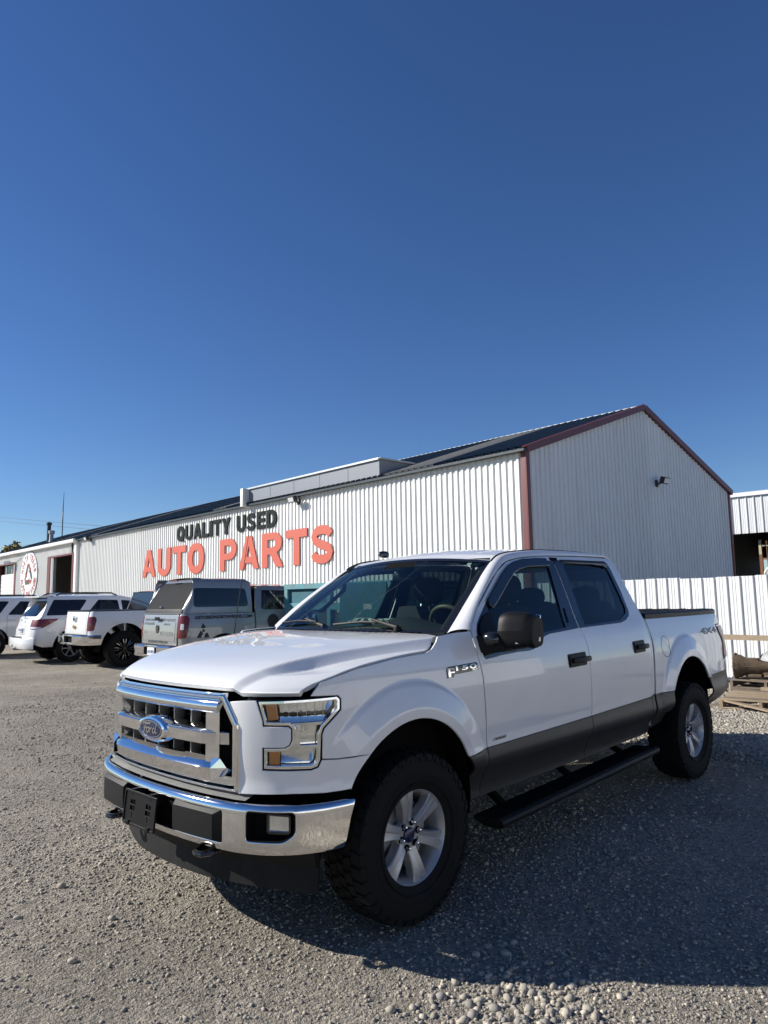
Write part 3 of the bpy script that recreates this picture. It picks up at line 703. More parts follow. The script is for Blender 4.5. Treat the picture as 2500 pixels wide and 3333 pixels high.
# round recycling sign
sg=thing('round_sign','round white sign with red lettering and recycling arrows beside the doorway','sign')
SC,SRX,SRZ=(37.15,3.38),1.62,1.47
def disc(rx,rz,o0,o1,n=48): return prism([(SC[0]+rx*math.cos(2*math.pi*k/n),SC[1]+rz*math.sin(2*math.pi*k/n)) for k in range(n)],o0,o1,'xz')
obj('board',WP(disc(SRX,SRZ,.16,.20)),'sign_white',sg)
def arc_text(word,a0,a1,r,h):
    out=[]
    n=len(word)
    for i,c in enumerate(word):
        if c==' ': continue
        a=a0+(a1-a0)*(i+.5)/n; V,F,w_=text(c,.06,1,0); sx=abs(a1-a0)*r/n*.86/w_; 
        P=[]
        for v in V:
            lx=(v[0]-w_/2)*sx; ly=v[1]*h
            # up = outward for top text
            rr=r+ly; X=math.cos(a)*rr+math.sin(a)*lx; Z=math.sin(a)*rr-math.cos(a)*lx
            P.append((SC[0]-X*SRX,.205,SC[1]+Z*SRZ))
        out.append((P,F))
    return join(*out)
def arc_text2(word,a0,a1,r,h):
    out=[];n=len(word)
    for i,c in enumerate(word):
        if c==' ': continue
        a=a0+(a1-a0)*(i+.5)/n; V,F,w_=text(c,.06,1,0); sx=abs(a1-a0)*r/n*.86/w_; P=[]
        for v in V:
            lx=(v[0]-w_/2)*sx; ly=v[1]*h; rr=r-ly; X=math.cos(a)*rr-math.sin(a)*lx; Z=math.sin(a)*rr+math.cos(a)*lx
            P.append((SC[0]-X*SRX,.205,SC[1]+Z*SRZ))
        out.append((P,F))
    return join(*out)
obj('lettering',WP(arc_text('NORTH VERDE',R(174),R(6),.64,.30)),'sign_red',sg,0)
obj('lettering',WP(arc_text2('AUTO SALVAGE',R(188),R(352),.95,.30)),'sign_red',sg,0)
def arrow(rot,m1,m2):
    def tr(p):
        c,s=math.cos(rot),math.sin(rot); x,y=p[0]*c-p[1]*s,p[0]*s+p[1]*c; return (SC[0]-x*SRX,SC[1]+y*SRZ)
    a=[(-.30,.02),(-.12,.02),(.02,.30),(-.06,.44),(-.16,.40)]
    b=[(-.06,.44),(.02,.30),(.13,.46),(.22,.16),(-.02,.20)]
    a=[(-.36,.10),(-.18,.02),(-.02,.36),(-.10,.50),(-.20,.44)]; b=[(-.08,.50),(0,.36),(.08,.22),(-.02,.16),(.27,.10),(.30,.34),(.22,.30),(.12,.48)]
    for P,m in ((a,m1),(b,m2)):
        P=[tr(p) for p in P]
        if area(P)<0: P=P[::-1]
        obj('arrow',WP(prism(P,.201,.207,'xz')),m,sg,20)
for k in range(3): arrow(-2*math.pi*k/3,'sign_grey','sign_red')
# wall lights
def flood(name,M,label):
    t=thing(name,label,'wall light',group='flood lights on the warehouse'); t.matrix_world=M
    obj('mount',box(-.06,.06,0,.05,-.10,.10,.01),'fixture_dark',t); obj('arm',tube([(0,.03,-.02),(0,.16,0),(.02,.26,.06)],.022),'fixture_dark',t)
    obj('head',xf(box(-.17,.17,.16,.30,.04,.24,.025),Matrix.Rotation(R(-18),4,'X')),'fixture_dark',t); obj('diffuser',xf(box(-.14,.14,.30,.306,.07,.21),Matrix.Rotation(R(-18),4,'X')),'lamp_white',t)
    return t
def wallM(t,z,o=.04,k=1.0): M=MW@Matrix.Translation((t,o,z)); return M@Matrix.Scale(k,4)
flood('flood_light',wallM(9.0,4.78),'dark flood light under the eave right of USED'); flood('flood_light',wallM(27.3,4.86),'small flood light beside the white corner of the left bay')
flood('flood_light',MG@Matrix.Translation((6.25,.04,4.80)),'black flood light high on the shaded gable wall')
cm=thing('security_camera','small pale camera on an arm above the roll door','camera'); obj('arm',WP(tube([(39.9,.12,4.3),(40.1,.5,4.3)],.03)),'galvanised',cm); obj('body',WP(beam((40.3,.4,4.36),(40.6,.7,4.30),.16,.16)),'lamp_white',cm)
gn=thing('gooseneck_lamp','pale gooseneck arm lamp above the roll door','wall light'); obj('arm',WP(tube([(39.4,.1,4.75),(39.4,.5,4.85),(41.5,.9,4.86),(43,.9,4.8)],.025)),'galvanised',gn); obj('shade',WP(mv(lathe([(.02,.1),(.14,0),(.15,-.04)],10,'z'),(43,.9,4.78))),'galvanised',gn)
# flues and aerial on the roof
fl=thing('flue_pipe','dark tall flue pipe with cap on the far roof','flue'); obj('pipe',mv(lathe([(0,0),(.13,0),(.13,1.5),(.19,1.5),(.19,1.62),(0,1.7)],10,'z'),(-16.2,-45.9,5.45)),'fixture_dark',fl)
fl=thing('vent_pipe','short pale vent pipe with cowl beside the tall flue','flue'); obj('pipe',mv(lathe([(0,0),(.22,0),(.14,.5),(.13,.9),(.2,.9),(.2,1.1),(0,1.15)],10,'z'),(-15.6,-43.9,5.25)),'galvanised',fl)
ae=thing('radio_mast','thin radio mast rising above the far roof','antenna'); obj('mast',tube([(-16,-43.2,5.4),(-16,-43.2,7.6),(-16.02,-43.2,8.85)],[.035,.03,.012],6),'fixture_dark',ae); obj('whip',tube([(-16,-43.2,7.6),(-15.8,-42.8,6.9)],.012,5),'fixture_dark',ae)
# ---------------------------------------------------------------- white panel fence on the right
fn = thing('panel_fence','white ribbed metal panel fence behind the pickup bed','fence')
FD=Vector((.1185,.9930,0)); FN=Vector((.9930,-.1185,0)); F0=Vector((-11.42,-5.38,0))
MF=Matrix(((-FD.x,FN.x,0,0),(-FD.y,FN.y,0,0),(0,0,1,0),(0,0,0,1)))
fsh=mesh('fence_sheet',*rib_sheet(.696,.232,.030,.03,1.885,minor=1),'fence_white',20)
for k in range(13):
    q=link('fence_sheet',fsh,fn); M=MF.copy(); M.translation=F0+FD*(.05+.696*(k+1))+FN*.02+Vector((0,0,.012*math.sin(k*2.1))); q.matrix_local=M
obj('rail',beam(F0-FN*.05+Vector((0,0,1.55)),F0+FD*9.0-FN*.05+Vector((0,0,1.55)),.05,.1),'galvanised',fn)
obj('rail',beam(F0-FN*.05+Vector((0,0,.45)),F0+FD*9.0-FN*.05+Vector((0,0,.45)),.05,.1),'galvanised',fn)
for k in range(5): obj('post',beam(F0+FD*(.2+2.15*k)-FN*.13,F0+FD*(.2+2.15*k)-FN*.13+Vector((0,0,1.8)),.1,.1,(1,0,0)),'galvanised',fn)
# ---------------------------------------------------------------- open storage shed beyond the fence
sh = thing('storage_shed','open fronted white ribbed shed beyond the gable wall','shed')
bme=mesh('band_sheet',*rib_sheet(.915,.305,.04,4.1,5.70,minor=1),'fence_white',20)
for k in range(10):
    q=link('band_sheet',bme,sh); M=Matrix(((0,1,0,-29.7),(-1,0,0,-7.85+.915*(k+1)),(0,0,1,0),(0,0,0,1))); q.matrix_local=M
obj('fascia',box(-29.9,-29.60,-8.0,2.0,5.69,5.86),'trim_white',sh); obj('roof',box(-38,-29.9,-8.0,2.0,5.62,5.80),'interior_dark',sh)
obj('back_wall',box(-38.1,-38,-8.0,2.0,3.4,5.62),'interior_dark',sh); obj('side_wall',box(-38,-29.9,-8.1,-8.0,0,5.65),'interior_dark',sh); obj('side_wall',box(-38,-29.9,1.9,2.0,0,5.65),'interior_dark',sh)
for yy in (-7.7,1.6): obj('post',box(-29.95,-29.8,yy,yy+.15,0,5.6),'interior_dark',sh)
rk = thing('pallet_rack','rusty steel storage rack loaded with parts inside the shed','rack')
for yy,m in ((-5.83,'rack_rust'),(-3.2,'rack_rust')):
    for xx in (-30.3,-31.4): obj('post',box(xx-.06,xx+.06,yy-.06,yy+.06,0,3.85),m,rk)
obj('post_cap',box(-30.235,-30.23,-5.88,-5.78,3.2,3.8),'rack_pale',rk)
for z,m in ((3.55,'rack_pale'),(2.98,'rack_rust'),(1.9,'rack_rust')): obj('beam',box(-30.33,-30.25,-5.77,-3.2,z,z+.07),m,rk)
obj('brace',beam((-30.4,-5.7,2.35),(-30.4,-4.7,3.1),.06,.05),'rack_rust',rk)
for k,(y_,z_,m) in enumerate(((-5.2,3.06,'wood_old'),(-4.5,3.06,'rack_rust'),(-5.1,1.97,'junk'),(-4.3,1.97,'junk'))): obj('stored_part',box(-31.3,-30.3,y_-.3,y_+.3,z_,z_+.12+.3*(m!='wood_old'),.03),m,rk)
hub=thing('brake_hub','pale hub with disc on the rack in the shed','hub'); obj('disc',mv(lathe([(0,.1),(.10,.12),(.12,.05),(.32,.04),(.32,-.03),(0,-.05)],20,'x'),(-30.1,-5.35,2.33)),'cast_alloy',hub)
obj('rim_ring',mv(lathe([(.32,.06),(.37,.03),(.37,-.06),(.32,-.06)],20,'x',True),(-30.1,-5.35,2.33)),'cast_alloy',hub)
for k,(x_,y_,w_,h_) in enumerate(((-33,-7.3,.5,1.9),(-34,-6.6,.8,2.2),(-34.5,-5.7,.6,2.5),(-33.5,-4.8,.7,2.3),(-35,-4.0,.9,2.6),(-33,-7.75,.2,2.75))):
    q=thing('scrap_pile',['low dark heap of scrap just inside the shed','dark heap of scrap under the light gap','jagged heap of scrap behind the rack','heap of dark parts right of the rack post','tall dark stack at the back of the shed','narrow dark stack by the shed corner'][k],'scrap',(x_,y_,0),0,'scrap heaps in the shed')
    obj('heap',mv(blob(w_,w_*.8,h_/2,3,.35,.8,k),(0,0,h_/2)),'junk',q,40)
# ---------------------------------------------------------------- trees and power line far left
def tree(x,y,h,rad,label,seed,gold=.5):
    t=thing('poplar_tree',label,'tree',(x,y,0),0,'far trees behind the warehouse'); rs=np.random.default_rng(seed)
    limbs=[([(0,0,0),(.1,0,h*.4),(0,.1,h*.9)],[.28,.2,.05])]
    vf=[tube(*limbs[0],6)]
    for k in range(9):
        a=rs.uniform(0,6.28);z0=h*rs.uniform(.3,.75);r_=rad*rs.uniform(.4,.9); vf.append(tube([(0,0,z0),(r_*.5*math.cos(a),r_*.5*math.sin(a),z0+h*.1),(r_*math.cos(a),r_*math.sin(a),z0+h*.18)],[.09,.06,.02],5))
    obj('trunk',join(*vf),'bark',t)
    for m,frac in (('leaf',1-gold),('leaf_gold',gold)):
        n=int(2600*frac); cl=[]; 
        for k in range(26):
            zz=rs.uniform(.28,1.0); rr=rad*(1-(abs(zz-.5)/.62)**2)*rs.uniform(.3,1); a=rs.uniform(0,6.28); cl.append((rr*math.cos(a),rr*math.sin(a),zz*h))
        c=np.array(cl)[rs.integers(0,26,n)]+rs.normal(0,rad*.17,(n,3)); u=rs.normal(size=(n,3));u/=np.linalg.norm(u,axis=1,keepdims=True); v=np.cross(u,rs.normal(size=(n,3)));v/=np.linalg.norm(v,axis=1,keepdims=True)
        s=rs.uniform(.10,.22,(n,1)); V=np.stack([c-u*s,c+v*s*.7,c+u*s,c-v*s*.7],1).reshape(-1,3); F=np.arange(4*n).reshape(-1,4)
        obj('crown',(V,F),m,t,0)
tree(-23.5,-74,7.9,1.15,'tallest golden green treetop above the far roof on the left',1,.55); tree(-22.5,-78,6.8,1.0,'low treetop at the left edge above the roof',2,.4); tree(-23,-70.5,7.0,.8,'small treetop right of the tallest tree',3,.35)
tree(-24,-62,7.5,.8,'treetop just left of the flue pipe',4,.5); tree(-24,-57,7.4,.7,'thin treetop behind the flue pipe',5,.5)
for k,(za,zb) in enumerate(((24.0,14.2),(23.0,13.4),(15.8,15.0))):
    o=obj('power_cable',tube([(-60,-260+j*12,za+(zb-za)*(j*12-68)/80+.004*(j-8)**2) for j in range(20)],.035,4),'fixture_dark'); tag(o,['upper thin power cable crossing the sky at left','lower thin power cable crossing the sky at left','faint cable low over the trees at left'][k],'cable','power cables')
# ---------------------------------------------------------------- white pickup
pk = thing('pickup_truck','white crew cab pickup with chrome grille parked in the foreground','pickup')
def both(name,vf,m,parent=pk,ang=30):
    a=obj(name,vf,m,parent,ang); b_=obj(name,flipy(vf),m,parent,ang); return a,b_
def SP(pts): return [(float(a),float(b)) for a,b in pts]
SX=1.566                                                   # along the flank s = SX - x
ARCHF=[(1.551+.452*math.cos(a),.54+.446*math.sin(a)) for a in np.linspace(R(26.3),R(134),22)]
ARCHF2=[(1.551+.452*math.cos(a),.54+.446*math.sin(a)) for a in np.linspace(R(134),R(156.5),6)]
ARCHR=[(5.188+.474*math.cos(a),.60+.447*math.sin(a)) for a in np.linspace(R(30.5),R(153.5),26)]
# --- fenders
FEND=[(.955,1.146),(.977,1.175),(1.006,1.204),(1.098,1.228),(1.233,1.257),(1.475,1.286),(1.714,1.298),(1.764,1.315),(1.817,1.353),(1.842,1.380),(1.99,1.390),(2.141,1.393),
      (2.131,1.331),(2.146,1.243),(2.160,1.136),(2.163,.988),(2.169,.865),(2.171,.742),(2.06,.741)]+ARCHF+[(1.182,.864),(1.078,.859),(1.009,.864),(1.010,.970),(1.021,.998),(1.107,1.074),(1.109,1.125),(1.092,1.142)]
both('fender',panel(FEND,S,.0115),'white_paint')
LAMP=[(.701,1.129),(1.090,1.139),(1.106,1.124),(1.104,1.076),(1.018,.999),(1.007,.970),(1.003,.857),(.989,.828),(.958,.819),(.733,.824),(.734,.920),(.837,.921),(.857,.932),(.867,.954),(.867,1.003),(.852,1.016),(.733,1.018),(.730,1.041)]
LAMPB=[(.729,1.044),(.7315,1.020),(.7315,1.0155),(.851,1.0135),(.864,1.002),(.864,.955),(.855,.934),(.836,.9235),(.731,.9225),(.730,.821),(.958,.816),(.991,.826),(1.006,.856)]
FASC=[(.612,.716),(.872,.721),(1.023,.714),(1.100,.718),(1.136,.721)]+ARCHF2[::-1]+[(1.182,.859),(1.078,.854)]+[(1.009,.858)]+LAMPB[::-1]+[(.697,1.131),(.62,1.128),(.549,1.120),(.602,1.044),(.610,1.0)]
both('front_fascia',panel(FASC,S,.03,rnd=.003),'white_paint')
# --- headlights
def lampset(fl):
    f=(lambda v:v) if not fl else flipy
    hd=link('headlight',None,pk)
    obj('housing',f(panel(inset(LAMP,-.006),S,.04,rnd=0,thick=.05,off=-.055)),'void',hd)
    obj('seal',f(panel(inset(LAMP,-.004),S,.05,[inset(LAMP,.002)],rnd=.001,thick=.05,off=-.006)),'void',hd)
    obj('bezel',f(panel(inset(LAMP,.001),S,.03,[inset(LAMP,.018)],rnd=.004,thick=.03,off=-.008)),'chrome_clean',hd)
    def bowl(d): # reflector sheets dished inwards
        def fn(u,v):
            P=S(u,v); x,y,nx,ny=plan(u); o=-.030-d*np.cos(np.clip((v-d0)/dh,-1,1)*math.pi/2); P=P.copy(); P[...,0]+=nx*o; P[...,1]+=ny*o; return P
        return fn
    d0,dh=1.062,.078; obj('reflector',f(panel([(.80,1.022),(1.075,1.028),(1.09,1.07),(1.085,1.124),(.78,1.118)],bowl(.026),.012,rnd=0,thick=0)),'reflector',hd)
    d0,dh=.850,.075; obj('reflector',f(panel([(.80,.838),(.975,.836),(.988,.87),(.988,.914),(.80,.915)],bowl(.024),.012,rnd=0,thick=0)),'reflector',hd)
    d0,dh=.945,.075; obj('reflector',f(panel([(.905,.928),(.985,.928),(.990,1.012),(.905,1.012)],bowl(.018),.012,rnd=0,thick=0)),'reflector',hd)
    obj('divider',f(panel([(.872,.922),(.906,.922),(.906,1.014),(.872,1.02)],S,.03,rnd=.003,off=-.014)),'chrome_clean',hd)
    obj('shelf',f(panel([(.80,1.012),(1.02,1.014),(1.075,1.03),(.80,1.024)],S,.04,rnd=.002,off=-.02)),'chrome',hd)
    obj('shelf',f(panel([(.875,.914),(.99,.914),(.99,.926),(.875,.926)],S,.04,rnd=.002,off=-.018)),'chrome_clean',hd)
    obj('side_marker',f(panel([(.735,1.116),(.787,1.118),(.800,1.045),(.752,1.038)],S,.02,rnd=.003,off=-.022)),'amber',hd)
    obj('side_marker',f(panel([(.757,.906),(.806,.906),(.806,.842),(.757,.842)],S,.02,rnd=.003,off=-.022)),'amber',hd)
    for k in range(5):
        a=.85+k*.045; obj('flute',f(panel([(a,1.05),(a+.002,1.05),(a+.002,1.112),(a,1.11)],bowl_flute(1.062,.078,.024),.02,rnd=0,thick=.004)),'dull_steel',hd)
    obj('lens',f(panel(inset(LAMP,.008),S,.03,rnd=.003,thick=0,off=-.004)),'lens_glass',hd)
def bowl_flute(d0,dh,d):
    def fn(u,v):
        P=S(u,v); x,y,nx,ny=plan(u); o=-.028-d*np.cos(np.clip((v-d0)/dh,-1,1)*math.pi/2); P=P.copy(); P[...,0]+=nx*o; P[...,1]+=ny*o; return P
    return fn
lampset(False); lampset(True)
# --- doors
D1=[(2.179,.744),(3.397,.764),(3.405,.852),(3.412,1.041),(3.424,1.21),(3.416,1.275),(3.393,1.345),(3.372,1.362),(3.418,1.846),(3.406,1.879),(3.185,1.868),(2.956,1.849),(2.797,1.820),(2.642,1.753),(2.272,1.514),(2.244,1.484),(2.184,1.434),(2.152,1.392),(2.139,1.331),(2.154,1.243),(2.168,1.136),(2.171,.988),(2.177,.865)]
DLO1=[(2.212,1.229),(2.367,1.242),(2.545,1.250),(2.673,1.250),(2.735,1.256),(2.778,1.271),(2.837,1.305),(2.893,1.327),(2.966,1.340),(3.09,1.346),(3.366,1.360),(3.414,1.843),(3.31,1.843),(3.17,1.841),(2.981,1.829),(2.853,1.807),(2.761,1.777),(2.647,1.718),(2.404,1.567),(2.272,1.470),(2.226,1.432),(2.194,1.392),(2.174,1.345),(2.180,1.298),(2.197,1.244)]
DLO1h=[(q[0]-(.012 if q[0]>3.3 else 0),q[1]) for q in inset(DLO1,.008)]
G1=[(2.39,1.275),(2.545,1.272),(2.68,1.274),(2.76,1.295),(2.83,1.335),(2.90,1.352),(3.195,1.372),(3.315,1.822),(3.17,1.822),(2.985,1.811),(2.865,1.790),(2.775,1.760),(2.66,1.70),(2.42,1.55),(2.385,1.51)]
D2=[(3.404,.764),(4.396,.784),(4.416,.937),(4.457,1.130),(4.486,1.24),(4.491,1.30),(4.472,1.367),(4.443,1.44),(4.403,1.54),(4.384,1.622),(4.366,1.79),(4.349,1.859),(4.303,1.886),(4.204,1.892),(3.882,1.890),(3.414,1.879),(3.425,1.846),(3.380,1.362),(3.400,1.345),(3.423,1.275),(3.431,1.21),(3.419,1.041),(3.412,.852)]
DLO2=[(3.427,1.846),(3.511,1.849),(4.207,1.855),(4.265,1.845),(4.284,1.801),(4.284,1.690),(4.288,1.605),(4.274,1.514),(4.270,1.452),(4.234,1.420),(4.152,1.391),(4.05,1.374),(3.384,1.360)]
DLO2h=[(q[0]+(.012 if q[0]<3.5 else 0),q[1]) for q in inset(DLO2,.008)]
G2=[(3.53,1.828),(4.20,1.832),(4.225,1.80),(4.228,1.7),(4.232,1.581),(4.232,1.482),(4.195,1.442),(4.04,1.394),(3.469,1.377)]
def handle(f,par,s0,s1,z0,z1):
    h=z1-z0
    rec=rounded([(s0,z0),(s1-.03,z0+.004),(s1-.03,z1+.004),(s0,z1)],.012)
    obj('handle_recess',f(panel(rec,S,.03,rnd=.002,thick=.004,off=.0025)),'black_plastic',par)
    bar=rounded([(s0+.035,z0+h*.33),(s1,z0+h*.36),(s1,z0+h*.74),(s0+.035,z0+h*.72)],.010)
    def bow(u,v):
        P=S(u,v); k=.028+.016*np.sin(np.clip((u-s0-.035)/(s1-s0-.035),0,1)*math.pi); P=P.copy(); P[...,1]+=k; return P
    obj('handle',f(panel(bar,bow,.02,rnd=.006,thick=.03)),'black_plastic',par)
    obj('handle_cap',f(panel(rounded([(s0+.01,z0+.012),(s0+.10,z0+.012),(s0+.10,z1-.012),(s0+.01,z1-.012)],.008),S,.03,rnd=.003,thick=.01,off=.012)),'black_plastic',par)
def door(fl):
    f=(lambda v:v) if not fl else flipy
    d=obj('front_door',f(panel(D1,S,.05,[DLO1h])),'white_paint',pk)
    obj('window_trim',f(panel(DLO1,S,.05,[G1],rnd=.002,thick=.012,off=.003)),'black_gloss',d)
    obj('window',f(panel(inset(G1,-.004),S,.06,rnd=0,thick=0,off=-.006)),'door_glass',d)
    vis=[(2.425,1.513),(2.705,1.681),(2.805,1.737),(2.887,1.763),(3.004,1.782),(3.304,1.797),(3.30,1.852),(3.17,1.850),(2.981,1.838),(2.853,1.815),(2.761,1.785),(2.647,1.725),(2.395,1.567),(2.40,1.53)]
    obj('vent_visor',f(panel(vis,S,.04,rnd=.006,thick=.016,off=.022)),'black_gloss',d)
    handle(f,d,3.122,3.400,1.108,1.197)
    obj('sail_panel',f(panel(rounded([(2.20,1.25),(2.36,1.262),(2.385,1.50),(2.30,1.475),(2.225,1.42),(2.185,1.34)],.02),S,.04,rnd=.006,thick=.01,off=.014)),'black_plastic',d)
    r=obj('rear_door',f(panel(D2,S,.05,[DLO2h])),'white_paint',pk)
    obj('window_trim',f(panel(DLO2,S,.05,[G2],rnd=.002,thick=.012,off=.003)),'black_gloss',r)
    obj('window',f(panel(inset(G2,-.004),S,.06,rnd=0,thick=0,off=-.006)),'privacy_glass',r)
    # broken remains of the rear vent visor: tape strip with torn edge
    obj('visor_tape',f(panel([(3.50,1.842),(3.512,1.852),(4.22,1.858),(4.268,1.835),(4.25,1.83),(4.20,1.843),(3.53,1.838)],S,.03,rnd=.001,thick=.004,off=.008)),'black_dusty',r)
    obj('torn_film',f(panel([(3.54,1.836),(3.9,1.837),(4.18,1.839),(4.262,1.829),(4.27,1.818),(4.235,1.815),(4.20,1.803),(4.16,1.818),(4.05,1.821),(3.96,1.828),(3.75,1.827),(3.6,1.832)],S,.03,rnd=.001,thick=.002,off=.011)),'decal_grey',r)
    handle(f,r,4.132,4.372,1.136,1.228)
    obj('pillar_badge',f(panel(rounded([(3.245,1.40),(3.26,1.40),(3.285,1.50),(3.27,1.50)],.004),S,.03,rnd=.002,thick=.004,off=.010)),'black_plastic',d)
    # lower two-tone trim
    for nm,O in (('rocker_trim',[(2.179,.741),(3.397,.761),(3.40,.475),(2.197,.465)]),('rocker_trim',[(3.404,.761),(4.395,.781),(4.40,.49),(3.407,.475)]),('fender_trim',[(1.957,.735),(2.172,.739),(2.18,.66),(2.19,.47),(2.075,.45),(2.06,.55),(2.03,.64)]),('cab_corner_trim',[(4.402,.781),(4.453,.80),(4.46,.50),(4.408,.49)]),('bed_trim',[(4.487,.790),(4.757,.793),(4.735,.70),(4.72,.55),(4.50,.52)]),('bed_trim',[(5.603,.824),(5.9,.833),(6.47,.838),(6.47,.67),(6.354,.612),(5.882,.55),(5.68,.555),(5.69,.70),(5.65,.77)])):
        obj(nm,f(panel(O,S,.03,rnd=.002)),'grey_trim',pk)
    # cab corner behind the rear door
    CC=[(4.309,1.889),(4.352,1.862),(4.371,1.79),(4.389,1.622),(4.408,1.54),(4.449,1.44),(4.478,1.367),(4.497,1.30),(4.492,1.24),(4.463,1.130),(4.422,.937),(4.402,.786),(4.453,.803),(4.467,.998),(4.494,1.16),(4.517,1.26),(4.510,1.326),(4.487,1.411),(4.462,1.52),(4.432,1.69),(4.412,1.85),(4.39,1.895),(4.34,1.915)]
    obj('cab_corner',f(panel(CC,S,.04,rnd=.003)),'white_paint',pk)
    # bed side
    BS=[(4.520,1.392),(6.30,1.402),(6.42,1.395),(6.47,1.31),(6.47,1.29),(6.140,1.286),(6.138,1.205),(6.200,1.145),(6.208,1.10),(6.178,1.0),(6.183,.944),(6.47,.944),(6.47,.842),(5.9,.836),(5.600,.827)]+ARCHR+[(4.76,.797),(4.487,.793),(4.497,.963),(4.523,1.125),(4.535,1.224),(4.530,1.311)]
    b_=obj('bed_side',f(panel(BS,S,.014,rnd=.004)),'white_paint',pk)
    fd=[(4.765+.088*math.cos(a),1.154+.083*math.sin(a)) for a in np.linspace(0,2*math.pi,28)[:-1]]
    fo=[(4.765+.092*math.cos(a),1.154+.087*math.sin(a)) for a in np.linspace(0,2*math.pi,28)[:-1]]
    obj('fuel_door_gap',f(panel(fo,S,.04,[fd],rnd=0,thick=0,off=.0012)),'void',b_)
    obj('fuel_door_tab',f(panel([(4.848+.016*math.cos(a),1.142+.022*math.sin(a)) for a in np.linspace(0,6.28,14)[:-1]],S,.04,rnd=.002,thick=.004,off=.004)),'white_paint',b_)
    TL=[(6.145,1.280),(6.47,1.284),(6.47,.950),(6.188,.950),(6.184,1.0),(6.214,1.10),(6.206,1.147),(6.144,1.208)]
    tl=obj('tail_lamp',f(panel(TL,S,.03,rnd=.004,thick=.03,off=.004)),'red_lamp_dark',pk)
    obj('lens_red',f(panel([(6.162,1.264),(6.46,1.268),(6.46,.966),(6.206,.966),(6.202,1.0),(6.232,1.10),(6.222,1.152),(6.162,1.216)],S,.03,rnd=.003,thick=.004,off=.010)),'red_lamp',tl)
    return d,r,b_
dl,rl,bl_=door(False); dr_,rr_,br_=door(True)
def on_S(body,s0,z0,h,width,off,bold=.02,space=1.0,shear=0.0,dz=0.0):
    V,F,w_=text(body,bold,space,0); sx=width/w_
    P=S(np.array([s0+v[0]*sx+v[1]*h*shear for v in V]),np.array([z0+v[1]*h+v[0]*sx*dz for v in V])); x,y,nx,ny=plan(np.array([s0+v[0]*sx for v in V]))
    return [(p[0]+a*off,p[1]+b*off,p[2]) for p,a,b in zip(P,nx,ny)],F
bd=obj('model_badge',panel([(1.845,1.155),(1.90,1.157),(1.905,1.170),(2.122,1.178),(2.122,1.218),(2.105,1.222),(1.862,1.213),(1.845,1.20)],S,.04,rnd=.002,thick=.004,off=.004),'black_gloss',pk)
obj('letter_f',on_S('F',1.853,1.160,.050,.055,.0065,.03),'chrome_clean',bd,0); obj('digits',on_S('150',1.922,1.188,.026,.185,.0065,.012,1.06,0,.02),'chrome_clean',bd,0); obj('digits_edge',on_S('F150',1.856,1.185,.027,.05,.007,.02),'black_gloss',bd,0)
obj('trim_letters',on_S('XLT',2.062,1.179,.012,.05,.0065,.02),'chrome_clean',bd,0)
eb=obj('engine_badge',panel(rounded([(2.225,.770),(2.36,.774),(2.362,.792),(2.227,.789)],.006),S,.04,rnd=.003,thick=.004,off=.005),'dull_steel',pk)
obj('lettering',on_S('ECOBOOST',2.25,.775,.011,.10,.0062,.02),'black_gloss',eb,0)
obj('decal_lettering',on_S('4X4',5.64,1.210,.058,.46,.0015,.05,1.05,.10),'decal_grey',bl_,0)
# --- cab frame (pillars and roof rail) and roof
INN=[(-.500,.800,1.386),(-.82,.742,1.620),(-1.10,.692,1.812),(-1.22,.672,1.866),(-1.5,.662,1.905),(-1.9,.656,1.924),(-2.4,.656,1.924),(-2.68,.660,1.908),(-2.83,.668,1.872)]
OUTs=[(2.148,1.397),(2.181,1.438),(2.241,1.488),(2.269,1.518),(2.639,1.757),(2.795,1.824),(2.956,1.853),(3.185,1.872),(3.411,1.883),(3.882,1.896),(4.204,1.899),(4.306,1.897),(4.40,1.88)]
def resample(P,n):
    P=np.array(P,float); l=np.r_[0,np.cumsum(np.linalg.norm(np.diff(P,axis=0),axis=1))]; t=np.linspace(0,l[-1],n); return np.stack([np.interp(t,l,P[:,i]) for i in range(P.shape[1])],1)
Ii=resample(_cat(INN,10),60); Oo=resample(S(*np.array(_cat(OUTs,6)).T),60)
def frame_grid():
    V=[];F=[];m=9
    for a,b in zip(Ii,Oo):
        for k in range(m):
            t=k/(m-1); p=a*(1-t)+b*t; out=np.array([.25,.55,.62]); p=p+out*.020*math.sin(math.pi*t)**.8; 
            if k==0: p=p-np.array([0,0,.004])
            V.append(tuple(p))
    for i in range(len(Ii)-1):
        for k in range(m-1): F.append((i*m+k,i*m+k+1,(i+1)*m+k+1,(i+1)*m+k))
    # return flange towards the door opening
    n0=len(V)
    for b in Oo: V.append((b[0],b[1]-.03,b[2]-.01))
    for i in range(len(Ii)-1): F.append((i*m+m-1,n0+i,n0+i+1,(i+1)*m+m-1))
    return V,F
both('cab_frame',([v for v in frame_grid()[0]],[f[::-1] for f in frame_grid()[1]]),'white_paint')
def railz(x): return np.interp(-x,-np.array([q[0] for q in INN]),[q[2] for q in INN])
def raily(x): return np.interp(-x,-np.array([q[0] for q in INN]),[q[1] for q in INN])
HDR=lambda u:-1.165+.10*(1-u*u)                     # windshield header, u = y/half width
def roof_pt(i,j):
    u=2*j-1; xh=HDR(u); x=xh+(-2.845-xh)*i; yr=raily(min(x,-1.165)); zr=railz(min(x,-1.165))
    if x>-1.165: zr=zr-.0
    crown=.040*(1-u*u)*(.55+.45*min(1,i*6))
    rib=.0
    for c in (-.62,-.2,.2,.62): rib+=.010*math.exp(-((u-c)/.05)**2)*float(sstep(.10,.2,np.array(i))*sstep(.97,.88,np.array(i)))
    front=-.012*math.exp(-(i/.02)**2)
    return (x,yr*u,zr+crown-rib*.8+front)
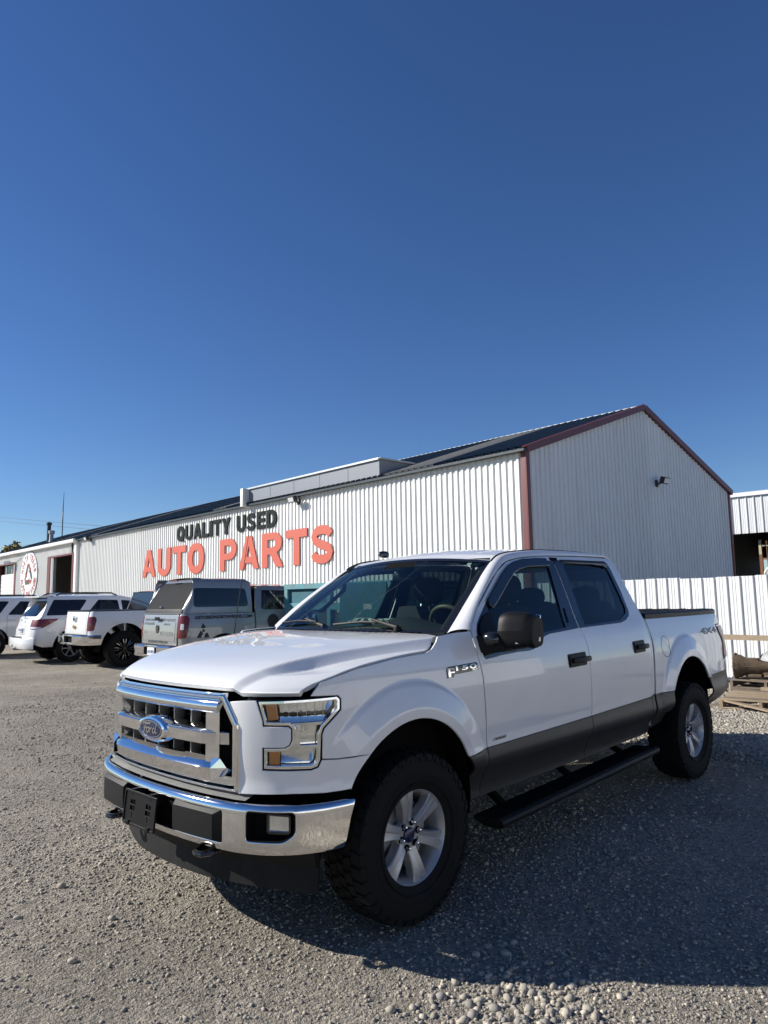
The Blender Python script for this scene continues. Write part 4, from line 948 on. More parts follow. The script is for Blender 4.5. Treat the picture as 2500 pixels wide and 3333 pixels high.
rf=obj('roof',(lambda vf:(vf[0],[f[::-1] for f in vf[1]]))(grid(50,61,lambda i,j:roof_pt(i,j))),'white_paint',pk,40)
for sy in (1,-1): obj('drip_rail',tube([(p[0],sy*(p[1]+.004),p[2]+.003) for p in Ii[18:58]],.005,6),'black_dusty',rf)
fin=obj('shark_fin',mv(blob(.055,.022,.028,3,0,.8),(-1.26,-.42,1.932)),'black_gloss',rf)
# windshield: ruled between cowl line and header
def ws_pt(i,j,ins=0.0):
    u=2*j-1; b0=np.array((-.500+.13*(1-u*u),.800*u,1.386-.004*(1-u*u))); t0=np.array((HDR(u)+.012,.692*u,1.828+.040*(1-u*u)))
    p=b0+(t0-b0)*i; n=np.array((.58,.10*u,.80)); return tuple(p+n*(.020*4*i*(1-i)-ins))
obj('windshield',grid(20,41,lambda i,j:ws_pt(i,j,.004)),'windshield_glass',pk,180)
def band(i0,i1,j0,j1,n=24,ins=.001): return grid(3 if i1-i0<.2 else 20,n,lambda i,j:ws_pt(i0+(i1-i0)*i,j0+(j1-j0)*j,ins))
obj('windshield_border',join(band(0,.03,0,1),band(.955,1.0,0,1),band(0,1,0,.022,3),band(0,1,.978,1,3)),'black_gloss',pk)
obj('sensor_patch',band(.86,.965,.40,.60,8,.003),'void',pk)
obj('inspection_sticker',band(.905,.945,.885,.905,4,.0055),'sticker',pk); obj('inspection_sticker',band(.90,.945,.913,.945,4,.0055),'decal_black',pk)
cr=[(.10,.52),(.16,.545),(.22,.54),(.33,.575),(.40,.58),(.55,.615),(.72,.64),(.9,.655),(.97,.66)]
cj=np.random.default_rng(3); crp=[]
for (a0,b0),(a1,b1) in zip(cr,cr[1:]):
    for k in range(5): crp.append(ws_pt(a0+(a1-a0)*k/5,b0+(b1-b0)*k/5+cj.normal(0,.003),-.0005))
obj('glass_crack',tube(crp,.0009,4),'galvanised',pk)
# --- hood
_XF=curve([(-.2,.861),(0,.868),(.2,.861),(.45,.824),(.55,.804),(.63,.779),(.70,.745),(.80,.672),(.86,.618),(.90,.578),(.95,.53)],10)[1]
def xf_(y): return np.interp(np.abs(y),_XF[:,0],_XF[:,1])
_HT=curve([(0,0),(.010,.014),(.03,.030),(.06,.047),(.10,.064),(.15,.081),(.25,.106),(.35,.124),(.5,.147),(.65,.163),(.85,.187),(1.05,.198),(1.3,.202)],8)[1]
_HF=curve([(0,0),(.012,.014),(.04,.030),(.08,.048),(.16,.075),(.29,.105),(.53,.136),(.77,.153),(1.0,.162),(1.3,.166)],8)[1]
_YC=curve([(-.90,.525),(-.82,.545),(-.5,.637),(0,.779),(.30,.865),(.45,.905)],8)[1]; _YV=curve([(-.90,.56),(-.82,.583),(-.70,.622),(-.3,.755),(0,.845),(.15,.897),(.3,.945),(.45,.99)],8)[1]
_HX=curve([(-.9,.056),(-.6,.066),(-.46,.076),(-.33,.099),(-.09,.128),(.15,.143),(.45,.150)],8)[1]
def _hp(d,c): return np.interp(d,c[:,0],c[:,1])
def hood_z(x,y):
    ya=np.abs(y); d=np.maximum(xf_(y)-x,0)
    zt=1.188+_hp(d,_HT)-.005*(ya/.62)**2
    zf=1.166+np.minimum(_hp(d,_HF),_hp(-x,_HX))
    yc=_hp(-x,_YC); yv=_hp(-x,_YV)
    t=(ya-yc)/(yv-yc); e=.10; t=np.where(t<-e,0,np.where(t<e,(t+e)**2/(4*e),np.where(t<1-e,t,np.where(t<1+e,1-(1+e-t)**2/(4*e),1))))
    z=zt*(1-t)+np.minimum(zf,zt)*t
    return z-.004*sstep(.54,.30,ya)*sstep(.10,.30,d)
YE=[(.572,.857),(.545,.866),(.462,.886),(.330,.902),(.09,.915),(-.13,.918),(-.185,.912),(-.235,.898),(-.262,.880)]
def hs(u,v): x=xf_(v)-u; return np.stack([x,v,hood_z(x,v)],-1)         # u: distance behind the front lip
HO=[(0.0,y) for y in np.linspace(0,.842,60)]+[(float(xf_(b)-a),b) for a,b in YE]+[(float(xf_(b)-a),b) for a,b in ((-.36,.84),(-.40,.74),(-.405,.5),(-.40,.25),(-.395,0))]
HO=HO+[(a,-b) for a,b in HO[::-1][1:-1]]
HO=[(float(a),float(b)) for a,b in HO]
hd=obj('hood',panel(HO,hs,.0105,rnd=.004,thick=.026,flip=True),'white_paint',pk,40)
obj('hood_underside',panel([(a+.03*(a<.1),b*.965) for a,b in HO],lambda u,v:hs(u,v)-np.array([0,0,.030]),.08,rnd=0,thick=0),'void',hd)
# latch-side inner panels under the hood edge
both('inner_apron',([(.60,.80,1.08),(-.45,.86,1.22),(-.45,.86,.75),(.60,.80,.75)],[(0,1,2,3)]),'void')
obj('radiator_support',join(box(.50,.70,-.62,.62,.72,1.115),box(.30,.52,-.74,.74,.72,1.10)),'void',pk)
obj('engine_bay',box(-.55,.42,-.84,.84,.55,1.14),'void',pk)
both('hood_bump_stop',mv(lathe([(0,.03),(.025,.028),(.03,0),(.03,-.03)],12,'z'),(.735,.62,1.125)),'black_plastic')
# cowl panel with louvres and wipers
cw=obj('cowl',grid(8,41,lambda i,j:(-.385-.03*i-(.11*i)*(1-.0)+(.13*i*0)+((-.500+.13*(1-(2*j-1)**2))+.385+.14)*i,.84*(2*j-1),hood_z(np.array(-.39),np.array(.84*(2*j-1)))-.012+.012*i)),'black_dusty',pk)
for k in range(26):
    y_=-.66+k*.052; obj('louvre',xf(box(-.052,.052,-.011,.011,0,.012,.003),Matrix.Translation((-.44+.09*(1-(y_/.8)**2)*.4,y_,float(hood_z(np.array(-.39),np.array(y_)))-.006))@Matrix.Rotation(R(28),4,'Z')),'black_plastic',cw)
def wiper(y0,a1,bx):
    w_=link('wiper',None,pk); p0=Vector((-.435,y0,1.392)); 
    mid=Vector(ws_pt(.10,.5+.5*(y0+a1*.34)/.8,-.03)); tip=Vector(ws_pt(.075,.5+.5*(y0+a1*.5)/.8,-.018))
    obj('pivot',mv(lathe([(0,.03),(.022,.026),(.028,0),(.028,-.03)],12,'z'),p0),'black_plastic',w_)
    obj('arm',tube([p0+Vector((0,0,.02)),p0*.6+mid*.4+Vector((0,0,.012)),mid],[.017,.013,.008],8),'black_dusty',w_)
    A=Vector(ws_pt(.055,.5+.5*(y0+a1*.86)/.8,-.016)); B=Vector(ws_pt(.085,.5+.5*(y0+a1*.12)/.8,-.016)); 
    obj('blade',tube([A,A*.5+B*.5+Vector((.0,0,.010)),B],.008,6),'black_plastic',w_)
wiper(.47,-.62,0); wiper(-.20,-.62,0)
# --- grille: everything follows the nose curve
def nose(y,o=0,PL=None):
    P=PL or PLAN; xs=[q[0] for q in P[:9]]; ys=[q[1] for q in P[:9]]
    a=abs(y); x=np.interp(a,ys,xs); h=.03; dx=np.interp(a+h,ys,xs)-np.interp(abs(a-h),ys,xs); dy=(a+h)-abs(a-h) if a>h else 2*a+1e-6
    n=Vector((dy,-dx,0)) if dy>1e-4 else Vector((1,0,0)); n.normalize(); n=Vector((n.x,math.copysign(n.y,y),0))
    return Vector((x,y,0))+n*o,n
def nbar(y0,y1,sec,n=None,PL=None,bend=0.0):
    """section of (offset outwards, z) swept along the nose from y0 to y1"""
    n=n or max(2,int(abs(y1-y0)/.03)+1); path=[]
    for k in range(n):
        y=y0+(y1-y0)*k/(n-1); p,nn=nose(y,-bend*max(0,abs(y)-.42),PL); path.append((p,nn,Vector((0,0,1))))
    return sweep(path,sec)
def rsec(o0,o1,z0,z1,b): return [(o0,z0),(o1-b,z0),(o1,z0+b),(o1,z1-b),(o1-b,z1),(o0,z1)]
gr=link('grille',None,pk)
obj('backing',nbar(-.60,.60,[(-.10,.73),(-.10,1.15),(-.11,1.15),(-.11,.73)]),'void',gr)
# outer frame: polygon ring on the nose sheet
def nsurf(u,v):
    P=np.array([tuple(nose(float(a))[0]) for a in np.ravel(u)]); P[:,2]=np.ravel(v); return P
FR=[(-.604,.725),(.604,.725),(.604,1.020),(.515,1.150),(-.515,1.150),(-.604,1.020)]
FRi=[(-.572,.785),(.572,.785),(.572,1.012),(.500,1.118),(-.500,1.118),(-.572,1.012)]
FRo=[(-.604,.722),(-.585,.722),(-.585,.745),(.585,.745),(.585,.722),(.604,.722),(.604,1.020),(.515,1.150),(-.515,1.150),(-.604,1.020)]
obj('frame',panel(FRo,nsurf,.03,[FRi],rnd=.010,thick=.07,off=.012),'chrome',gr,50)
obj('frame_bead',panel(inset(FR,-.006),nsurf,.03,[inset(FR,.004)],rnd=.002,thick=.05,off=.002),'chrome_clean',gr)
def top_sec(): return [(-.05,1.060),(.004,1.060),(.028,1.070),(.036,1.085),(.034,1.105),(.024,1.124),(.010,1.136),(-.05,1.140)]
obj('top_bar',nbar(-.50,.50,top_sec()),'chrome',gr,50); obj('top_lip',nbar(-.50,.50,rsec(-.02,.024,1.137,1.150,.004)),'chrome',gr)
mid=[(-.05,.924),(.030,.920),(.044,.926),(.046,.978),(.036,.986),(-.04,1.002)]
obj('middle_bar',nbar(-.52,.55,mid,bend=.32),'chrome',gr)
low=[(-.05,.765),(.020,.762),(.040,.770),(.048,.820),(.040,.832),(.0,.862),(-.05,.864)]
obj('lower_bar',nbar(-.47,.47,low,bend=.25),'chrome',gr)
for sy in (1,-1):
    obj('lower_bar_end',(lambda vf:vf if sy==1 else flipy(vf))(([ (*tuple(nose(y,o)[0])[:2],z) for y,o,z in ((.472,.046,.820),(.478,.044,.768),(.56,.028,.828),(.52,.030,.866),(.455,.02,.862),(.47,-.03,.765),(.56,-.03,.80))],[(0,1,2,3),(0,3,4),(1,5,6,2)])),'chrome_clean',gr,0)
    V=nbar(.418,.508,rsec(-.05,.024,.835,1.115,.008),5); obj('pillar',V if sy==1 else flipy(V),'chrome',gr)
    # mesh insert
    hx=[]
    for r_ in range(22):
        for c_ in range(6):
            yy=.505+c_*.0145+(.007 if r_%2 else 0); zz=.80+r_*.0132
            if yy>.575 or (zz>1.0 and yy>.575-(zz-1.0)*.66): continue
            pts=[(yy+.0073*math.cos(a),zz+.0068*math.sin(a)) for a in np.linspace(0,2*math.pi,7)[:-1]]; ptsi=[(yy+.0057*math.cos(a),zz+.0052*math.sin(a)) for a in np.linspace(0,2*math.pi,7)[:-1]]
            P=[(*tuple(nose(a,-.035)[0])[:2],b) for a,b in pts]+[(*tuple(nose(a,-.035)[0])[:2],b) for a,b in ptsi]
            hx.append((P,[(i,(i+1)%6,6+(i+1)%6,6+i) for i in range(6)]))
    vf=join(*hx); o_=obj('mesh_insert',vf if sy==1 else flipy(vf),'black_plastic',gr,0); o_['kind']='stuff'
for y_ in (-.34,-.19,-.045,.105,.255):
    for za,zb in ((1.0,1.062),(.862,.924)): obj('slat',nbar(y_-.003,y_+.003,rsec(-.07,-.012,za,zb,.002),2),'dull_steel',gr)
for z in (.885,.905,1.02,1.043): obj('shutter',nbar(-.46,.46,rsec(-.085,-.07,z,z+.006,.001)),'black_plastic',gr)
# badge: chrome oval bulge, blue oval, script
bg_=link('emblem',None,gr)
def oval(a,b,o,dome=0,n=40,x0=.0):
    c=Vector((.862+o,0,.952)); V=[tuple(c+Vector((dome,0,0)))];F=[]
    for rr in (.5,.8,1.0):
        for k in range(n): t=2*math.pi*k/n; V.append((c.x+dome*(1-rr*rr),a*rr*math.cos(t),c.z+b*rr*math.sin(t)))
    for k in range(n): F.append((0,1+k,1+(k+1)%n))
    for q in range(2):
        for k in range(n): F.append((1+q*n+k,1+(q+1)*n+k,1+(q+1)*n+(k+1)%n,1+q*n+(k+1)%n))
    return V,F
def ovring(a0,b0,x0,a1,b1,x1,n=40):
    V=[(x0,a0*math.cos(2*math.pi*k/n),.952+b0*math.sin(2*math.pi*k/n)) for k in range(n)]+[(x1,a1*math.cos(2*math.pi*k/n),.952+b1*math.sin(2*math.pi*k/n)) for k in range(n)]
    return V,[(k,(k+1)%n,n+(k+1)%n,n+k) for k in range(n)]
X0=.862
obj('surround',join(ovring(.165,.072,X0+.01,.150,.066,X0+.040),ovring(.150,.066,X0+.040,.135,.057,X0+.056),ovring(.135,.057,X0+.056,.118,.048,X0+.060),ovring(.118,.048,X0+.060,.112,.044,X0+.055)),'chrome_clean',bg_,60)
obj('field',oval(.113,.0445,.054,.006),'ford_blue',bg_,60)
def oring(a,b,w_,x):
    return ovring(a,b,x,a-w_,b-w_*.8,x)
obj('rim_line',oring(.107,.0405,.0035,X0+.0595),'chrome_clean',bg_,0)
# hand drawn script strokes, (y across, z up) with widths
SCR=[[(-.066,.011,.0022),(-.060,.021,.003),(-.045,.024,.0035),(-.028,.021,.0045),(-.012,.023,.0045),(.004,.026,.0035)],
     [(-.040,.021,.003),(-.046,.008,.0045),(-.052,-.008,.005),(-.060,-.019,.0035),(-.068,-.020,.0025),(-.070,-.013,.002)],
     [(-.064,.000,.002),(-.050,.001,.0025),(-.036,.004,.003),(-.028,.008,.002)],
     [(-.018,.006,.003),(-.028,.002,.004),(-.031,-.009,.0045),(-.024,-.016,.004),(-.013,-.012,.004),(-.009,-.002,.0045),(-.015,.006,.003),(-.004,.005,.002)],
     [(-.002,.006,.003),(.001,-.004,.0045),(-.002,-.015,.0035),(.003,-.002,.003),(.012,.006,.004),(.019,.004,.003)],
     [(.041,.003,.003),(.031,.007,.0035),(.024,-.002,.0045),(.024,-.012,.0045),(.033,-.015,.0035),(.042,-.006,.003),(.052,.015,.004),(.056,.026,.003)],
     [(.052,.015,.0035),(.047,-.004,.0045),(.046,-.013,.004),(.054,-.014,.0025),(.066,-.006,.002)]]
def script(scale,fn):
    out=[]
    for st_ in SCR:
        q=_cat([(a,b,c) for a,b,c in st_],5); V=[];F=[]
        for i,(a,b,c) in enumerate(q):
            t=q[min(i+1,len(q)-1)][:2]-q[max(i-1,0)][:2]; t=t/(np.linalg.norm(t)+1e-9); nn=np.array((-t[1],t[0]))
            for s_ in (-1,1): e=np.array((a,b))+nn*s_*c*.62; V.append(fn(e[0]*scale,e[1]*scale))
        for i in range(len(q)-1): F.append((2*i,2*i+2,2*i+3,2*i+1))
        out.append((V,F))
    return join(*out)
obj('script',script(1.12,lambda a,b:(X0+.0615-(a/.113)**2*.004,a,.952+b*1.02)),'chrome_clean',bg_,0)
# --- front bumper
BP_=[(.922,0),(.917,.2),(.901,.4),(.868,.6),(.834,.7),(.776,.8),(.690,.885),(.58,.945),(.44,.982)]
_LB,_QB=curve(BP_+[(.36,.992),(.25,.995)],16)
def bplan(s):
    x=np.interp(s,_LB,_QB[:,0]);y=np.interp(s,_LB,_QB[:,1]);h=.015
    tx=np.interp(s+h,_LB,_QB[:,0])-np.interp(s-h,_LB,_QB[:,0]);ty=np.interp(s+h,_LB,_QB[:,1])-np.interp(s-h,_LB,_QB[:,1]);n=np.hypot(tx,ty)+1e-9
    return x,y,ty/n,-tx/n
_BZ=curve([(.455,-.060),(.470,-.018),(.50,-.004),(.56,.0),(.62,.0),(.655,-.001),(.672,-.005),(.684,-.013),(.691,-.028),(.694,-.048),(.695,-.06)],8)[1]
def BSf(s,z):
    a=np.abs(s); x,y,nx,ny=bplan(a); o=np.interp(z,_BZ[:,0],_BZ[:,1]); sg=np.where(s<0,-1,1)
    return np.stack([x+nx*o,(y+ny*o)*sg,z+0*o],-1)
def bs_of_y(y): return float(np.interp(y,_QB[:,1],_LB))
Se=bs_of_y(.980)
fog=lambda sg:[(sg*a,b) for a,b in rounded([(bs_of_y(.700),.532),(bs_of_y(.845),.532),(bs_of_y(.880),.565),(bs_of_y(.880),.655),(bs_of_y(.700),.660)],.02)]
padh=lambda sg:[(sg*a,b) for a,b in rounded([(.235,.505),(.565,.512),(.565,.650),(.235,.648)],.012)]
cen=rounded([(-.235,.515),(.235,.515),(.235,.640),(-.235,.640)],.01)
topz=.6925
BO=[(-Se+.03,.475)]+[(a,.470) for a in np.linspace(-Se+.05,Se-.05,40)]+[(Se-.03,.475),(Se,.60),(Se+.03,.680)]+[(a,topz-.004*(abs(a)>.9)) for a in np.linspace(Se-.02,-Se+.02,40)]+[(-Se-.03,.680),(-Se,.60)]
inner=rounded([(-.575,.508),(.575,.508),(.575,.648),(-.575,.648)],.014)
fb=obj('front_bumper',panel(BO,BSf,.022,[fog(1),fog(-1),inner],rnd=.006,thick=.03),'chrome',pk,50)
obj('recess',panel(inset(inner,-.01),BSf,.05,rnd=0,thick=0,off=-.03),'void',fb)
for sg in (1,-1):
    PD=[(sg*a,b) for a,b in rounded([(.240,.512),(.572,.512),(.572,.652),(.240,.652)],.014)]
    PT=[(sg*a,b) for a,b in rounded([(.248,.520),(.535,.520),(.535,.632),(.248,.632)],.008)]
    q=obj('pad',panel(PD,BSf,.03,[PT],rnd=0,thick=.03,off=.0),'black_dusty',fb)
    # raised face with sloped shoulders
    def loopz(P,o): 
        P=dens(P,.03); s_=np.array([p[0] for p in P]);z_=np.array([p[1] for p in P]); Q=BSf(s_,z_); x,y,nx,ny=bplan(np.abs(s_)); Q=Q.copy(); Q[:,0]+=nx*o; Q[:,1]+=ny*o*np.sign(s_); return Q
    a=loopz(rounded([(sg*.240,.512),(sg*.572,.512),(sg*.572,.652),(sg*.240,.652)],.010,2),-.012); n_=len(a)
    obj('pad_face',panel(PT,BSf,.03,rnd=0,thick=0,off=.018),'black_dusty',q)
    P0=rounded([(.240,.512),(.572,.512),(.572,.652),(.240,.652)],.010,2); P1=rounded([(.248,.520),(.535,.520),(.535,.632),(.248,.632)],.008,2)
    def lp(P,o):
        s_=np.array([p[0] for p in P]);z_=np.array([p[1] for p in P]); Q=BSf(s_,z_); x,y,nx,ny=bplan(s_); Q=Q.copy(); Q[:,0]+=nx*o; Q[:,1]+=ny*o; return [tuple(v) for v in Q]
    V=lp(P0,0)+lp(P1,.018); n_=len(P0); vf=(V,[(i,(i+1)%n_,n_+(i+1)%n_,n_+i) for i in range(n_)])
    obj('pad_shoulder',vf if sg==1 else flipy(vf),'black_dusty',q,20)
    fo=link('fog_light',None,fb)
    obj('pocket',panel(inset(fog(sg),-.004),BSf,.03,rnd=0,thick=0,off=-.05),'void',fo); 
    obj('pocket_wall',panel(fog(sg),BSf,.03,[inset(fog(sg),.004)],rnd=0,thick=.05,off=-.003),'black_plastic',fo)
    LF=[(sg*a,b) for a,b in rounded([(bs_of_y(.790),.572),(bs_of_y(.862),.566),(bs_of_y(.862),.636),(bs_of_y(.790),.645)],.008)]
    obj('lamp_bezel',panel(inset(LF,-.008),BSf,.02,[inset(LF,.002)],rnd=.002,thick=.03,off=-.018),'black_gloss',fo)
    obj('lamp_reflector',panel(LF,BSf,.012,rnd=0,thick=.01,off=-.030),'reflector',fo); obj('lamp_lens',panel(LF,BSf,.03,rnd=0,thick=0,off=-.020),'lens_glass',fo)
# grey step pad between bumper and grille, lower shadow gap
def stepz(i,j):
    y=-.66+1.32*j; p,n=nose(y,0,BP_); q,m=nose(y,-.045); a=p-n*.042; t=i; return (a.x+(q.x-a.x)*t,y,.6925+.022*t)
obj('step_pad',grid(4,45,stepz),'grey_valance',fb)
obj('lower_intake',nbar(-.58,.58,rsec(-.09,-.030,.70,.765,.004)),'void',gr)
for sg in (1,-1): 
    for k in range(2): obj('intake_rib',nbar(sg*(.06+k*.24),sg*(.26+k*.24),rsec(-.035,-.026,.725,.75,.003)),'black_plastic',gr)
# license bracket
lb=link('license_bracket',None,fb); X1=.968
cut=[]; 
for sy in (-.077,.077):
    for dy in (-.024,.003):
        for dz in (.592,.562): cut.append(rounded([(sy+dy,dz-.012),(sy+dy+.022,dz-.012),(sy+dy+.022,dz+.012),(sy+dy,dz+.012)],.002,2))
    cut.append([(sy-.003,.520),(sy+.003,.520),(sy+.003,.548),(sy-.003,.548)])
obj('plate',panel(rounded([(-.155,.488),(.155,.488),(.155,.645),(-.155,.645)],.010),lambda u,v:np.stack([X1+.012*(0*u)-.0*v,u,v],-1)+np.stack([-(v-.56)*.10,0*u,0*u],-1),.03,cut,rnd=.001,thick=.004),'black_plastic',lb)
obj('raised_rim',panel(rounded([(-.157,.486),(.157,.486),(.157,.647),(-.157,.647)],.010),lambda u,v:np.stack([X1+.006-(v-.56)*.10,u,v],-1),.05,[rounded([(-.148,.496),(.148,.496),(.148,.637),(-.148,.637)],.008)],rnd=.0015,thick=.010),'black_plastic',lb)
for sy in (-.10,.10): obj('clip',box(X1-.02,X1+.018,sy-.014,sy+.014,.482,.505,.003),'black_plastic',lb)
for sy in (-.09,.09): obj('bracket_strap',box(.88,X1-.006,sy-.010,sy+.010,.60,.652),'black_plastic',lb)
obj('mount_block',box(.86,X1-.010,-.085,.085,.53,.61),'void',lb)
# air dam, tow hooks
DAM=[(.812,0),(.803,.2),(.782,.35),(.710,.58),(.648,.74),(.58,.89)]
def dam_sweep(sec):
    L_,Q_=curve(DAM,8); P=[(a,-b) for a,b in Q_[::-1]]+[tuple(q) for q in Q_[1:]]; path=[]
    for i,q in enumerate(P):
        t_=np.array(P[min(i+1,len(P)-1)])-np.array(P[max(i-1,0)]); t_/=np.linalg.norm(t_); path.append(((q[0],q[1],0),(t_[1],-t_[0],0),(0,0,1)))
    return sweep(path,sec)
ad_=obj('air_dam',dam_sweep([(-.020,.462),(-.014,.40),(-.006,.33),(.0,.283),(-.010,.283),(-.03,.40),(-.05,.462)]),'black_dusty',pk,40)
obj('lip_seal',dam_sweep([(.045,.478),(.030,.45),(.016,.40),(-.004,.395),(-.05,.46)]),'black_dusty',ad_)
for sy in (-.44,.44):
    obj('tow_hook',tube([(.70,sy-.05,.452),(.82,sy-.045,.448),(.875,sy-.043,.446),(.908,sy-.026,.445),(.915,sy,.445),(.908,sy+.026,.445),(.875,sy+.043,.446),(.82,sy+.045,.448),(.70,sy+.05,.452)],.0135,10),'black_gloss',pk)
# --- wheels
def make_wheel():
    w_=link('wheel',None,pk)
    Rt,Wt=.413,.135
    prof=[(.228,-.115),(.245,-.128),(.30,-.138),(.355,-.136),(.388,-.128),(.400,-.112),(.403,-.06),(.404,0),(.403,.06),(.400,.112),(.388,.128),(.355,.136),(.30,.138),(.245,.128),(.228,.115),(.222,.10),(.222,-.10)]
    ty=[lathe(prof,72,'y',True)]
    nb=38
    for k in range(nb):
        a0=2*math.pi*k/nb
        for row,(h0,h1,da,wd,off) in enumerate(((.080,.132,.055,.118,0),(.026,.074,.05,.112,.4),(-.022,.020,.05,.104,.15),(-.074,-.028,.05,.112,.65),(-.132,-.080,.055,.118,.5))):
            a=a0+off*2*math.pi/nb; ww=wd
            V=[]
            for rr in (.396,.4145 if row in (1,2,3) else .4135):
                for hh,sk in ((h0,0),(h1,.035)):
                    for s_ in (-1,1):
                        an=a+s_*ww/2+sk*(1 if row%2 else -1); r2=rr-(.010 if abs(hh)>.125 else 0); V.append((r2*math.cos(an),hh,r2*math.sin(an)))
            ty.append((V,[(0,1,3,2),(4,6,7,5),(0,4,5,1),(2,3,7,6),(0,2,6,4),(1,5,7,3)]))
        # shoulder lugs running down the sidewall
        V=[]
        for rr,hh in ((.405,.128),(.372,.1385)):
            for s_ in (-1,1): an=a0+s_*(.05 if k%2 else .038); V.append((rr*math.cos(an),hh,rr*math.sin(an)))
        for rr,hh in ((.398,.124),(.368,.130)):
            for s_ in (-1,1): an=a0+s_*(.05 if k%2 else .038); V.append((rr*math.cos(an),hh,rr*math.sin(an)))
        ty.append((V,[(0,1,3,2),(4,6,7,5),(0,4,5,1),(2,3,7,6),(0,2,6,4),(1,5,7,3)]))
    for rr in (.262,.30): ty.append(lathe([(rr,.134),(rr+.004,.1395),(rr+.008,.134)],60,'y'))
    t_=obj('tyre',join(*ty),'rubber',w_,30)
    obj('rim_barrel',lathe([(.200,-.10),(.205,-.02),(.208,.05),(.214,.082),(.224,.098),(.234,.106),(.238,.112),(.234,.117),(.226,.112),(.221,.100),(.212,.088),(.203,.06),(.199,-.09)],60,'y',True),'alloy',w_,40)
    obj('brake_disc',lathe([(.07,.02),(.165,.02),(.165,-.005),(.07,-.005)],40,'y',True),'dull_steel',w_)
    obj('dark_back',lathe([(0,-.04),(.205,-.04)],40,'y'),'void',w_)
    for k in range(6):
        st=[(.066,.031,.072),(.10,.032,.083),(.135,.035,.092),(.168,.039,.098),(.196,.045,.100),(.222,.056,.099)]
        V=[];F=[]
        for r_,hw,yy in st:
            for f_,d_ in ((-1,-.055),(-1.0,-.006),(-.86,.0),(-.10,-.008),(.0,-.008),(.10,.002),(.86,.0),(1.0,-.006),(1.0,-.055)): V.append((r_,yy+d_,f_*hw))
        for i in range(len(st)-1):
            for j in range(8): F.append((i*9+j,i*9+j+1,(i+1)*9+j+1,(i+1)*9+j))
        o_=obj('spoke',xf((V,F),Matrix.Rotation(-(R(18)+k*math.pi/3),4,'Y')),'alloy',w_,12)
    obj('hub',lathe([(0,.06),(.078,.066),(.082,.060),(.082,.03)],40,'y'),'alloy',w_,30)
    obj('centre_cap',lathe([(0,.078),(.030,.077),(.037,.072),(.038,.062)],30,'y'),'ford_blue',w_,40)
    obj('cap_script',script(.30,lambda a,b:(-b*1.0,.0785,-a) if False else (b*1.25,.0785,a)),'chrome',w_,0)
    obj('cap_ring',join(*[([(.0245*math.cos(2*math.pi*k/28)*.55,.0782,.034*math.sin(2*math.pi*k/28)) for k in range(28)]+[(.0225*math.cos(2*math.pi*k/28)*.55,.0782,.0325*math.sin(2*math.pi*k/28)) for k in range(28)],[(k,(k+1)%28,28+(k+1)%28,28+k) for k in range(28)])]),'chrome',w_,0)
    for k in range(6):
        a=R(48)+k*math.pi/3; obj('lug_pocket',mv(lathe([(0,.0672),(.0175,.0672),(.0185,.0695)],14,'y'),(.0625*math.cos(a),.001,.0625*math.sin(a))),'void',w_)
        obj('lug_nut',mv(lathe([(0,.094),(.007,.092),(.0105,.084),(.0115,.066)],6,'y'),(.0625*math.cos(a),0,.0625*math.sin(a))),'chrome_clean',w_,40)
    return w_
wf=make_wheel(); index_kids(); wf.location=(0,.858,.408); wf.scale=(.988,1,.988)
for x_,y_,rz in ((-3.683,.858,0),(0,-.858,math.pi),(-3.683,-.858,math.pi)):
    c_=copy_tree(wf,pk); c_.location=(x_,y_,.408); c_.rotation_euler=(0,R(40) if x_<-1 else R(13),rz)
wf.rotation_euler=(0,R(0),R(-1.5))
# wheel wells and chassis
for xc,zc,rx,rz in ((.015,.54,.462,.455),(-3.622,.60,.487,.46)):
    V=[];F=[];n=24
    for k in range(n+1):
        a=math.pi*k/n*1.16-.25
        for y_ in (float(plan(s_of_x(min(.5,xc+rx*math.cos(a))))[1])-.004,.52): V.append((xc+rx*math.cos(a),y_,zc+rz*math.sin(a)))
    for k in range(n): F.append((2*k,2*k+2,2*k+3,2*k+1))
    V+= [(xc,.52,zc)]; c0=len(V)-1
    for k in range(n): F.append((2*k+1,2*k+3,c0))
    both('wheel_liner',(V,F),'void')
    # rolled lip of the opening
ch=obj('chassis_light_block',join(box(-4.75,.75,-.42,-.34,.42,.56,.01),box(-4.75,.75,.34,.42,.42,.56,.01),box(-2.85,-.45,-.90,.90,.50,.54),box(-.45,.70,-.45,.45,.42,.60),box(-4.7,-2.95,-.60,.60,.56,.66)),'void',pk)  # frame rails, plus black floor boxes added to block light underneath
obj('rear_axle',join(tube([(-3.683,-.78,.413),(-3.683,.78,.413)],.045,10),mv(blob(.16,.2,.17,2),(-3.683,.05,.413))),'void',pk); obj('front_axle',tube([(0,-.78,.40),(0,.78,.40)],.04,8),'void',pk)
obj('exhaust',tube([(-1.5,-.25,.42),(-2.6,-.3,.42),(-3.3,-.45,.47),(-4.4,-.6,.45)],.05,8),'black_dusty',pk)
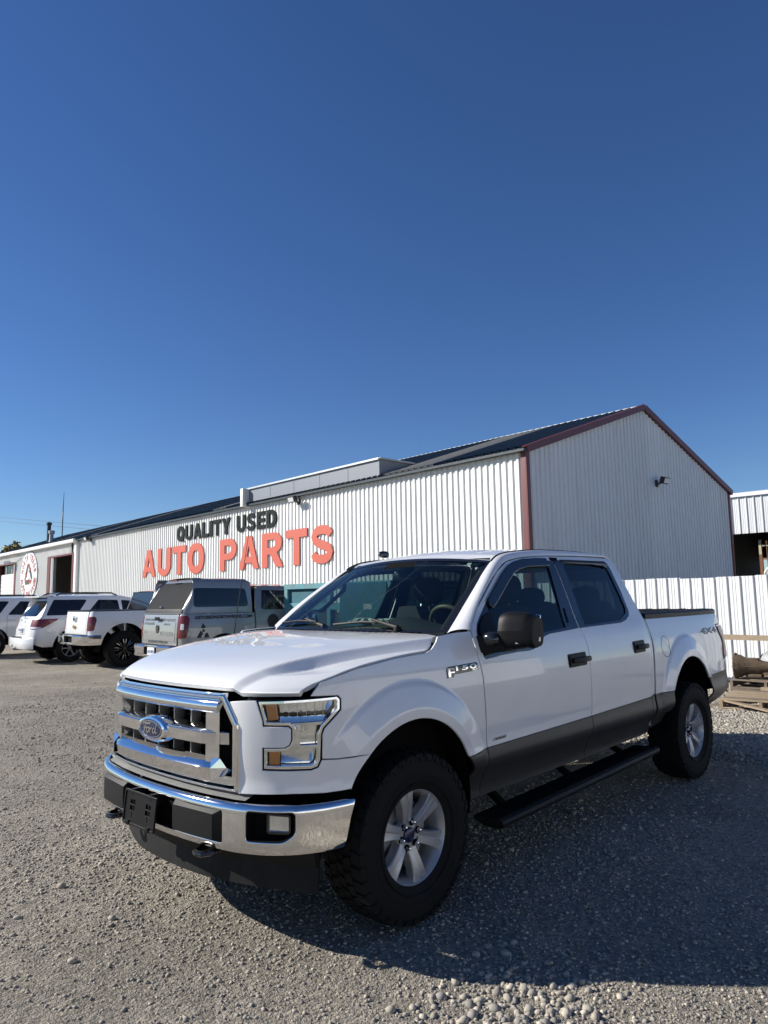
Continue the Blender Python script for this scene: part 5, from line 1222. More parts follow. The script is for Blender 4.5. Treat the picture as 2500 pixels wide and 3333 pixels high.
# running boards
for sg in (1,-1):
    rb=link('running_board',None,pk); f=(lambda v:v) if sg==1 else flipy
    sec=[(.80,.395),(.80,.375),(.87,.352),(.975,.348),(1.005,.360),(1.012,.380),(1.005,.398),(.985,.408),(.97,.405)]
    V=[];F=[];xs=[-.70,-.71,-2.85,-2.86]
    for i,x_ in enumerate(xs):
        k=.985 if i in (0,3) else 1.0
        for y_,z_ in sec: V.append((x_,.9+(y_-.9)*k,z_-.070+.029*(-x_-.7)))
    m_=len(sec)
    for i in range(3):
        for j in range(m_): F.append((i*m_+j,(i+1)*m_+j,(i+1)*m_+(j+1)%m_,i*m_+(j+1)%m_))
    F+=[tuple(range(m_))[::-1],tuple(range(3*m_,4*m_))]
    obj('board',f((V,[q[::-1] for q in F])),'black_dusty',rb,25)
    for (xa,xb) in ((-1.0,-1.72),(-1.98,-2.72)):
        q=[]
        for k in range(24):
            xx=xa+(xb-xa)*k/23; q.append(box(xx-.010,xx+.010,.905+.012*(k%2),.985-.004*(k%2),.332+.029*(-xx-.7),.341+.029*(-xx-.7)))
        obj('tread_pad',f(join(*q)),'black_plastic',rb)
    for xx in (-.95,-1.75,-2.55): obj('bracket',f(join(beam((xx,.60,.50),(xx,.84,.33+.029*(-xx-.7)),.05,.03))),'void',rb)
# --- mirrors
def mirror(sg):
    f=(lambda v:v) if sg==1 else flipy; mr=link('side_mirror',None,pk)
    # tall head: loft of rounded sections from inboard to outboard
    def head(i,j):
        y=1.045+.195*i; a=2*math.pi*j
        k=(1-abs(2*i-1)**3.2*.16); ca,sa=math.cos(a),math.sin(a); e=.55
        px=math.copysign(abs(ca)**e,ca); pz=math.copysign(abs(sa)**e,sa)
        x0=-.735-.040*i; dx=.085*k*(1-.18*i); zc=1.392+.004*i-.010*(i>.85); dz=(.117-.022*i)*k
        if px>0: dx*=1.05-.25*max(0,pz)
        return (x0+px*dx,y,zc+pz*dz)
    n,m_=17,33
    V,F=grid(n,m_,lambda i,j:head(i,j)); V=list(V)
    c0=len(V); V.append((-.735,1.04,1.392)); V.append((-.775,1.243,1.39))
    F=list(F)+[(c0,j+1,j) for j in range(m_-1)]+[(c0+1,(n-1)*m_+j,(n-1)*m_+j+1) for j in range(m_-1)]
    obj('mirror_housing',f((V,[q[::-1] for q in F])),'black_plastic',mr,50)
    obj('mirror_glass',f(box(-.845,-.838,1.07,1.22,1.30,1.48,.002)),'reflector',mr)
    obj('turn_lamp',f(grid(8,4,lambda i,j:(-.680-.115*i**1.3,1.15+.094*math.sin(i*1.5),1.322+.022*j-.010*i*0+.012*i))),'lamp_white',mr)
    obj('turn_lamp_trim',f(grid(8,3,lambda i,j:(-.679-.117*i**1.3,1.148+.095*math.sin(i*1.5),1.316+.005*j+.012*i))),'black_gloss',mr)
    arm=[(-.66,.955,1.31),(-.69,1.0,1.315),(-.735,1.06,1.325)]
    obj('mirror_arm',f(join(sweep([((-.655,.93,1.300),(1,0,0),(0,0,1)),((-.69,1.0,1.305),(1,0,0),(0,0,1)),((-.735,1.08,1.31),(1,0,0),(0,0,1))],[(-.055,-.035),(.055,-.035),(.06,.0),(.05,.062),(-.05,.066),(-.06,.0)]))),'black_plastic',mr,40)
    obj('arm_cap',f(mv(blob(.055,.06,.045,3,0,.8),(-.67,1.0,1.345))),'black_gloss',mr,60)
mirror(1); mirror(-1)
# the far mirror is folded back against the door
fm=[o for o in pk.children if o.name.startswith('side_mirror')][-1]; fm.location=(-.66,-.97,0); fm.rotation_euler=(0,0,R(-76))
for c_ in fm.children: c_.location=(.66,.97,0)
# --- bed: cover, rails, tailgate, rear bumper
tc_=link('bed_cover',None,pk)
for k in range(4): x0=-2.97-k*.46; obj('cover_panel',box(x0-.45,x0,-.80,.80,1.405+.0*k,1.432,.006),'black_dusty',tc_)
for k in range(9): obj('rib',box(-4.80,-2.97,-.72+k*.18-.004,-.72+k*.18+.004,1.431,1.437),'black_plastic',tc_)
for sy in (1,-1):
    path=[]
    for s_ in np.linspace(4.522,6.36,30): q=S(s_,1.392); path.append(((float(q[0]),sy*float(q[1]),1.392),(0,sy,0),(0,0,1)))
    obj('rail_cap',sweep(path,[(.004,-.006),(.004,.030),(-.012,.042),(-.10,.044),(-.11,.0)]),'black_plastic',pk)
obj('bed_light_block',join(box(-4.80,-4.15,-.76,.76,.64,1.36),box(-4.15,-3.10,-.82,.82,1.075,1.38)),'void',pk)  # unseen black boxes added under the cover to keep light out of the arch
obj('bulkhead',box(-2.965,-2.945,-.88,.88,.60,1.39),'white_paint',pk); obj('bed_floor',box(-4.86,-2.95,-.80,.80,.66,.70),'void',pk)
tg=obj('tailgate',box(-4.925,-4.865,-.79,.79,.86,1.415,.012),'white_paint',pk); obj('handle',box(-4.935,-4.92,-.12,.12,1.23,1.31,.008),'black_plastic',tg)
both('bed_rear_corner',panel([(6.44,.845),(6.525,.845),(6.525,1.39),(6.44,1.39)],S,.04,off=-.004,rnd=0,thick=.0),'white_paint')
def rbp(i,j): pass
RBP=[(-5.06,0),(-5.055,.5),(-5.03,.72),(-4.99,.82),(-4.92,.875),(-4.78,.905)]
def rb_sweep(sec):
    L_,Q_=curve(RBP,8); path=[]
    P=[(a,-b) for a,b in Q_[::-1]]+[tuple(q) for q in Q_[1:]]
    for i,q in enumerate(P):
        t=np.array(P[min(i+1,len(P)-1)])-np.array(P[max(i-1,0)]); t/=np.linalg.norm(t); path.append(((q[0],q[1],0),(-t[1],t[0],0),(0,0,1)))
    return sweep(path,sec)
obj('rear_bumper',rb_sweep([(.0,.62),(.0,.70),(-.012,.80),(-.10,.80),(-.10,.62)]),'chrome',pk,40)
# --- cab back, interior
obj('cab_back',([(-2.86,y,z) for y,z in ((-.95,.55),(.95,.55),(.955,1.2),(.90,1.40),(.70,1.86),(-.70,1.86),(-.90,1.40),(-.955,1.2))],[(0,1,2,3,4,5,6,7)]) if False else join(([(-2.88,y,z) for y,z in ((-.94,.55),(.94,.55),(.945,1.2),(.90,1.38),(-.90,1.38),(-.945,1.2))],[(0,1,2,3,4,5)]),([(-2.88,-.90,1.38),(-2.88,.90,1.38),(-2.865,.86,1.45),(-2.865,-.86,1.45)],[(0,1,2,3)]),([(-2.865,-.86,1.45),(-2.865,-.72,1.45),(-2.845,-.62,1.80),(-2.845,-.70,1.87)],[(0,1,2,3)]),([(-2.865,.86,1.45),(-2.865,.72,1.45),(-2.845,.62,1.80),(-2.845,.70,1.87)],[(0,1,2,3)]),([(-2.845,-.70,1.87),(-2.845,-.62,1.80),(-2.845,.62,1.80),(-2.845,.70,1.87),(-2.845,0,1.905)],[(0,1,2,3,4)])),'white_paint',pk,0)
obj('rear_window',([(-2.858,-.72,1.45),(-2.858,.72,1.45),(-2.84,.62,1.80),(-2.84,-.62,1.80)],[(0,1,2,3)]),'door_glass',pk)
obj('headliner',grid(6,9,lambda i,j:(-1.15-1.68*i,.64*(2*j-1),railz(-1.2-1.6*i)+.01*(1-(2*j-1)**2)-.012)),'seat_cloth',pk)
obj('dashboard',join(grid(10,21,lambda i,j:(-.50+.12*(1-(2*j-1)**2)-.42*i,.80*(2*j-1),1.352+.058*math.sin(math.pi*min(.5,i*.72))-.09*i**6+.072*math.exp(-((2*j-1-.46)/.26)**2)*math.sin(math.pi*i)**2)),box(-1.02,-.90,-.82,.82,.75,1.33,.03)),'dash_plastic',pk,60)
sw=link('steering_wheel',None,pk); M_=Matrix.Translation((-1.10,.37,1.375))@Matrix.Rotation(R(-62),4,'Y')
obj('rim',xf(lathe([(.175+.017*math.cos(a),.017*math.sin(a)) for a in np.linspace(0,2*math.pi,9)[:-1]],32,'z',True),M_),'wheel_leather',sw,60)
obj('hub',xf(blob(.075,.075,.03,2),M_),'black_plastic',sw); obj('spokes',xf(join(box(-.015,.015,-.17,.17,-.008,.008),box(-.17,0,-.015,.015,-.008,.008)),M_),'black_plastic',sw)
def seat(x,y,wd):
    s_=link('seat',None,pk)
    obj('cushion',box(x-.02,x+.50,y-wd/2,y+wd/2,.82,.98,.05),'seat_cloth',s_,60)
    obj('backrest',xf(box(-.07,.07,-wd/2,wd/2,0,.62,.055),Matrix.Translation((x-.02,y,.92))@Matrix.Rotation(R(-14),4,'Y')),'seat_cloth',s_,60)
    obj('head_restraint',mv(blob(.065,.145,.115,3,0,.75),(x-.215,y,1.645)),'seat_cloth',s_,60)
    for q in (-.06,.06): obj('restraint_post',tube([(x-.17,y+q,1.48),(x-.21,y+q,1.60)],.006,6),'dull_steel',s_)
seat(-1.52,.37,.52); seat(-1.52,-.37,.52); 
for y_ in (-.52,0,.52):
    s_=link('rear_seat',None,pk); obj('backrest',xf(box(-.06,.06,-.25,.25,0,.60,.05),Matrix.Translation((-2.55,y_,.95))@Matrix.Rotation(R(-10),4,'Y')),'seat_cloth',s_,60); obj('head_restraint',mv(blob(.055,.13,.085,3,0,.75),(-2.70,y_,1.58)),'seat_cloth',s_,60)
obj('cab_floor',box(-2.84,-.5,-.90,.90,.55,.60),'void',pk)
rm=link('rear_view_mirror',None,pk); obj('stalk',tube([(-1.00,0,1.83),(-1.03,0,1.77)],.012,8),'black_plastic',rm); obj('housing',mv(blob(.028,.135,.040,3,0,.7),(-1.06,0,1.745)),'black_plastic',rm,60)
both('grab_handle',tube([(-.84,.70,1.50),(-.855,.655,1.53),(-.95,.645,1.60),(-1.03,.635,1.66),(-1.06,.66,1.70)],.016,8),'dash_plastic')
both('door_card',([(-.62,.90,.60),(-2.80,.90,.60),(-2.80,.875,1.33),(-.62,.875,1.25)],[(0,1,2,3)]),'seat_cloth')
both('pillar_trim_inner',beam((-1.85,.86,1.30),(-1.86,.70,1.86),.10,.05),'void')
both('pillar_trim_inner',([ws_pt(.02,.978,.03),ws_pt(.98,.975,.03),ws_pt(.98,.935,.04),ws_pt(.02,.945,.04)],[(0,1,2,3)]),'dash_plastic')
# aerial on the far fender
obj('mast_antenna',tube([(-.20,-.905,1.33),(-.215,-.905,1.45),(-.33,-.90,2.14)],[.006,.0032,.0018],6),'black_plastic',pk)
# gloves left on the dashboard
gl=thing('work_gloves','pale work gloves lying on the dashboard behind the windshield','gloves',(-.76,.02,1.418))
gv=[]
gv.append(mv(blob(.075,.055,.022,3,.12,.85,4),(0,0,.012)))
for k,(dx,dy,a) in enumerate(((.06,.05,.5),(.02,.075,.9),(-.03,.08,1.2),(-.06,.05,1.7))): gv.append(tube([(dx*.4,dy*.5,.02),(dx,dy+.03*math.sin(a),.022),(dx*1.3,dy*1.4+.02,.012)],[.017,.015,.011],8))
obj('glove',join(*gv),'glove_cloth',gl,60)
gv=[mv(blob(.065,.06,.024,3,.14,.85,9),(-.02,-.15,.014))]
for k,(dx,dy) in enumerate(((.05,.10),(.07,.04),(.06,-.03),(.02,-.09))): gv.append(tube([(-.02+dx*.4,-.15+dy*.4,.022),(-.02+dx,-.15+dy*.9,.024),(-.02+dx*1.35,-.15+dy*1.3,.014)],[.017,.015,.010],8))
obj('glove',join(*gv),'glove_cloth',gl,60)
# ---------------------------------------------------------------- parked vehicles (own frame: rear at x=0, x forward, y to the left; built for +y, mirrored)
class Shell:
    def __init__(self, plan_pts, prof, rake=((0,0),(3,0))):
        self.L,self.Q=curve(plan_pts,12); self.P=curve(prof,8)[1]; self.rk=np.array(rake,float)
    def pl(self,s):
        L,Q=self.L,self.Q; x=np.interp(s,L,Q[:,0]);y=np.interp(s,L,Q[:,1]);h=.02
        tx=np.interp(s+h,L,Q[:,0])-np.interp(s-h,L,Q[:,0]);ty=np.interp(s+h,L,Q[:,1])-np.interp(s-h,L,Q[:,1]);n=np.hypot(tx,ty)+1e-9
        return x,y,-ty/n,tx/n
    def __call__(self,s,z):
        x,y,nx,ny=self.pl(np.abs(s)); o=np.interp(z,self.P[:,0],self.P[:,1]); r=np.interp(z,self.rk[:,0],self.rk[:,1])
        return np.stack([x+nx*o+r*np.clip(-nx,0,1),(y+ny*o)*np.where(np.asarray(s)<0,-1,1),np.asarray(z,float)+0*o],-1)
    def sx(self,x):
        i=int(np.argmax(self.Q[:,1]>.8)); return float(np.interp(x,self.Q[i:,0],self.L[i:]))
    def sy(self,y): 
        j=int(np.argmax(self.Q[:,1])); return float(np.interp(y,self.Q[:j+1,1],self.L[:j+1]))
def vehicle(name,label,cat,loc,rz): 
    t=thing(name,label,cat,loc,rz,'vehicles parked nose in along the warehouse'); return t
def duo(par,name,vf,m,ang=30):
    obj(name,vf,m,par,ang); obj(name,flipy(vf),m,par,ang)
def shp(sh,poly,h=.08,**k): return panel(poly,sh,h,flip=True,**k)
def arcp(sh,xc,zc,r,a0,a1,n=16): return [(sh.sx(xc+r*math.cos(a)),zc+r*math.sin(a)) for a in np.linspace(a0,a1,n)]
def car_wheel(par,x,y,Rw,Wd,style):
    w_=link('wheel',None,par); rr=Rw*.60
    prof=[(rr,-Wd*.4),(Rw*.86,-Wd*.5),(Rw*.97,-Wd*.42),(Rw*.985,0),(Rw*.97,Wd*.42),(Rw*.86,Wd*.5),(rr,Wd*.42),(rr*.97,Wd*.3),(rr*.97,-Wd*.3)]
    ty=[lathe(prof,36,'y',True)]
    for k in range(28):
        a=2*math.pi*k/28
        for h0,h1,of in ((Wd*.12,Wd*.47,0),(-Wd*.47,-Wd*.12,.5)):
            V=[]
            for r_ in (Rw*.95,Rw):
                for hh in (h0,h1):
                    for s_ in (-1,1): an=a+of*.22+s_*.085; V.append((r_*math.cos(an)*(1 if abs(hh)<Wd*.4 else .985),hh,r_*math.sin(an)*(1 if abs(hh)<Wd*.4 else .985)))
            ty.append((V,[(0,1,3,2),(4,6,7,5),(0,4,5,1),(2,3,7,6),(0,2,6,4),(1,5,7,3)]))
    obj('tyre',join(*ty),'rubber',w_)
    dark=style=='dark'
    obj('rim',lathe([(rr*.92,-Wd*.3),(rr*.94,Wd*.25),(rr*1.02,Wd*.40),(rr*.98,Wd*.44),(rr*.90,Wd*.30)],30,'y',True),'black_gloss' if dark else 'alloy',w_)
    obj('dark_back',lathe([(0,-.02),(rr*.95,-.02)],24,'y'),'void',w_)
    n=8 if dark else 6
    for k in range(n):
        a=2*math.pi*k/n
        for s_ in ((-1,1) if dark else (0,)):
            V=[];c,s=math.cos(a),math.sin(a)
            for r_,hw,of in ((rr*.18,.016,0),(rr*.55,.016,s_*.012),(rr*.95,.018,s_*rr*.15)):
                for yy in (Wd*.18,Wd*.36-.02*(r_/rr)):
                    for q in (-hw,hw): V.append((r_*c-(of+q)*s,yy,r_*s+(of+q)*c))
            F=[]
            for i in range(2):
                b_=i*4; F+=[(b_+2,b_+3,b_+7,b_+6),(b_,b_+4,b_+5,b_+1),(b_,b_+2,b_+6,b_+4),(b_+1,b_+5,b_+7,b_+3)]
            obj('spoke',(V,F),'black_gloss' if dark else 'alloy',w_,20)
            if dark: obj('milled_edge',tube([(rr*.55*c-(s_*.012+s_*.014)*s,Wd*.36-.01,rr*.55*s+(s_*.012+s_*.014)*c),(rr*.93*c-(s_*rr*.15)*s,Wd*.36-.018,rr*.93*s+(s_*rr*.15)*c)],.0075,5),'chrome_clean',w_)
    obj('hub',lathe([(0,Wd*.40),(rr*.16,Wd*.38),(rr*.2,Wd*.2)],18,'y'),'black_gloss' if dark else 'alloy',w_)
    w_.location=(x,y,Rw); 
    if y<0: w_.rotation_euler=(0,0,math.pi)
    return w_
def four_wheels(par,x0,x1,yw,Rw,Wd,style):
    for x in (x0,x1):
        for y in (yw,-yw): car_wheel(par,x,y,Rw,Wd,style)
PROF=[(.40,-.09),(.50,-.035),(.62,-.012),(.80,0),(1.0,0),(1.15,-.010),(1.28,-.030),(1.40,-.055),(1.50,-.090),(1.70,-.170),(1.86,-.245),(1.93,-.30),(1.96,-.36)]
def rear_text(par,name,body,sh,y0,z0,h,wd,m,off=.006,bold=.02):
    # lettering on the rear face, read from the left of the viewer standing behind
    V,F,w_=text(body,bold,1.0,0); k=wd/w_
    P=[]
    for v in V:
        yy=y0-v[0]*k; q=sh(np.array(sh.sy(abs(yy))*(1 if yy>=0 else -1)),np.array(z0+v[1]*h)); P.append((float(q[0])-off,float(yy),float(q[2])))
    obj(name,(P,F),m,par,0)
def side_text(par,name,body,sh,x0,z0,h,wd,m,off=.006,bold=.02):
    # lettering on the right flank (y<0), read from rear to front
    V,F,w_=text(body,bold,1.0,0); k=wd/w_; P=[]
    for v in V:
        q=sh(np.array(-sh.sx(x0+v[0]*k)),np.array(z0+v[1]*h)); P.append((float(q[0]),float(q[1])-off,float(q[2])))
    obj(name,(P,F),m,par,0)
def side_shape(par,name,polys,sh,x0,z0,k,m,off=.006):
    out=[]
    for pl_ in polys:
        P=[]
        for a,b in pl_:
            q=sh(np.array(-sh.sx(x0+a*k)),np.array(z0+b*k)); P.append((float(q[0]),float(q[1])-off,float(q[2])))
        out.append((P,[tuple(range(len(P)))]))
    obj(name,join(*out),m,par,0)
def pickup(t,sh,paint,axle,wb,Rw,yw,Wd,style,bedlen,top,cabz,lampz,lampmat,bump,arch):
    zc=Rw+.06; xr=axle
    # bed side with wheel opening, cab side, front end
    s=sh.sx; a0=math.asin(max(-1,min(1,(.60-zc)/arch)))
    lo=[(s(axle+arch*math.cos(a)),zc+arch*math.sin(a)) for a in np.linspace(math.pi-a0,a0,18)]
    y0=sh.sy(.80)
    bed=[(y0,top),(y0,.72),(s(.12),.66),(s(.3),.60)]+lo+[(s(bedlen),.60),(s(bedlen),top)]
    duo(t,'bed_side',shp(sh,bed,.07,rnd=.004),paint)
    cab0,cab1=bedlen+.03,bedlen+2.15; 
    side=[(s(cab0),.55),(s(cab1),.55),(s(cab1),1.30),(s(cab1-.05),1.36),(s(cab1-.75),cabz-.06),(s(cab0+.3),cabz-.04),(s(cab0+.10),cabz-.10),(s(cab0),1.38)]
    w1=rounded([(s(cab0+.14),1.42),(s(cab0+.95),1.40),(s(cab0+.95),cabz-.14),(s(cab0+.24),cabz-.13)],.04); w2=rounded([(s(cab0+1.05),1.40),(s(cab1-.22),1.38),(s(cab1-.80),cabz-.15),(s(cab0+1.05),cabz-.14)],.04)
    for sy in (1,-1):
        f=(lambda v:v) if sy==1 else flipy
        c=obj('cab_side',f(shp(sh,side,.08,holes=[w1,w2],rnd=.004)),paint,t)
        for w_ in (w1,w2): obj('window',f(shp(sh,inset(w_,-.01),.12,rnd=0,thick=0,off=-.01)),'smoked_glass',c)
        obj('door_seam',f(shp(sh,[(s(cab0+1.0)-.004,.6),(s(cab0+1.0)+.004,.6),(s(cab0+1.0)+.004,cabz-.1),(s(cab0+1.0)-.004,cabz-.1)],.1,rnd=0,thick=0,off=.001)),'void',c)
        for xx in (cab0+.80,cab0+1.95 if False else cab0+1.12): obj('handle',f(shp(sh,rounded([(s(xx),1.17),(s(xx+.18),1.17),(s(xx+.18),1.205),(s(xx),1.205)],.01),.05,rnd=.006,thick=.03,off=.03)),paint,c)
        a1=math.asin(max(-1,min(1,(.60-zc)/arch))); fx=axle+wb
        lo2=[(s(fx+arch*math.cos(a)),zc+arch*math.sin(a)) for a in np.linspace(math.pi-a1,a1,18)]
        xe=fx+.72
        fen=[(s(cab1+.02),.55)]+[(s(fx-arch*math.cos(a1)),.60)]+lo2+[(s(xe),.55),(s(xe),1.10),(s(xe-.3),1.20),(s(cab1+.02),1.30)]
        obj('fender',f(shp(sh,fen,.08,rnd=.004)),paint,t)
    yr=float(sh(np.array(s(cab0+.5)),np.array(cabz-.05))[1])
    obj('roof',grid(8,9,lambda i,j:(cab0+.05+(cab1-.80-cab0)*i,yr*(2*j-1),cabz-.05+.055*(1-(2*j-1)**2)*(1-(2*i-1)**4*.6))),paint,t,60)
    obj('cab_back',join(([(cab0+.01,-.9,.6),(cab0+.01,.9,.6),(cab0+.01,.9,1.40),(cab0+.01,-.9,1.40)],[(0,1,2,3)]),([(cab0+.02,-.9,1.40),(cab0+.02,.9,1.40),(cab0+.10,yr,cabz-.05),(cab0+.10,-yr,cabz-.05)],[(0,1,2,3)])),'black_gloss',t,0)
    obj('windshield',([(cab1-.02,-.80,1.32),(cab1-.02,.80,1.32),(cab1-.74,yr,cabz-.05),(cab1-.74,-yr,cabz-.05)],[(0,1,2,3)]),'smoked_glass',t)
    obj('hood',grid(8,9,lambda i,j:(cab1-.05+(fx+.75-cab1+.05)*i,.88*(2*j-1),1.32-.12*i**2-.05*(2*j-1)**2)),paint,t,60)
    obj('front_end',box(fx+.66,fx+.78,-.88,.88,.55,1.18,.05),'chrome',t)
    obj('underbody',join(box(.2,fx+.6,-.72,.72,.52,.60),box(.1,fx+.5,-.45,-.36,.42,.56),box(.1,fx+.5,.36,.45,.42,.56)),'void',t)
    obj('axle',tube([(axle,-yw,Rw),(axle,yw,Rw)],.06,8),'void',t); obj('differential',mv(blob(.17,.2,.17,2),(axle,0,Rw)),'black_dusty',t)
    duo(t,'wheel_liner',([(axle+(arch+.02)*math.cos(a),y_,zc+(arch+.02)*math.sin(a)) for a in np.linspace(-.2,math.pi+.2,16) for y_ in (.93,.5)],[(2*k,2*k+2,2*k+3,2*k+1) for k in range(15)]),'void')
    four_wheels(t,axle,axle+wb,yw,Rw,Wd,style)
    # tailgate, lamps, bumper
    yt=sh.sy(.76); tg=obj('tailgate',shp(sh,rounded([(-yt,.76),(yt,.76),(yt,top-.01),(-yt,top-.01)],.02),.07,rnd=.006,thick=.04,off=.004),paint,t)
    obj('tailgate_recess',shp(sh,rounded([(-yt+.06,.84),(yt-.06,.84),(yt-.06,top-.13),(-yt+.06,top-.13)],.03),.08,rnd=.010,thick=.001,off=.0075),paint,tg)
    lp=[(sh.sy(.775),lampz[0]),(s(.14),lampz[0]+.01),(s(.20),lampz[1]-.06),(s(.16),lampz[1]),(sh.sy(.775),lampz[1])]
    for sy in (1,-1):
        f=(lambda v:v) if sy==1 else flipy
        l_=obj('tail_lamp',f(shp(sh,rounded(lp,.03),.04,rnd=.006,thick=.05,off=.008)),'red_lamp',t)
        m_=(lampz[0]+lampz[1])/2; obj('reverse_lens',f(shp(sh,rounded([(sh.sy(.86),m_-.05),(s(.10),m_-.05),(s(.10),m_+.06),(sh.sy(.86),m_+.06)],.01),.04,rnd=.003,thick=.01,off=.012)),lampmat,l_)
        obj('dark_band',f(shp(sh,[(sh.sy(.785),m_-.075),(s(.13),m_-.07),(s(.13),m_-.06),(sh.sy(.785),m_-.065)],.04,rnd=0,thick=.004,off=.011)),'red_lamp_dark',l_)
    b_=link('rear_bumper',None,t); z0,z1=bump
    P=[(-.10,-.66,0),(-.13,-.30,0),(-.13,.30,0),(-.10,.66,0)]
    for sg in (1,-1):
        sec=[(.0,z0),(-.02,z0+.04),(-.02,z1-.03),(.0,z1),(.10,z1),(.10,z0)]
        pth=[((-.13,.28*sg,0),(1,0,0),(0,0,1)),((-.125,.6*sg,0),(1,0,0),(0,0,1)),((-.09,.84*sg,0),(.95,-.3*sg,0),(0,0,1)),((.02,.97*sg,0),(.6,-.8*sg,0),(0,0,1)),((.30,1.01*sg,0),(.1,-.99*sg,0),(0,0,1))]
        vf=sweep(pth,sec); obj('bumper_side',vf if sg==1 else (vf[0],[q[::-1] for q in vf[1]]),'chrome',b_,30)
    obj('bumper_centre',join(box(-.13,-.05,-.29,.29,z0,z0+.05,.01),box(-.12,-.05,-.29,.29,z1-.04,z1,.01)),'chrome',b_); obj('plate_recess',box(-.07,-.05,-.29,.29,z0,z1),'void',b_)
    obj('step_pad',box(-.115,.02,-.82,.82,z1-.002,z1+.012,.004),'black_dusty',b_)
    obj('hitch',join(box(-.06,.3,-.04,.04,z0-.10,z0-.02),),'void',b_)
    return tg,b_
def world_at(x,y): return (x,y,0)
RZ=math.atan2(.0705,-.9975)
TPL=[(.02,0),(.025,.5),(.035,.74),(.065,.87),(.14,.955),(.30,.990),(.9,1.005),(2.6,1.008),(4.9,1.0),(5.4,.93),(5.6,.75),(5.7,.4)]
# silver pickup with canopy
sh1=Shell(TPL,PROF)
tu=vehicle('parked_pickup','silver pickup with canopy and lettered tailgate parked by the wall','pickup',(-4.42,-9.66,0),RZ)
tg1,b1=pickup(tu,sh1,'silver_paint',.93,3.7,.41,.86,.28,'light',1.62,1.36,1.95,(.90,1.33),'lamp_white',(.53,.76),.50)
cp=link('canopy',None,tu)
CPL=[(.05,0),(.06,.5),(.08,.72),(.12,.84),(.22,.91),(.5,.925),(1.2,.925),(1.62,.92)]
cs_=Shell(CPL,[(1.36,0),(1.5,-.010),(1.65,-.035),(1.80,-.062),(1.92,-.090),(2.0,-.125),(2.04,-.165),(2.06,-.24)],((1.36,0),(1.45,.02),(2.06,.30)))
s=cs_.sx
cside=[(cs_.sy(.83),1.365),(s(1.60),1.365),(s(1.60),1.98),(s(1.50),2.045),(cs_.sy(.83),2.045)]
cwin=rounded([(s(.30),1.50),(s(1.50),1.50),(s(1.46),1.84),(s(.32),1.85)],.07)
for sy in (1,-1):
    f=(lambda v:v) if sy==1 else flipy
    obj('canopy_side',f(shp(cs_,cside,.07,holes=[cwin],rnd=.003)),'silver_paint',cp); obj('side_window',f(shp(cs_,inset(cwin,-.012),.1,rnd=.003,thick=.006,off=.002)),'black_gloss',cp)
yc_=cs_.sy(.83)
obj('rear_frame',shp(cs_,[(-yc_,1.365),(yc_,1.365),(yc_,2.045),(-yc_,2.045)],.07,rnd=.003),'silver_paint',cp)
obj('rear_glass',shp(cs_,rounded([(-yc_+.03,1.45),(yc_-.03,1.45),(yc_-.07,1.975),(-yc_+.07,1.975)],.06),.08,rnd=.004,thick=.01,off=.006),'tint_film',cp)
obj('glass_trim',shp(cs_,[(-yc_+.02,1.375),(yc_-.02,1.375),(yc_-.02,1.455),(-yc_+.02,1.455)],.08,rnd=.003,thick=.01,off=.008),'black_dusty',cp)
obj('glass_latch',mv(blob(.02,.05,.016,2),(.06,0,1.50)),'chrome_clean',cp); obj('brake_lamp',box(.33,.36,-.14,.14,2.005,2.035),'red_lamp',cp)
TOPL=[tuple(float(v) for v in cs_(np.array(q),np.array(2.043))[:2]) for q in np.linspace(-s(1.5),s(1.5),50)]
TOPL=[(a,b) for a,b in TOPL]+[(1.58,.70),(1.60,0),(1.58,-.70)]
obj('canopy_roof',panel([tuple(p) for p in (TOPL if area(TOPL)>0 else TOPL[::-1])],lambda u,v:np.stack([u,v,2.040+.035*(1-(v/.80)**2)*np.clip((u-.3)/.2,0,1)*np.clip((1.62-u)/.12,0,1)],-1),.07,rnd=0,thick=0),'silver_paint',cp,60)
obj('canopy_front',box(1.58,1.61,-.82,.82,1.365,1.98),'silver_paint',cp)
rear_text(tg1,'lettering','NORTH VERDE',sh1,.66,1.225,.05,.46,'decal_black',.016); rear_text(tg1,'lettering','AUTO SALVAGE',sh1,.66,1.15,.05,.46,'decal_black',.016)
rear_text(tg1,'lettering','QUALITY AUTO PARTS',sh1,-.08,1.225,.05,.60,'decal_black',.016); rear_text(tg1,'lettering','ONTARIO, OR',sh1,-.22,1.15,.038,.26,'decal_black',.016)
rear_text(tg1,'lettering','TUNDRA',sh1,-.06,.955,.075,.56,'dull_steel',.018,.05); rear_text(tg1,'lettering','4X4',sh1,.70,.985,.045,.14,'dull_steel',.018,.03)
rear_text(tg1,'lettering','GETUSEDNORTHVERDE.COM',sh1,.46,.795,.055,.86,'decal_black',.012)
obj('emblem',([(.0,.03+.06*math.cos(a),1.07+.085*math.sin(a)) for a in np.linspace(0,6.28,20)[:-1]],[tuple(range(19))]),'decal_black',tg1,0); obj('handle',box(-.02,.0,-.10,.10,1.235,1.305,.01),'black_plastic',tg1)
side_text(tu,'lettering','GETUSEDNORTHVERDE.COM',sh1,.30,1.262,.065,1.25,'decal_black',.012,.03)
side_shape(tu,'recycling_mark',[[(-.5,-.45),(-.2,-.5),(.0,-.15),(-.2,.05)],[(.1,-.5),(.5,-.45),(.35,-.1),(.15,-.2)],[(-.2,.25),(.0,.6),(.22,.28),(.05,.2)],[(-.08,-.05),(.12,-.05),(.10,.14),(-.06,.14)]],sh1,.46,1.03,.26,'decal_black')
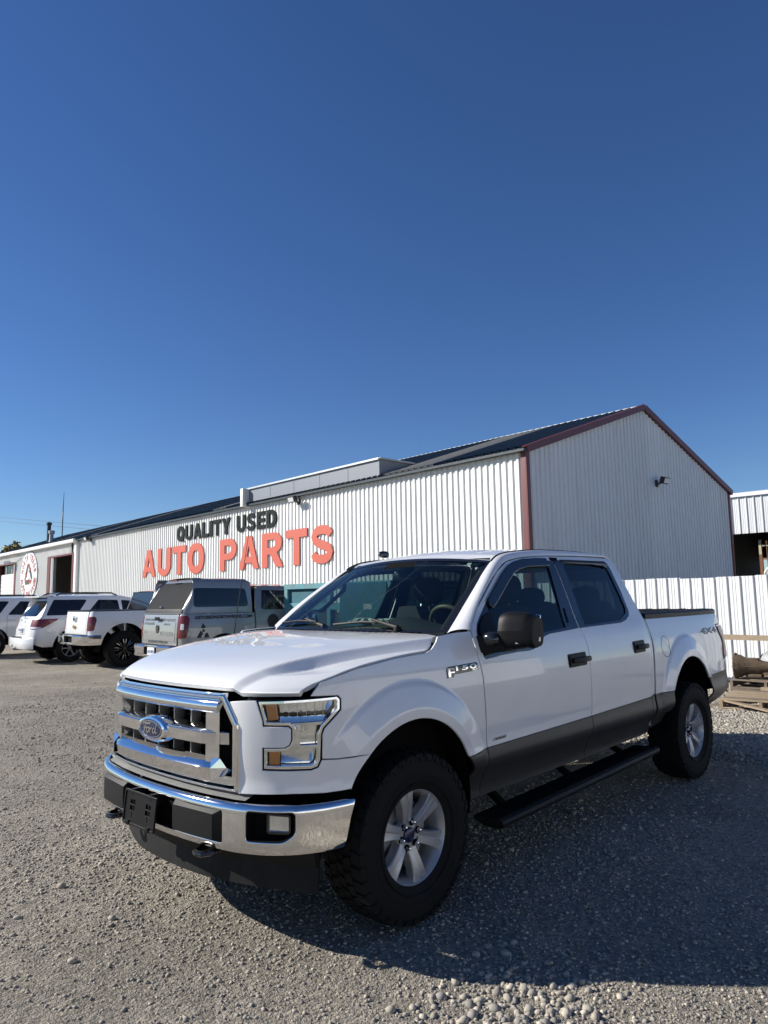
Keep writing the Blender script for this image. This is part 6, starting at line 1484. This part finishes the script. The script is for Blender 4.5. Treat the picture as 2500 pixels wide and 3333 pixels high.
side_shape(tu,'door_emblem',[[(.34*math.cos(a),.36*math.sin(a)) for a in np.linspace(0,6.28,22)[:-1]],[(-.9,-.75),(-.6,-.75),(-.2,-.35),(-.4,-.3)],[(.9,-.75),(.6,-.75),(.2,-.35),(.4,-.3)],[(-.45,-.75),(-.25,-.75),(.0,-.42),(-.12,-.38)],[(.45,-.75),(.25,-.75),(.0,-.42),(.12,-.38)]],sh1,2.06,1.17,.42,'decal_black')
pl=link('license_plate',None,tu); obj('plate',box(-.135,-.128,-.155,.155,.565,.72,.004),'license',pl); 
V,F,w_=text('647 0FH',.03,1,0); obj('characters',([(-.137,.13-v[0]*.26/w_,.61+v[1]*.06) for v in V],F),'ink_navy',pl,0)
# white lifted pickup, no canopy
sh2=Shell(TPL,PROF)
cv=vehicle('parked_pickup','white lifted pickup with black milled wheels parked between two others','pickup',(-4.98,-14.86,0),RZ)
tg2,b2=pickup(cv,sh2,'white_paint',.90,3.75,.455,.90,.32,'dark',1.70,1.40,1.93,(.92,1.27),'red_lamp_dark',(.58,.82),.58)
rear_text(tg2,'lettering','SILVERADO',sh2,.66,.785,.03,.30,'decal_black',.012); 
obj('handle_panel',box(-.018,.0,-.07,.07,1.15,1.29,.008),'chrome_clean',tg2); obj('handle_grip',box(-.024,-.015,-.055,.055,1.20,1.24,.006),'black_plastic',tg2)
obj('bowtie',([(-.016,y_,z_) for y_,z_ in ((.10,1.035),(.04,1.035),(.05,1.065),(-.05,1.065),(-.04,1.035),(-.10,1.035),(-.12,1.0),(-.05,1.0),(-.06,.97),(.06,.97),(.05,1.0),(.12,1.0))],[tuple(range(12))]),'gold',tg2,0)
obj('bed_cover',box(.08,1.68,-.80,.80,1.395,1.425,.01),'black_plastic',cv)
for sy in (1,-1):
    sec=[(0,-.01),(.0,.02),(-.07,.025),(-.08,0)]; pth=[]
    for q in np.linspace(sh2.sy(.86),sh2.sx(1.70),16): p=sh2(np.array(q),np.array(1.40)); pth.append(((float(p[0]),sy*float(p[1]),1.40),(0,sy,0),(0,0,1)))
    obj('rail_cap',sweep(pth,sec),'black_plastic',cv)
# white wagons
def suv(label,loc,rz,roof,detail=True):
    SPL=[(.05,0),(.06,.45),(.09,.68),(.17,.84),(.32,.925),(.6,.955),(1.4,.975),(3.6,.975),(4.6,.93),(4.95,.75),(5.05,.4)]
    k=roof/1.96
    sh=Shell(SPL,[(.40,-.09),(.50,-.03),(.62,-.005),(.80,0),(1.0,0),(1.12,-.008),(1.24,-.026),(1.36,-.058),(1.50,-.105),(1.65,-.160),(1.78,-.215),(1.85,-.27),(1.88,-.34)],((0,0),(.85,.02),(1.2,.10),(1.75,.40),(1.9,.50)))
    t=vehicle('parked_wagon',label,'wagon',loc,rz); s=sh.sx; ax=1.08; wb=3.0; Rw=.385; zc=Rw+.06; ar=.46; a0=math.asin((.44-zc)/ar)
    lo=[(s(ax+ar*math.cos(a)),zc+ar*math.sin(a)) for a in np.linspace(math.pi-a0,a0,16)]; lo2=[(s(ax+wb+ar*math.cos(a)),zc+ar*math.sin(a)) for a in np.linspace(math.pi-a0,a0,16)]
    yq=sh.sy(.70); top=1.80
    q1=rounded([(s(.42),1.30),(s(1.22),1.30),(s(1.52),1.70),(s(.62),1.705)],[.03,.02,.05,.03]); q2=rounded([(s(1.50),1.30),(s(2.45),1.28),(s(2.40),1.68),(s(1.86),1.695)],.03); q3=rounded([(s(2.55),1.28),(s(3.45),1.26),(s(2.95),1.64),(s(2.52),1.68)],.03)
    side=[(yq,.56),(s(.35),.44)]+lo+lo2+[(s(ax+wb+.75),.44),(s(ax+wb+.75),1.0),(s(3.75),1.20),(s(3.50),1.25),(s(3.0),1.72),(s(2.6),top),(s(.5),top),(yq,1.745)]
    for sy in (1,-1):
        f=(lambda v:v) if sy==1 else flipy
        b_=obj('body_side',f(shp(sh,side,.07,holes=[q1,q2,q3],rnd=.004)),'white_paint',t)
        for q_ in (q1,q2,q3): obj('window',f(shp(sh,inset(q_,-.012),.1,rnd=.002,thick=.004,off=.001)),'smoked_glass' if q_ is not q1 else 'black_gloss',b_)
        for xx in (1.46,2.50): obj('door_seam',f(shp(sh,[(s(xx)-.004,.62),(s(xx)+.004,.62),(s(xx)+.004,1.28),(s(xx)-.004,1.28)],.1,rnd=0,thick=0,off=.0015)),'void',b_)
        for xx in (1.62,2.65): obj('handle',f(shp(sh,rounded([(s(xx),1.12),(s(xx+.18),1.12),(s(xx+.18),1.155),(s(xx),1.155)],.01),.05,rnd=.006,thick=.03,off=.03)),'white_paint',b_)
        lm=obj('tail_lamp',f(shp(sh,rounded([(sh.sy(.60),.93),(sh.sy(.80),.92),(s(.34),.96),(s(.70),1.16),(s(.74),1.20),(sh.sy(.58),1.19)],.03),.04,rnd=.006,thick=.03,off=.010)),'red_lamp',t)
        obj('clear_lens',f(shp(sh,rounded([(sh.sy(.61),.94),(s(.22),.935),(s(.30),.985),(sh.sy(.61),.99)],.01),.04,rnd=.003,thick=.01,off=.014)),'lamp_white',lm)
    obj('tailgate',shp(sh,[(-yq,.52),(yq,.52),(yq,1.745),(-yq,1.745)],.07,rnd=.002),'white_paint',t)
    gl_=rounded([(-yq+.02,1.27),(yq-.02,1.27),(yq-.06,1.69),(-yq+.06,1.69)],.05)
    rg=obj('rear_glass',shp(sh,gl_,.08,rnd=.003,thick=.004,off=.006),'smoked_glass',t); obj('glass_backing',shp(sh,inset(gl_,.005),.1,rnd=0,thick=0,off=.002),'void',rg)
    TOP=[tuple(float(v) for v in sh(np.array(q),np.array(1.80))[:2]) for q in np.linspace(-s(2.6),s(2.6),40)]
    obj('roof',panel(TOP if area(TOP)>0 else TOP[::-1],lambda u,v:np.stack([u,v,1.795+.07*(1-(v/.78)**2)*np.clip((u-.42)/.35,0,1)],-1),.08,rnd=0,thick=0),'white_paint',t,60)
    yr=.74
    obj('windshield',([(3.50,-.85,1.22),(3.50,.85,1.22),(2.62,yr,1.80),(2.62,-yr,1.80)],[(0,1,2,3)]),'smoked_glass',t); obj('hood',grid(6,7,lambda i,j:(3.48+1.5*i,.85*(2*j-1),1.24-.2*i*i)),'white_paint',t,60); obj('front_end',box(4.75,4.95,-.8,.8,.45,1.02,.06),'chrome',t)
    obj('spoiler',xf(box(-.02,.30,-.70,.70,-.018,.018,.012),Matrix.Translation((.30,0,1.80))@Matrix.Rotation(R(-4),4,'Y')),'white_paint',t,40)
    b_=obj('rear_bumper',(lambda vf:vf)(sweep([((.10,-1.0,0),(.2,.98,0),(0,0,1)),((-.02,-.84,0),(.75,.66,0),(0,0,1)),((-.08,-.5,0),(.98,.1,0),(0,0,1)),((-.09,0,0),(1,0,0),(0,0,1)),((-.08,.5,0),(.98,-.1,0),(0,0,1)),((-.02,.84,0),(.75,-.66,0),(0,0,1)),((.10,1.0,0),(.2,-.98,0),(0,0,1)),((.62,1.0,0),(0,-1,0),(0,0,1))],[(.02,.40),(-.005,.45),(-.005,.66),(.03,.71),(.14,.72),(.14,.40)])),'white_paint',t,35)
    obj('pad',box(-.105,-.05,-.5,.5,.722,.735,.004),'black_dusty',b_)
    for sy in (.62,-.62): obj('roof_rail',tube([(.75,sy,1.83),(.9,sy,1.90),(1.6,sy,1.905),(2.3,sy,1.895),(2.45,sy,1.83)],.022,8),'black_gloss',t)
    for xx in (.95,2.25): obj('cross_bar',tube([(xx,-.62,1.90),(xx,.62,1.90)],.018,8),'black_gloss',t)
    obj('plate_recess',shp(sh,rounded([(-.25,.78),(.25,.78),(.22,1.02),(-.22,1.02)],.03),.06,rnd=.01,thick=.004,off=.010),'white_paint',t)
    pl=link('license_plate',None,t); obj('plate',box(.035,.042,-.15,.15,.83,.98,.004),'license',pl); V,F,w_=text('834 KJE',.03,1,0); obj('characters',([(.033,.13-v[0]*.26/w_,.875+v[1]*.06) for v in V],F),'ink_navy',pl,0)
    obj('wiper',tube([(.13,-.10,1.26),(.10,.05,1.29),(.14,.30,1.27)],.012,6),'black_plastic',t); obj('emblem',mv(blob(.012,.05,.035,2),(.075,0,1.17)),'chrome_clean',t)
    obj('hitch',join(box(-.14,.3,-.035,.035,.36,.43),mv(blob(.035,.035,.035,2),(-.16,0,.49))),'dull_steel',t); obj('underbody',box(.15,4.7,-.80,.80,.36,.46),'void',t)
    duo(t,'wheel_liner',([(ax+(ar+.02)*math.cos(a),y_,zc+(ar+.02)*math.sin(a)) for a in np.linspace(-.2,math.pi+.2,16) for y_ in (.90,.5)],[(2*k_,2*k_+2,2*k_+3,2*k_+1) for k_ in range(15)]),'void')
    four_wheels(t,ax,ax+wb,.83,Rw,.27,'light'); return t
suv('white older wagon with roof rails and red tail lamps parked left of the lifted pickup',(-4.62,-17.62,0),RZ,1.96)
suv('white wagon cut by the left edge of the picture',(-3.9,-21.6,0),RZ,1.96)
# ---------------------------------------------------------------- teal cage trailer beside the silver pickup
tr=thing('cage_trailer','teal steel cage trailer with mesh sides behind the pickup cab','trailer',(0,0,0))
XF,XB,Y0,Y1,ZB,ZT=-6.70,-9.2,-8.42,-5.45,.62,1.92
for x_ in (XF,XB):
    for y_ in (Y0,(Y0+Y1)/2-.15,Y1): obj('post',box(x_-.05,x_+.05,y_-.05,y_+.05,ZB,ZT),'teal_paint',tr)
    obj('top_rail',box(x_-.055,x_+.055,Y0-.05,Y1+.05,ZT-.10,ZT+.004),'teal_paint',tr); obj('bottom_rail',box(x_-.06,x_+.06,Y0-.05,Y1+.05,ZB-.12,ZB+.02),'teal_paint',tr); obj('middle_rail',box(x_-.045,x_+.052,Y0-.04,Y1+.04,1.40,1.53),'teal_paint',tr)
for y_ in (Y0,Y1):
    obj('top_rail',box(XB,XF,y_-.05,y_+.05,ZT-.09,ZT),'teal_paint',tr); obj('bottom_rail',box(XB,XF,y_-.055,y_+.055,ZB-.11,ZB+.01),'teal_paint',tr)
ym=(Y0+Y1)/2-.15
obj('upper_panel',box(XF-.02,XF-.01,Y0+.05,ym-.05,1.53,1.82),'teal_dark',tr); obj('solid_panel',box(XF+.056,XF+.07,ym+.35,Y1-.04,ZB+.02,1.90),'teal_dark',tr)
obj('upper_panel',box(XB+.01,XB+.02,Y0+.05,Y1-.05,1.53,1.82),'teal_dark',tr); obj('notice',box(XF+.071,XF+.074,ym+1.0,ym+1.22,1.40,1.50),'galvanised',tr)
def mesh_net(y0,y1,z0,z1,x,p=.075):
    out=[]
    n=int((y1-y0+z1-z0)/p)
    for k in range(n):
        a=y0-(z1-z0)+k*p
        for sg in (1,-1):
            ya,yb=(a,a+(z1-z0)) if sg==1 else (a+(z1-z0),a)
            za,zb=z0,z1
            def clip(ya,za,yb,zb):
                t0,t1=0,1
                d=yb-ya
                for lim,s_ in ((y0,1),(y1,-1)):
                    if s_*(ya-lim)<0 and s_*(yb-lim)<0: return None
                    t=(lim-ya)/d
                    if s_*d>0 and s_*(ya-lim)<0: t0=max(t0,t)
                    if s_*d<0 and s_*(yb-lim)<0: t1=min(t1,t)
                return (t0,t1) if t1>t0 else None
            c=clip(ya,za,yb,zb)
            if c: out.append(beam((x,ya+(yb-ya)*c[0],za+(zb-za)*c[0]),(x,ya+(yb-ya)*c[1],za+(zb-za)*c[1]),.012,.006,(1,0,0)))
    return join(*out)
for nm,a in (('wire_mesh',(Y0+.05,ym-.05,ZB+.02,1.40,XF-.015)),('wire_mesh',(ym+.05,ym+.35,ZB+.02,1.40,XF-.015)),('wire_mesh',(Y0+.05,Y1-.05,ZB+.02,1.40,XB+.015))):
    o=obj(nm,mesh_net(*a),'mesh_steel',tr,0); o['kind']='stuff'
obj('deck',box(XB,XF,Y0,Y1,ZB-.02,ZB+.03),'wood_old',tr); obj('tongue',beam((XB,(Y0+Y1)/2,ZB-.15),(XB-1.3,(Y0+Y1)/2,ZB-.15),.1,.1),'teal_paint',tr)
for y_ in (Y0-.02,Y1+.02):
    w_=link('wheel',None,tr); obj('tyre',lathe([(.20,-.1),(.34,-.1),(.36,-.05),(.36,.05),(.34,.1),(.20,.1)],28,'y',True),'rubber',w_); obj('rim',lathe([(0,.03),(.12,.05),(.2,.08),(.2,-.08),(0,-.05)],20,'y'),'trim_white',w_); w_.location=(-7.9,y_,.36)
# ---------------------------------------------------------------- pallets and gearboxes by the fence
pall_mesh={}
def pallet(loc,rz,label,m='wood_new',tilt=0.0,L=1.22,Wd=1.02,seed=0):
    t=thing('wooden_pallet',label,'pallet',loc,rz,'wooden pallets behind the pickup'); t.rotation_euler=(tilt,0,rz); rs=random.Random(seed)
    for k in range(3): y_=-Wd/2+.02+k*(Wd-.04)/2; obj('stringer',box(-L/2,L/2,y_-.02,y_+.02,.018,.108),m,t)
    for k in range(7): 
        x_=-L/2+.05+k*(L-.1)/6; obj('deck_board',xf(box(-.048,.048,-Wd/2,Wd/2,.109,.127,.003),Matrix.Translation((x_,rs.uniform(-.015,.015),0))@Matrix.Rotation(rs.uniform(-.02,.02),4,'Z')),m if rs.random()<.75 else 'wood_old',t)
    for k in range(4): x_=-L/2+.05+k*(L-.1)/3; obj('base_board',box(x_-.048,x_+.048,-Wd/2,Wd/2,0,.017,.003),m,t)
    return t
pallet((-8.42,.22,.005),R(8),'near pallet of new pale boards behind the pickup tail',seed=1)
pallet((-9.66,.02,.005),R(2),'lower pallet of the far stack','wood_old',seed=3); pallet((-9.64,.06,.135),R(-2),'top pallet carrying the gearboxes','wood_old',seed=4)
pallet((-9.1,1.45,.005),R(20),'pallet at the right edge of the picture','wood_old',seed=5); pallet((-8.25,.62,.135),R(16),'grey weathered pallet lying crooked on the near one','wood_old',0,.7,.6,seed=6)
def plank(a,b,w_,h,label,m='wood_new'):
    o=obj('loose_plank',beam(a,b,w_,h),m); tag(o,label,'plank','loose planks by the pallets'); return o
plank((-10.1,-3.2,.86),(-9.6,1.9,.86),.03,.085,'long pale plank propped level before the fence'); plank((-7.86,-.30,.125),(-7.55,.62,.03),.09,.022,'plank slipping off the front of the stack'); plank((-7.98,-.5,.012),(-7.70,.75,.012),.10,.02,'plank lying on the gravel under the stack','wood_old')
plank((-7.95,.30,.285),(-7.85,1.2,.285),.09,.04,'short pale plank on top of the near stack')
for y_ in (-3.0,1.7): 
    o=obj('plank_post',box(-10.1,-10.0,y_-.045,y_+.045,0,.82),'wood_old'); tag(o,'short wooden post holding the %s end of the long plank'%('hidden left' if y_<0 else 'right'),'post')
def gearbox(loc,rz,m,label,sc=1.0):
    t=thing('gearbox',label,'gearbox',loc,rz); t.scale=(sc,sc,sc)
    V=[];F=[];st=[(0,.27,.25),(.10,.25,.24),(.22,.17,.17),(.45,.155,.16),(.52,.13,.13),(.72,.10,.10),(.80,.075,.075)]
    n=18
    for x_,ry,rz_ in st:
        for k in range(n): a=2*math.pi*k/n; q=1+.035*(k%3==0); V.append((x_,ry*q*math.copysign(abs(math.cos(a))**.8,math.cos(a)),rz_*q*math.copysign(abs(math.sin(a))**.8,math.sin(a))))
    for i in range(len(st)-1):
        for k in range(n): F.append((i*n+k,i*n+(k+1)%n,(i+1)*n+(k+1)%n,(i+1)*n+k))
    F.append(tuple((len(st)-1)*n+k for k in range(n)))
    obj('case',mv((V,F),(0,0,.26)),m,t,35)
    obj('bell_flange',mv(lathe([(.20,-.02),(.275,-.02),(.285,0),(.275,.025),(.20,.02)],18,'x',True),(0,0,.26)),m,t); obj('converter',mv(lathe([(0,.02),(.06,.02),(.08,.04),(.19,.05),(.2,.08)],18,'x'),(-.02,0,.26)),'junk',t)
    obj('pan',box(.20,.52,-.15,.15,.045,.11,.02),m,t); obj('tail_flange',mv(lathe([(0,.06),(.05,.06),(.055,0),(.10,0),(.10,-.03),(0,-.03)],12,'x'),(.84,0,.26)),m,t)
    for k in range(6): a=k*1.05; obj('rib',tube([(.02,.26*math.cos(a),.26+.25*math.sin(a)),(.24,.17*math.cos(a),.26+.17*math.sin(a)),(.46,.155*math.cos(a),.26+.16*math.sin(a))],.012,5),m,t)
    obj('cover',box(.24,.46,-.10,.10,.40,.44,.012),m,t)
    for k in range(8): a=k*.785; obj('bolt',mv(lathe([(0,.035),(.014,.035),(.014,-.02)],6,'x'),(-.02,.25*math.cos(a),.26+.24*math.sin(a))),'galvanised',t)
    obj('mount',box(.56,.70,-.16,.16,.10,.15,.01),m,t)
    obj('lever',tube([(.4,.15,.33),(.42,.22,.36),(.34,.24,.40)],.012,5),m,t); return t
gearbox((-9.28,-.44,.262),R(96),'cast_rust','rusty brown gearbox lying on the pallet',.72); gearbox((-9.72,.02,.262),R(28),'cast_alloy','pale alloy gearbox with open bell housing beside the rusty one',.80); gearbox((-10.4,1.2,.14),R(200),'cast_alloy','alloy gearbox at the right edge by the fence')

# ---------------------------------------------------------------- white building across the yard, behind the camera: it shows in the paint and chrome
ob=thing('opposite_building','white ribbed building across the yard mirrored in the pickup doors','building')
osm=mesh('wall_sheet',*rib_sheet(1.83,.305,.034,0,4.4,minor=1),'fence_white',20)
for k in range(30):
    q=link('wall_sheet',osm,ob); q.matrix_local=Matrix(((1,0,0,-30+1.83*k),(0,-1,0,19.0),(0,0,1,0),(0,0,0,1)))
obj('roof',([(-30.2,18.8,4.4),(25,18.8,4.4),(25,27,6.4),(-30.2,27,6.4)],[(0,1,2,3)]),'roof_dark',ob)

# more salvaged parts heaped beside the gearboxes
bh=thing('bell_housing','open round alloy bell housing standing on the far pallet','bell housing',(-9.62,.36,.262),R(20)); 
obj('ring',mv(lathe([(.17,-.05),(.25,-.05),(.27,0),(.25,.05),(.20,.06),(.12,.10),(.05,.12),(.05,.08),(.15,.04)],24,'x',True),(0,0,.26)),'cast_alloy',bh,30); obj('plate',mv(lathe([(0,-.03),(.19,-.03)],20,'x'),(0,0,.26)),'junk',bh)
for k in range(10): a=k*.628; obj('ear',mv(box(-.02,.02,-.03,.03,-.025,.025,.006),(0,.27*math.cos(a),.26+.27*math.sin(a))),'cast_alloy',bh)
eb_=thing('engine_block','dark greasy engine block behind the gearboxes','engine block',(-10.5,-.25,0),R(12)); obj('block',box(-.28,.28,-.22,.22,.02,.42,.04),'junk',eb_); obj('head',box(-.27,.27,-.16,.16,.42,.55,.03),'junk',eb_)
for k in range(4): obj('bore',mv(lathe([(0,.56),(.05,.56),(.055,.545)],12,'z'),(-.2+k*.135,0,0)),'cast_alloy',eb_)
for k,(x_,y_,r_,lb) in enumerate(((-10.1,.85,.17,'rusty brake drum leaning by the fence'),(-9.35,.62,.14,'small rusty drum on the pallet edge'),(-10.55,.55,.2,'larger dark drum behind the bell housing'))):
    d_=thing('brake_drum',lb,'drum',(x_,y_,.13 if k==1 else .0),k*.9,'brake drums in the scrap'); obj('drum',mv(lathe([(.05,.09),(r_*.8,.09),(r_,.05),(r_*1.08,-.06),(r_,-.06),(r_*.9,.0),(.05,.05)],20,'x',True),(0,0,r_*1.08)),'cast_rust' if k<2 else 'junk',d_,30)
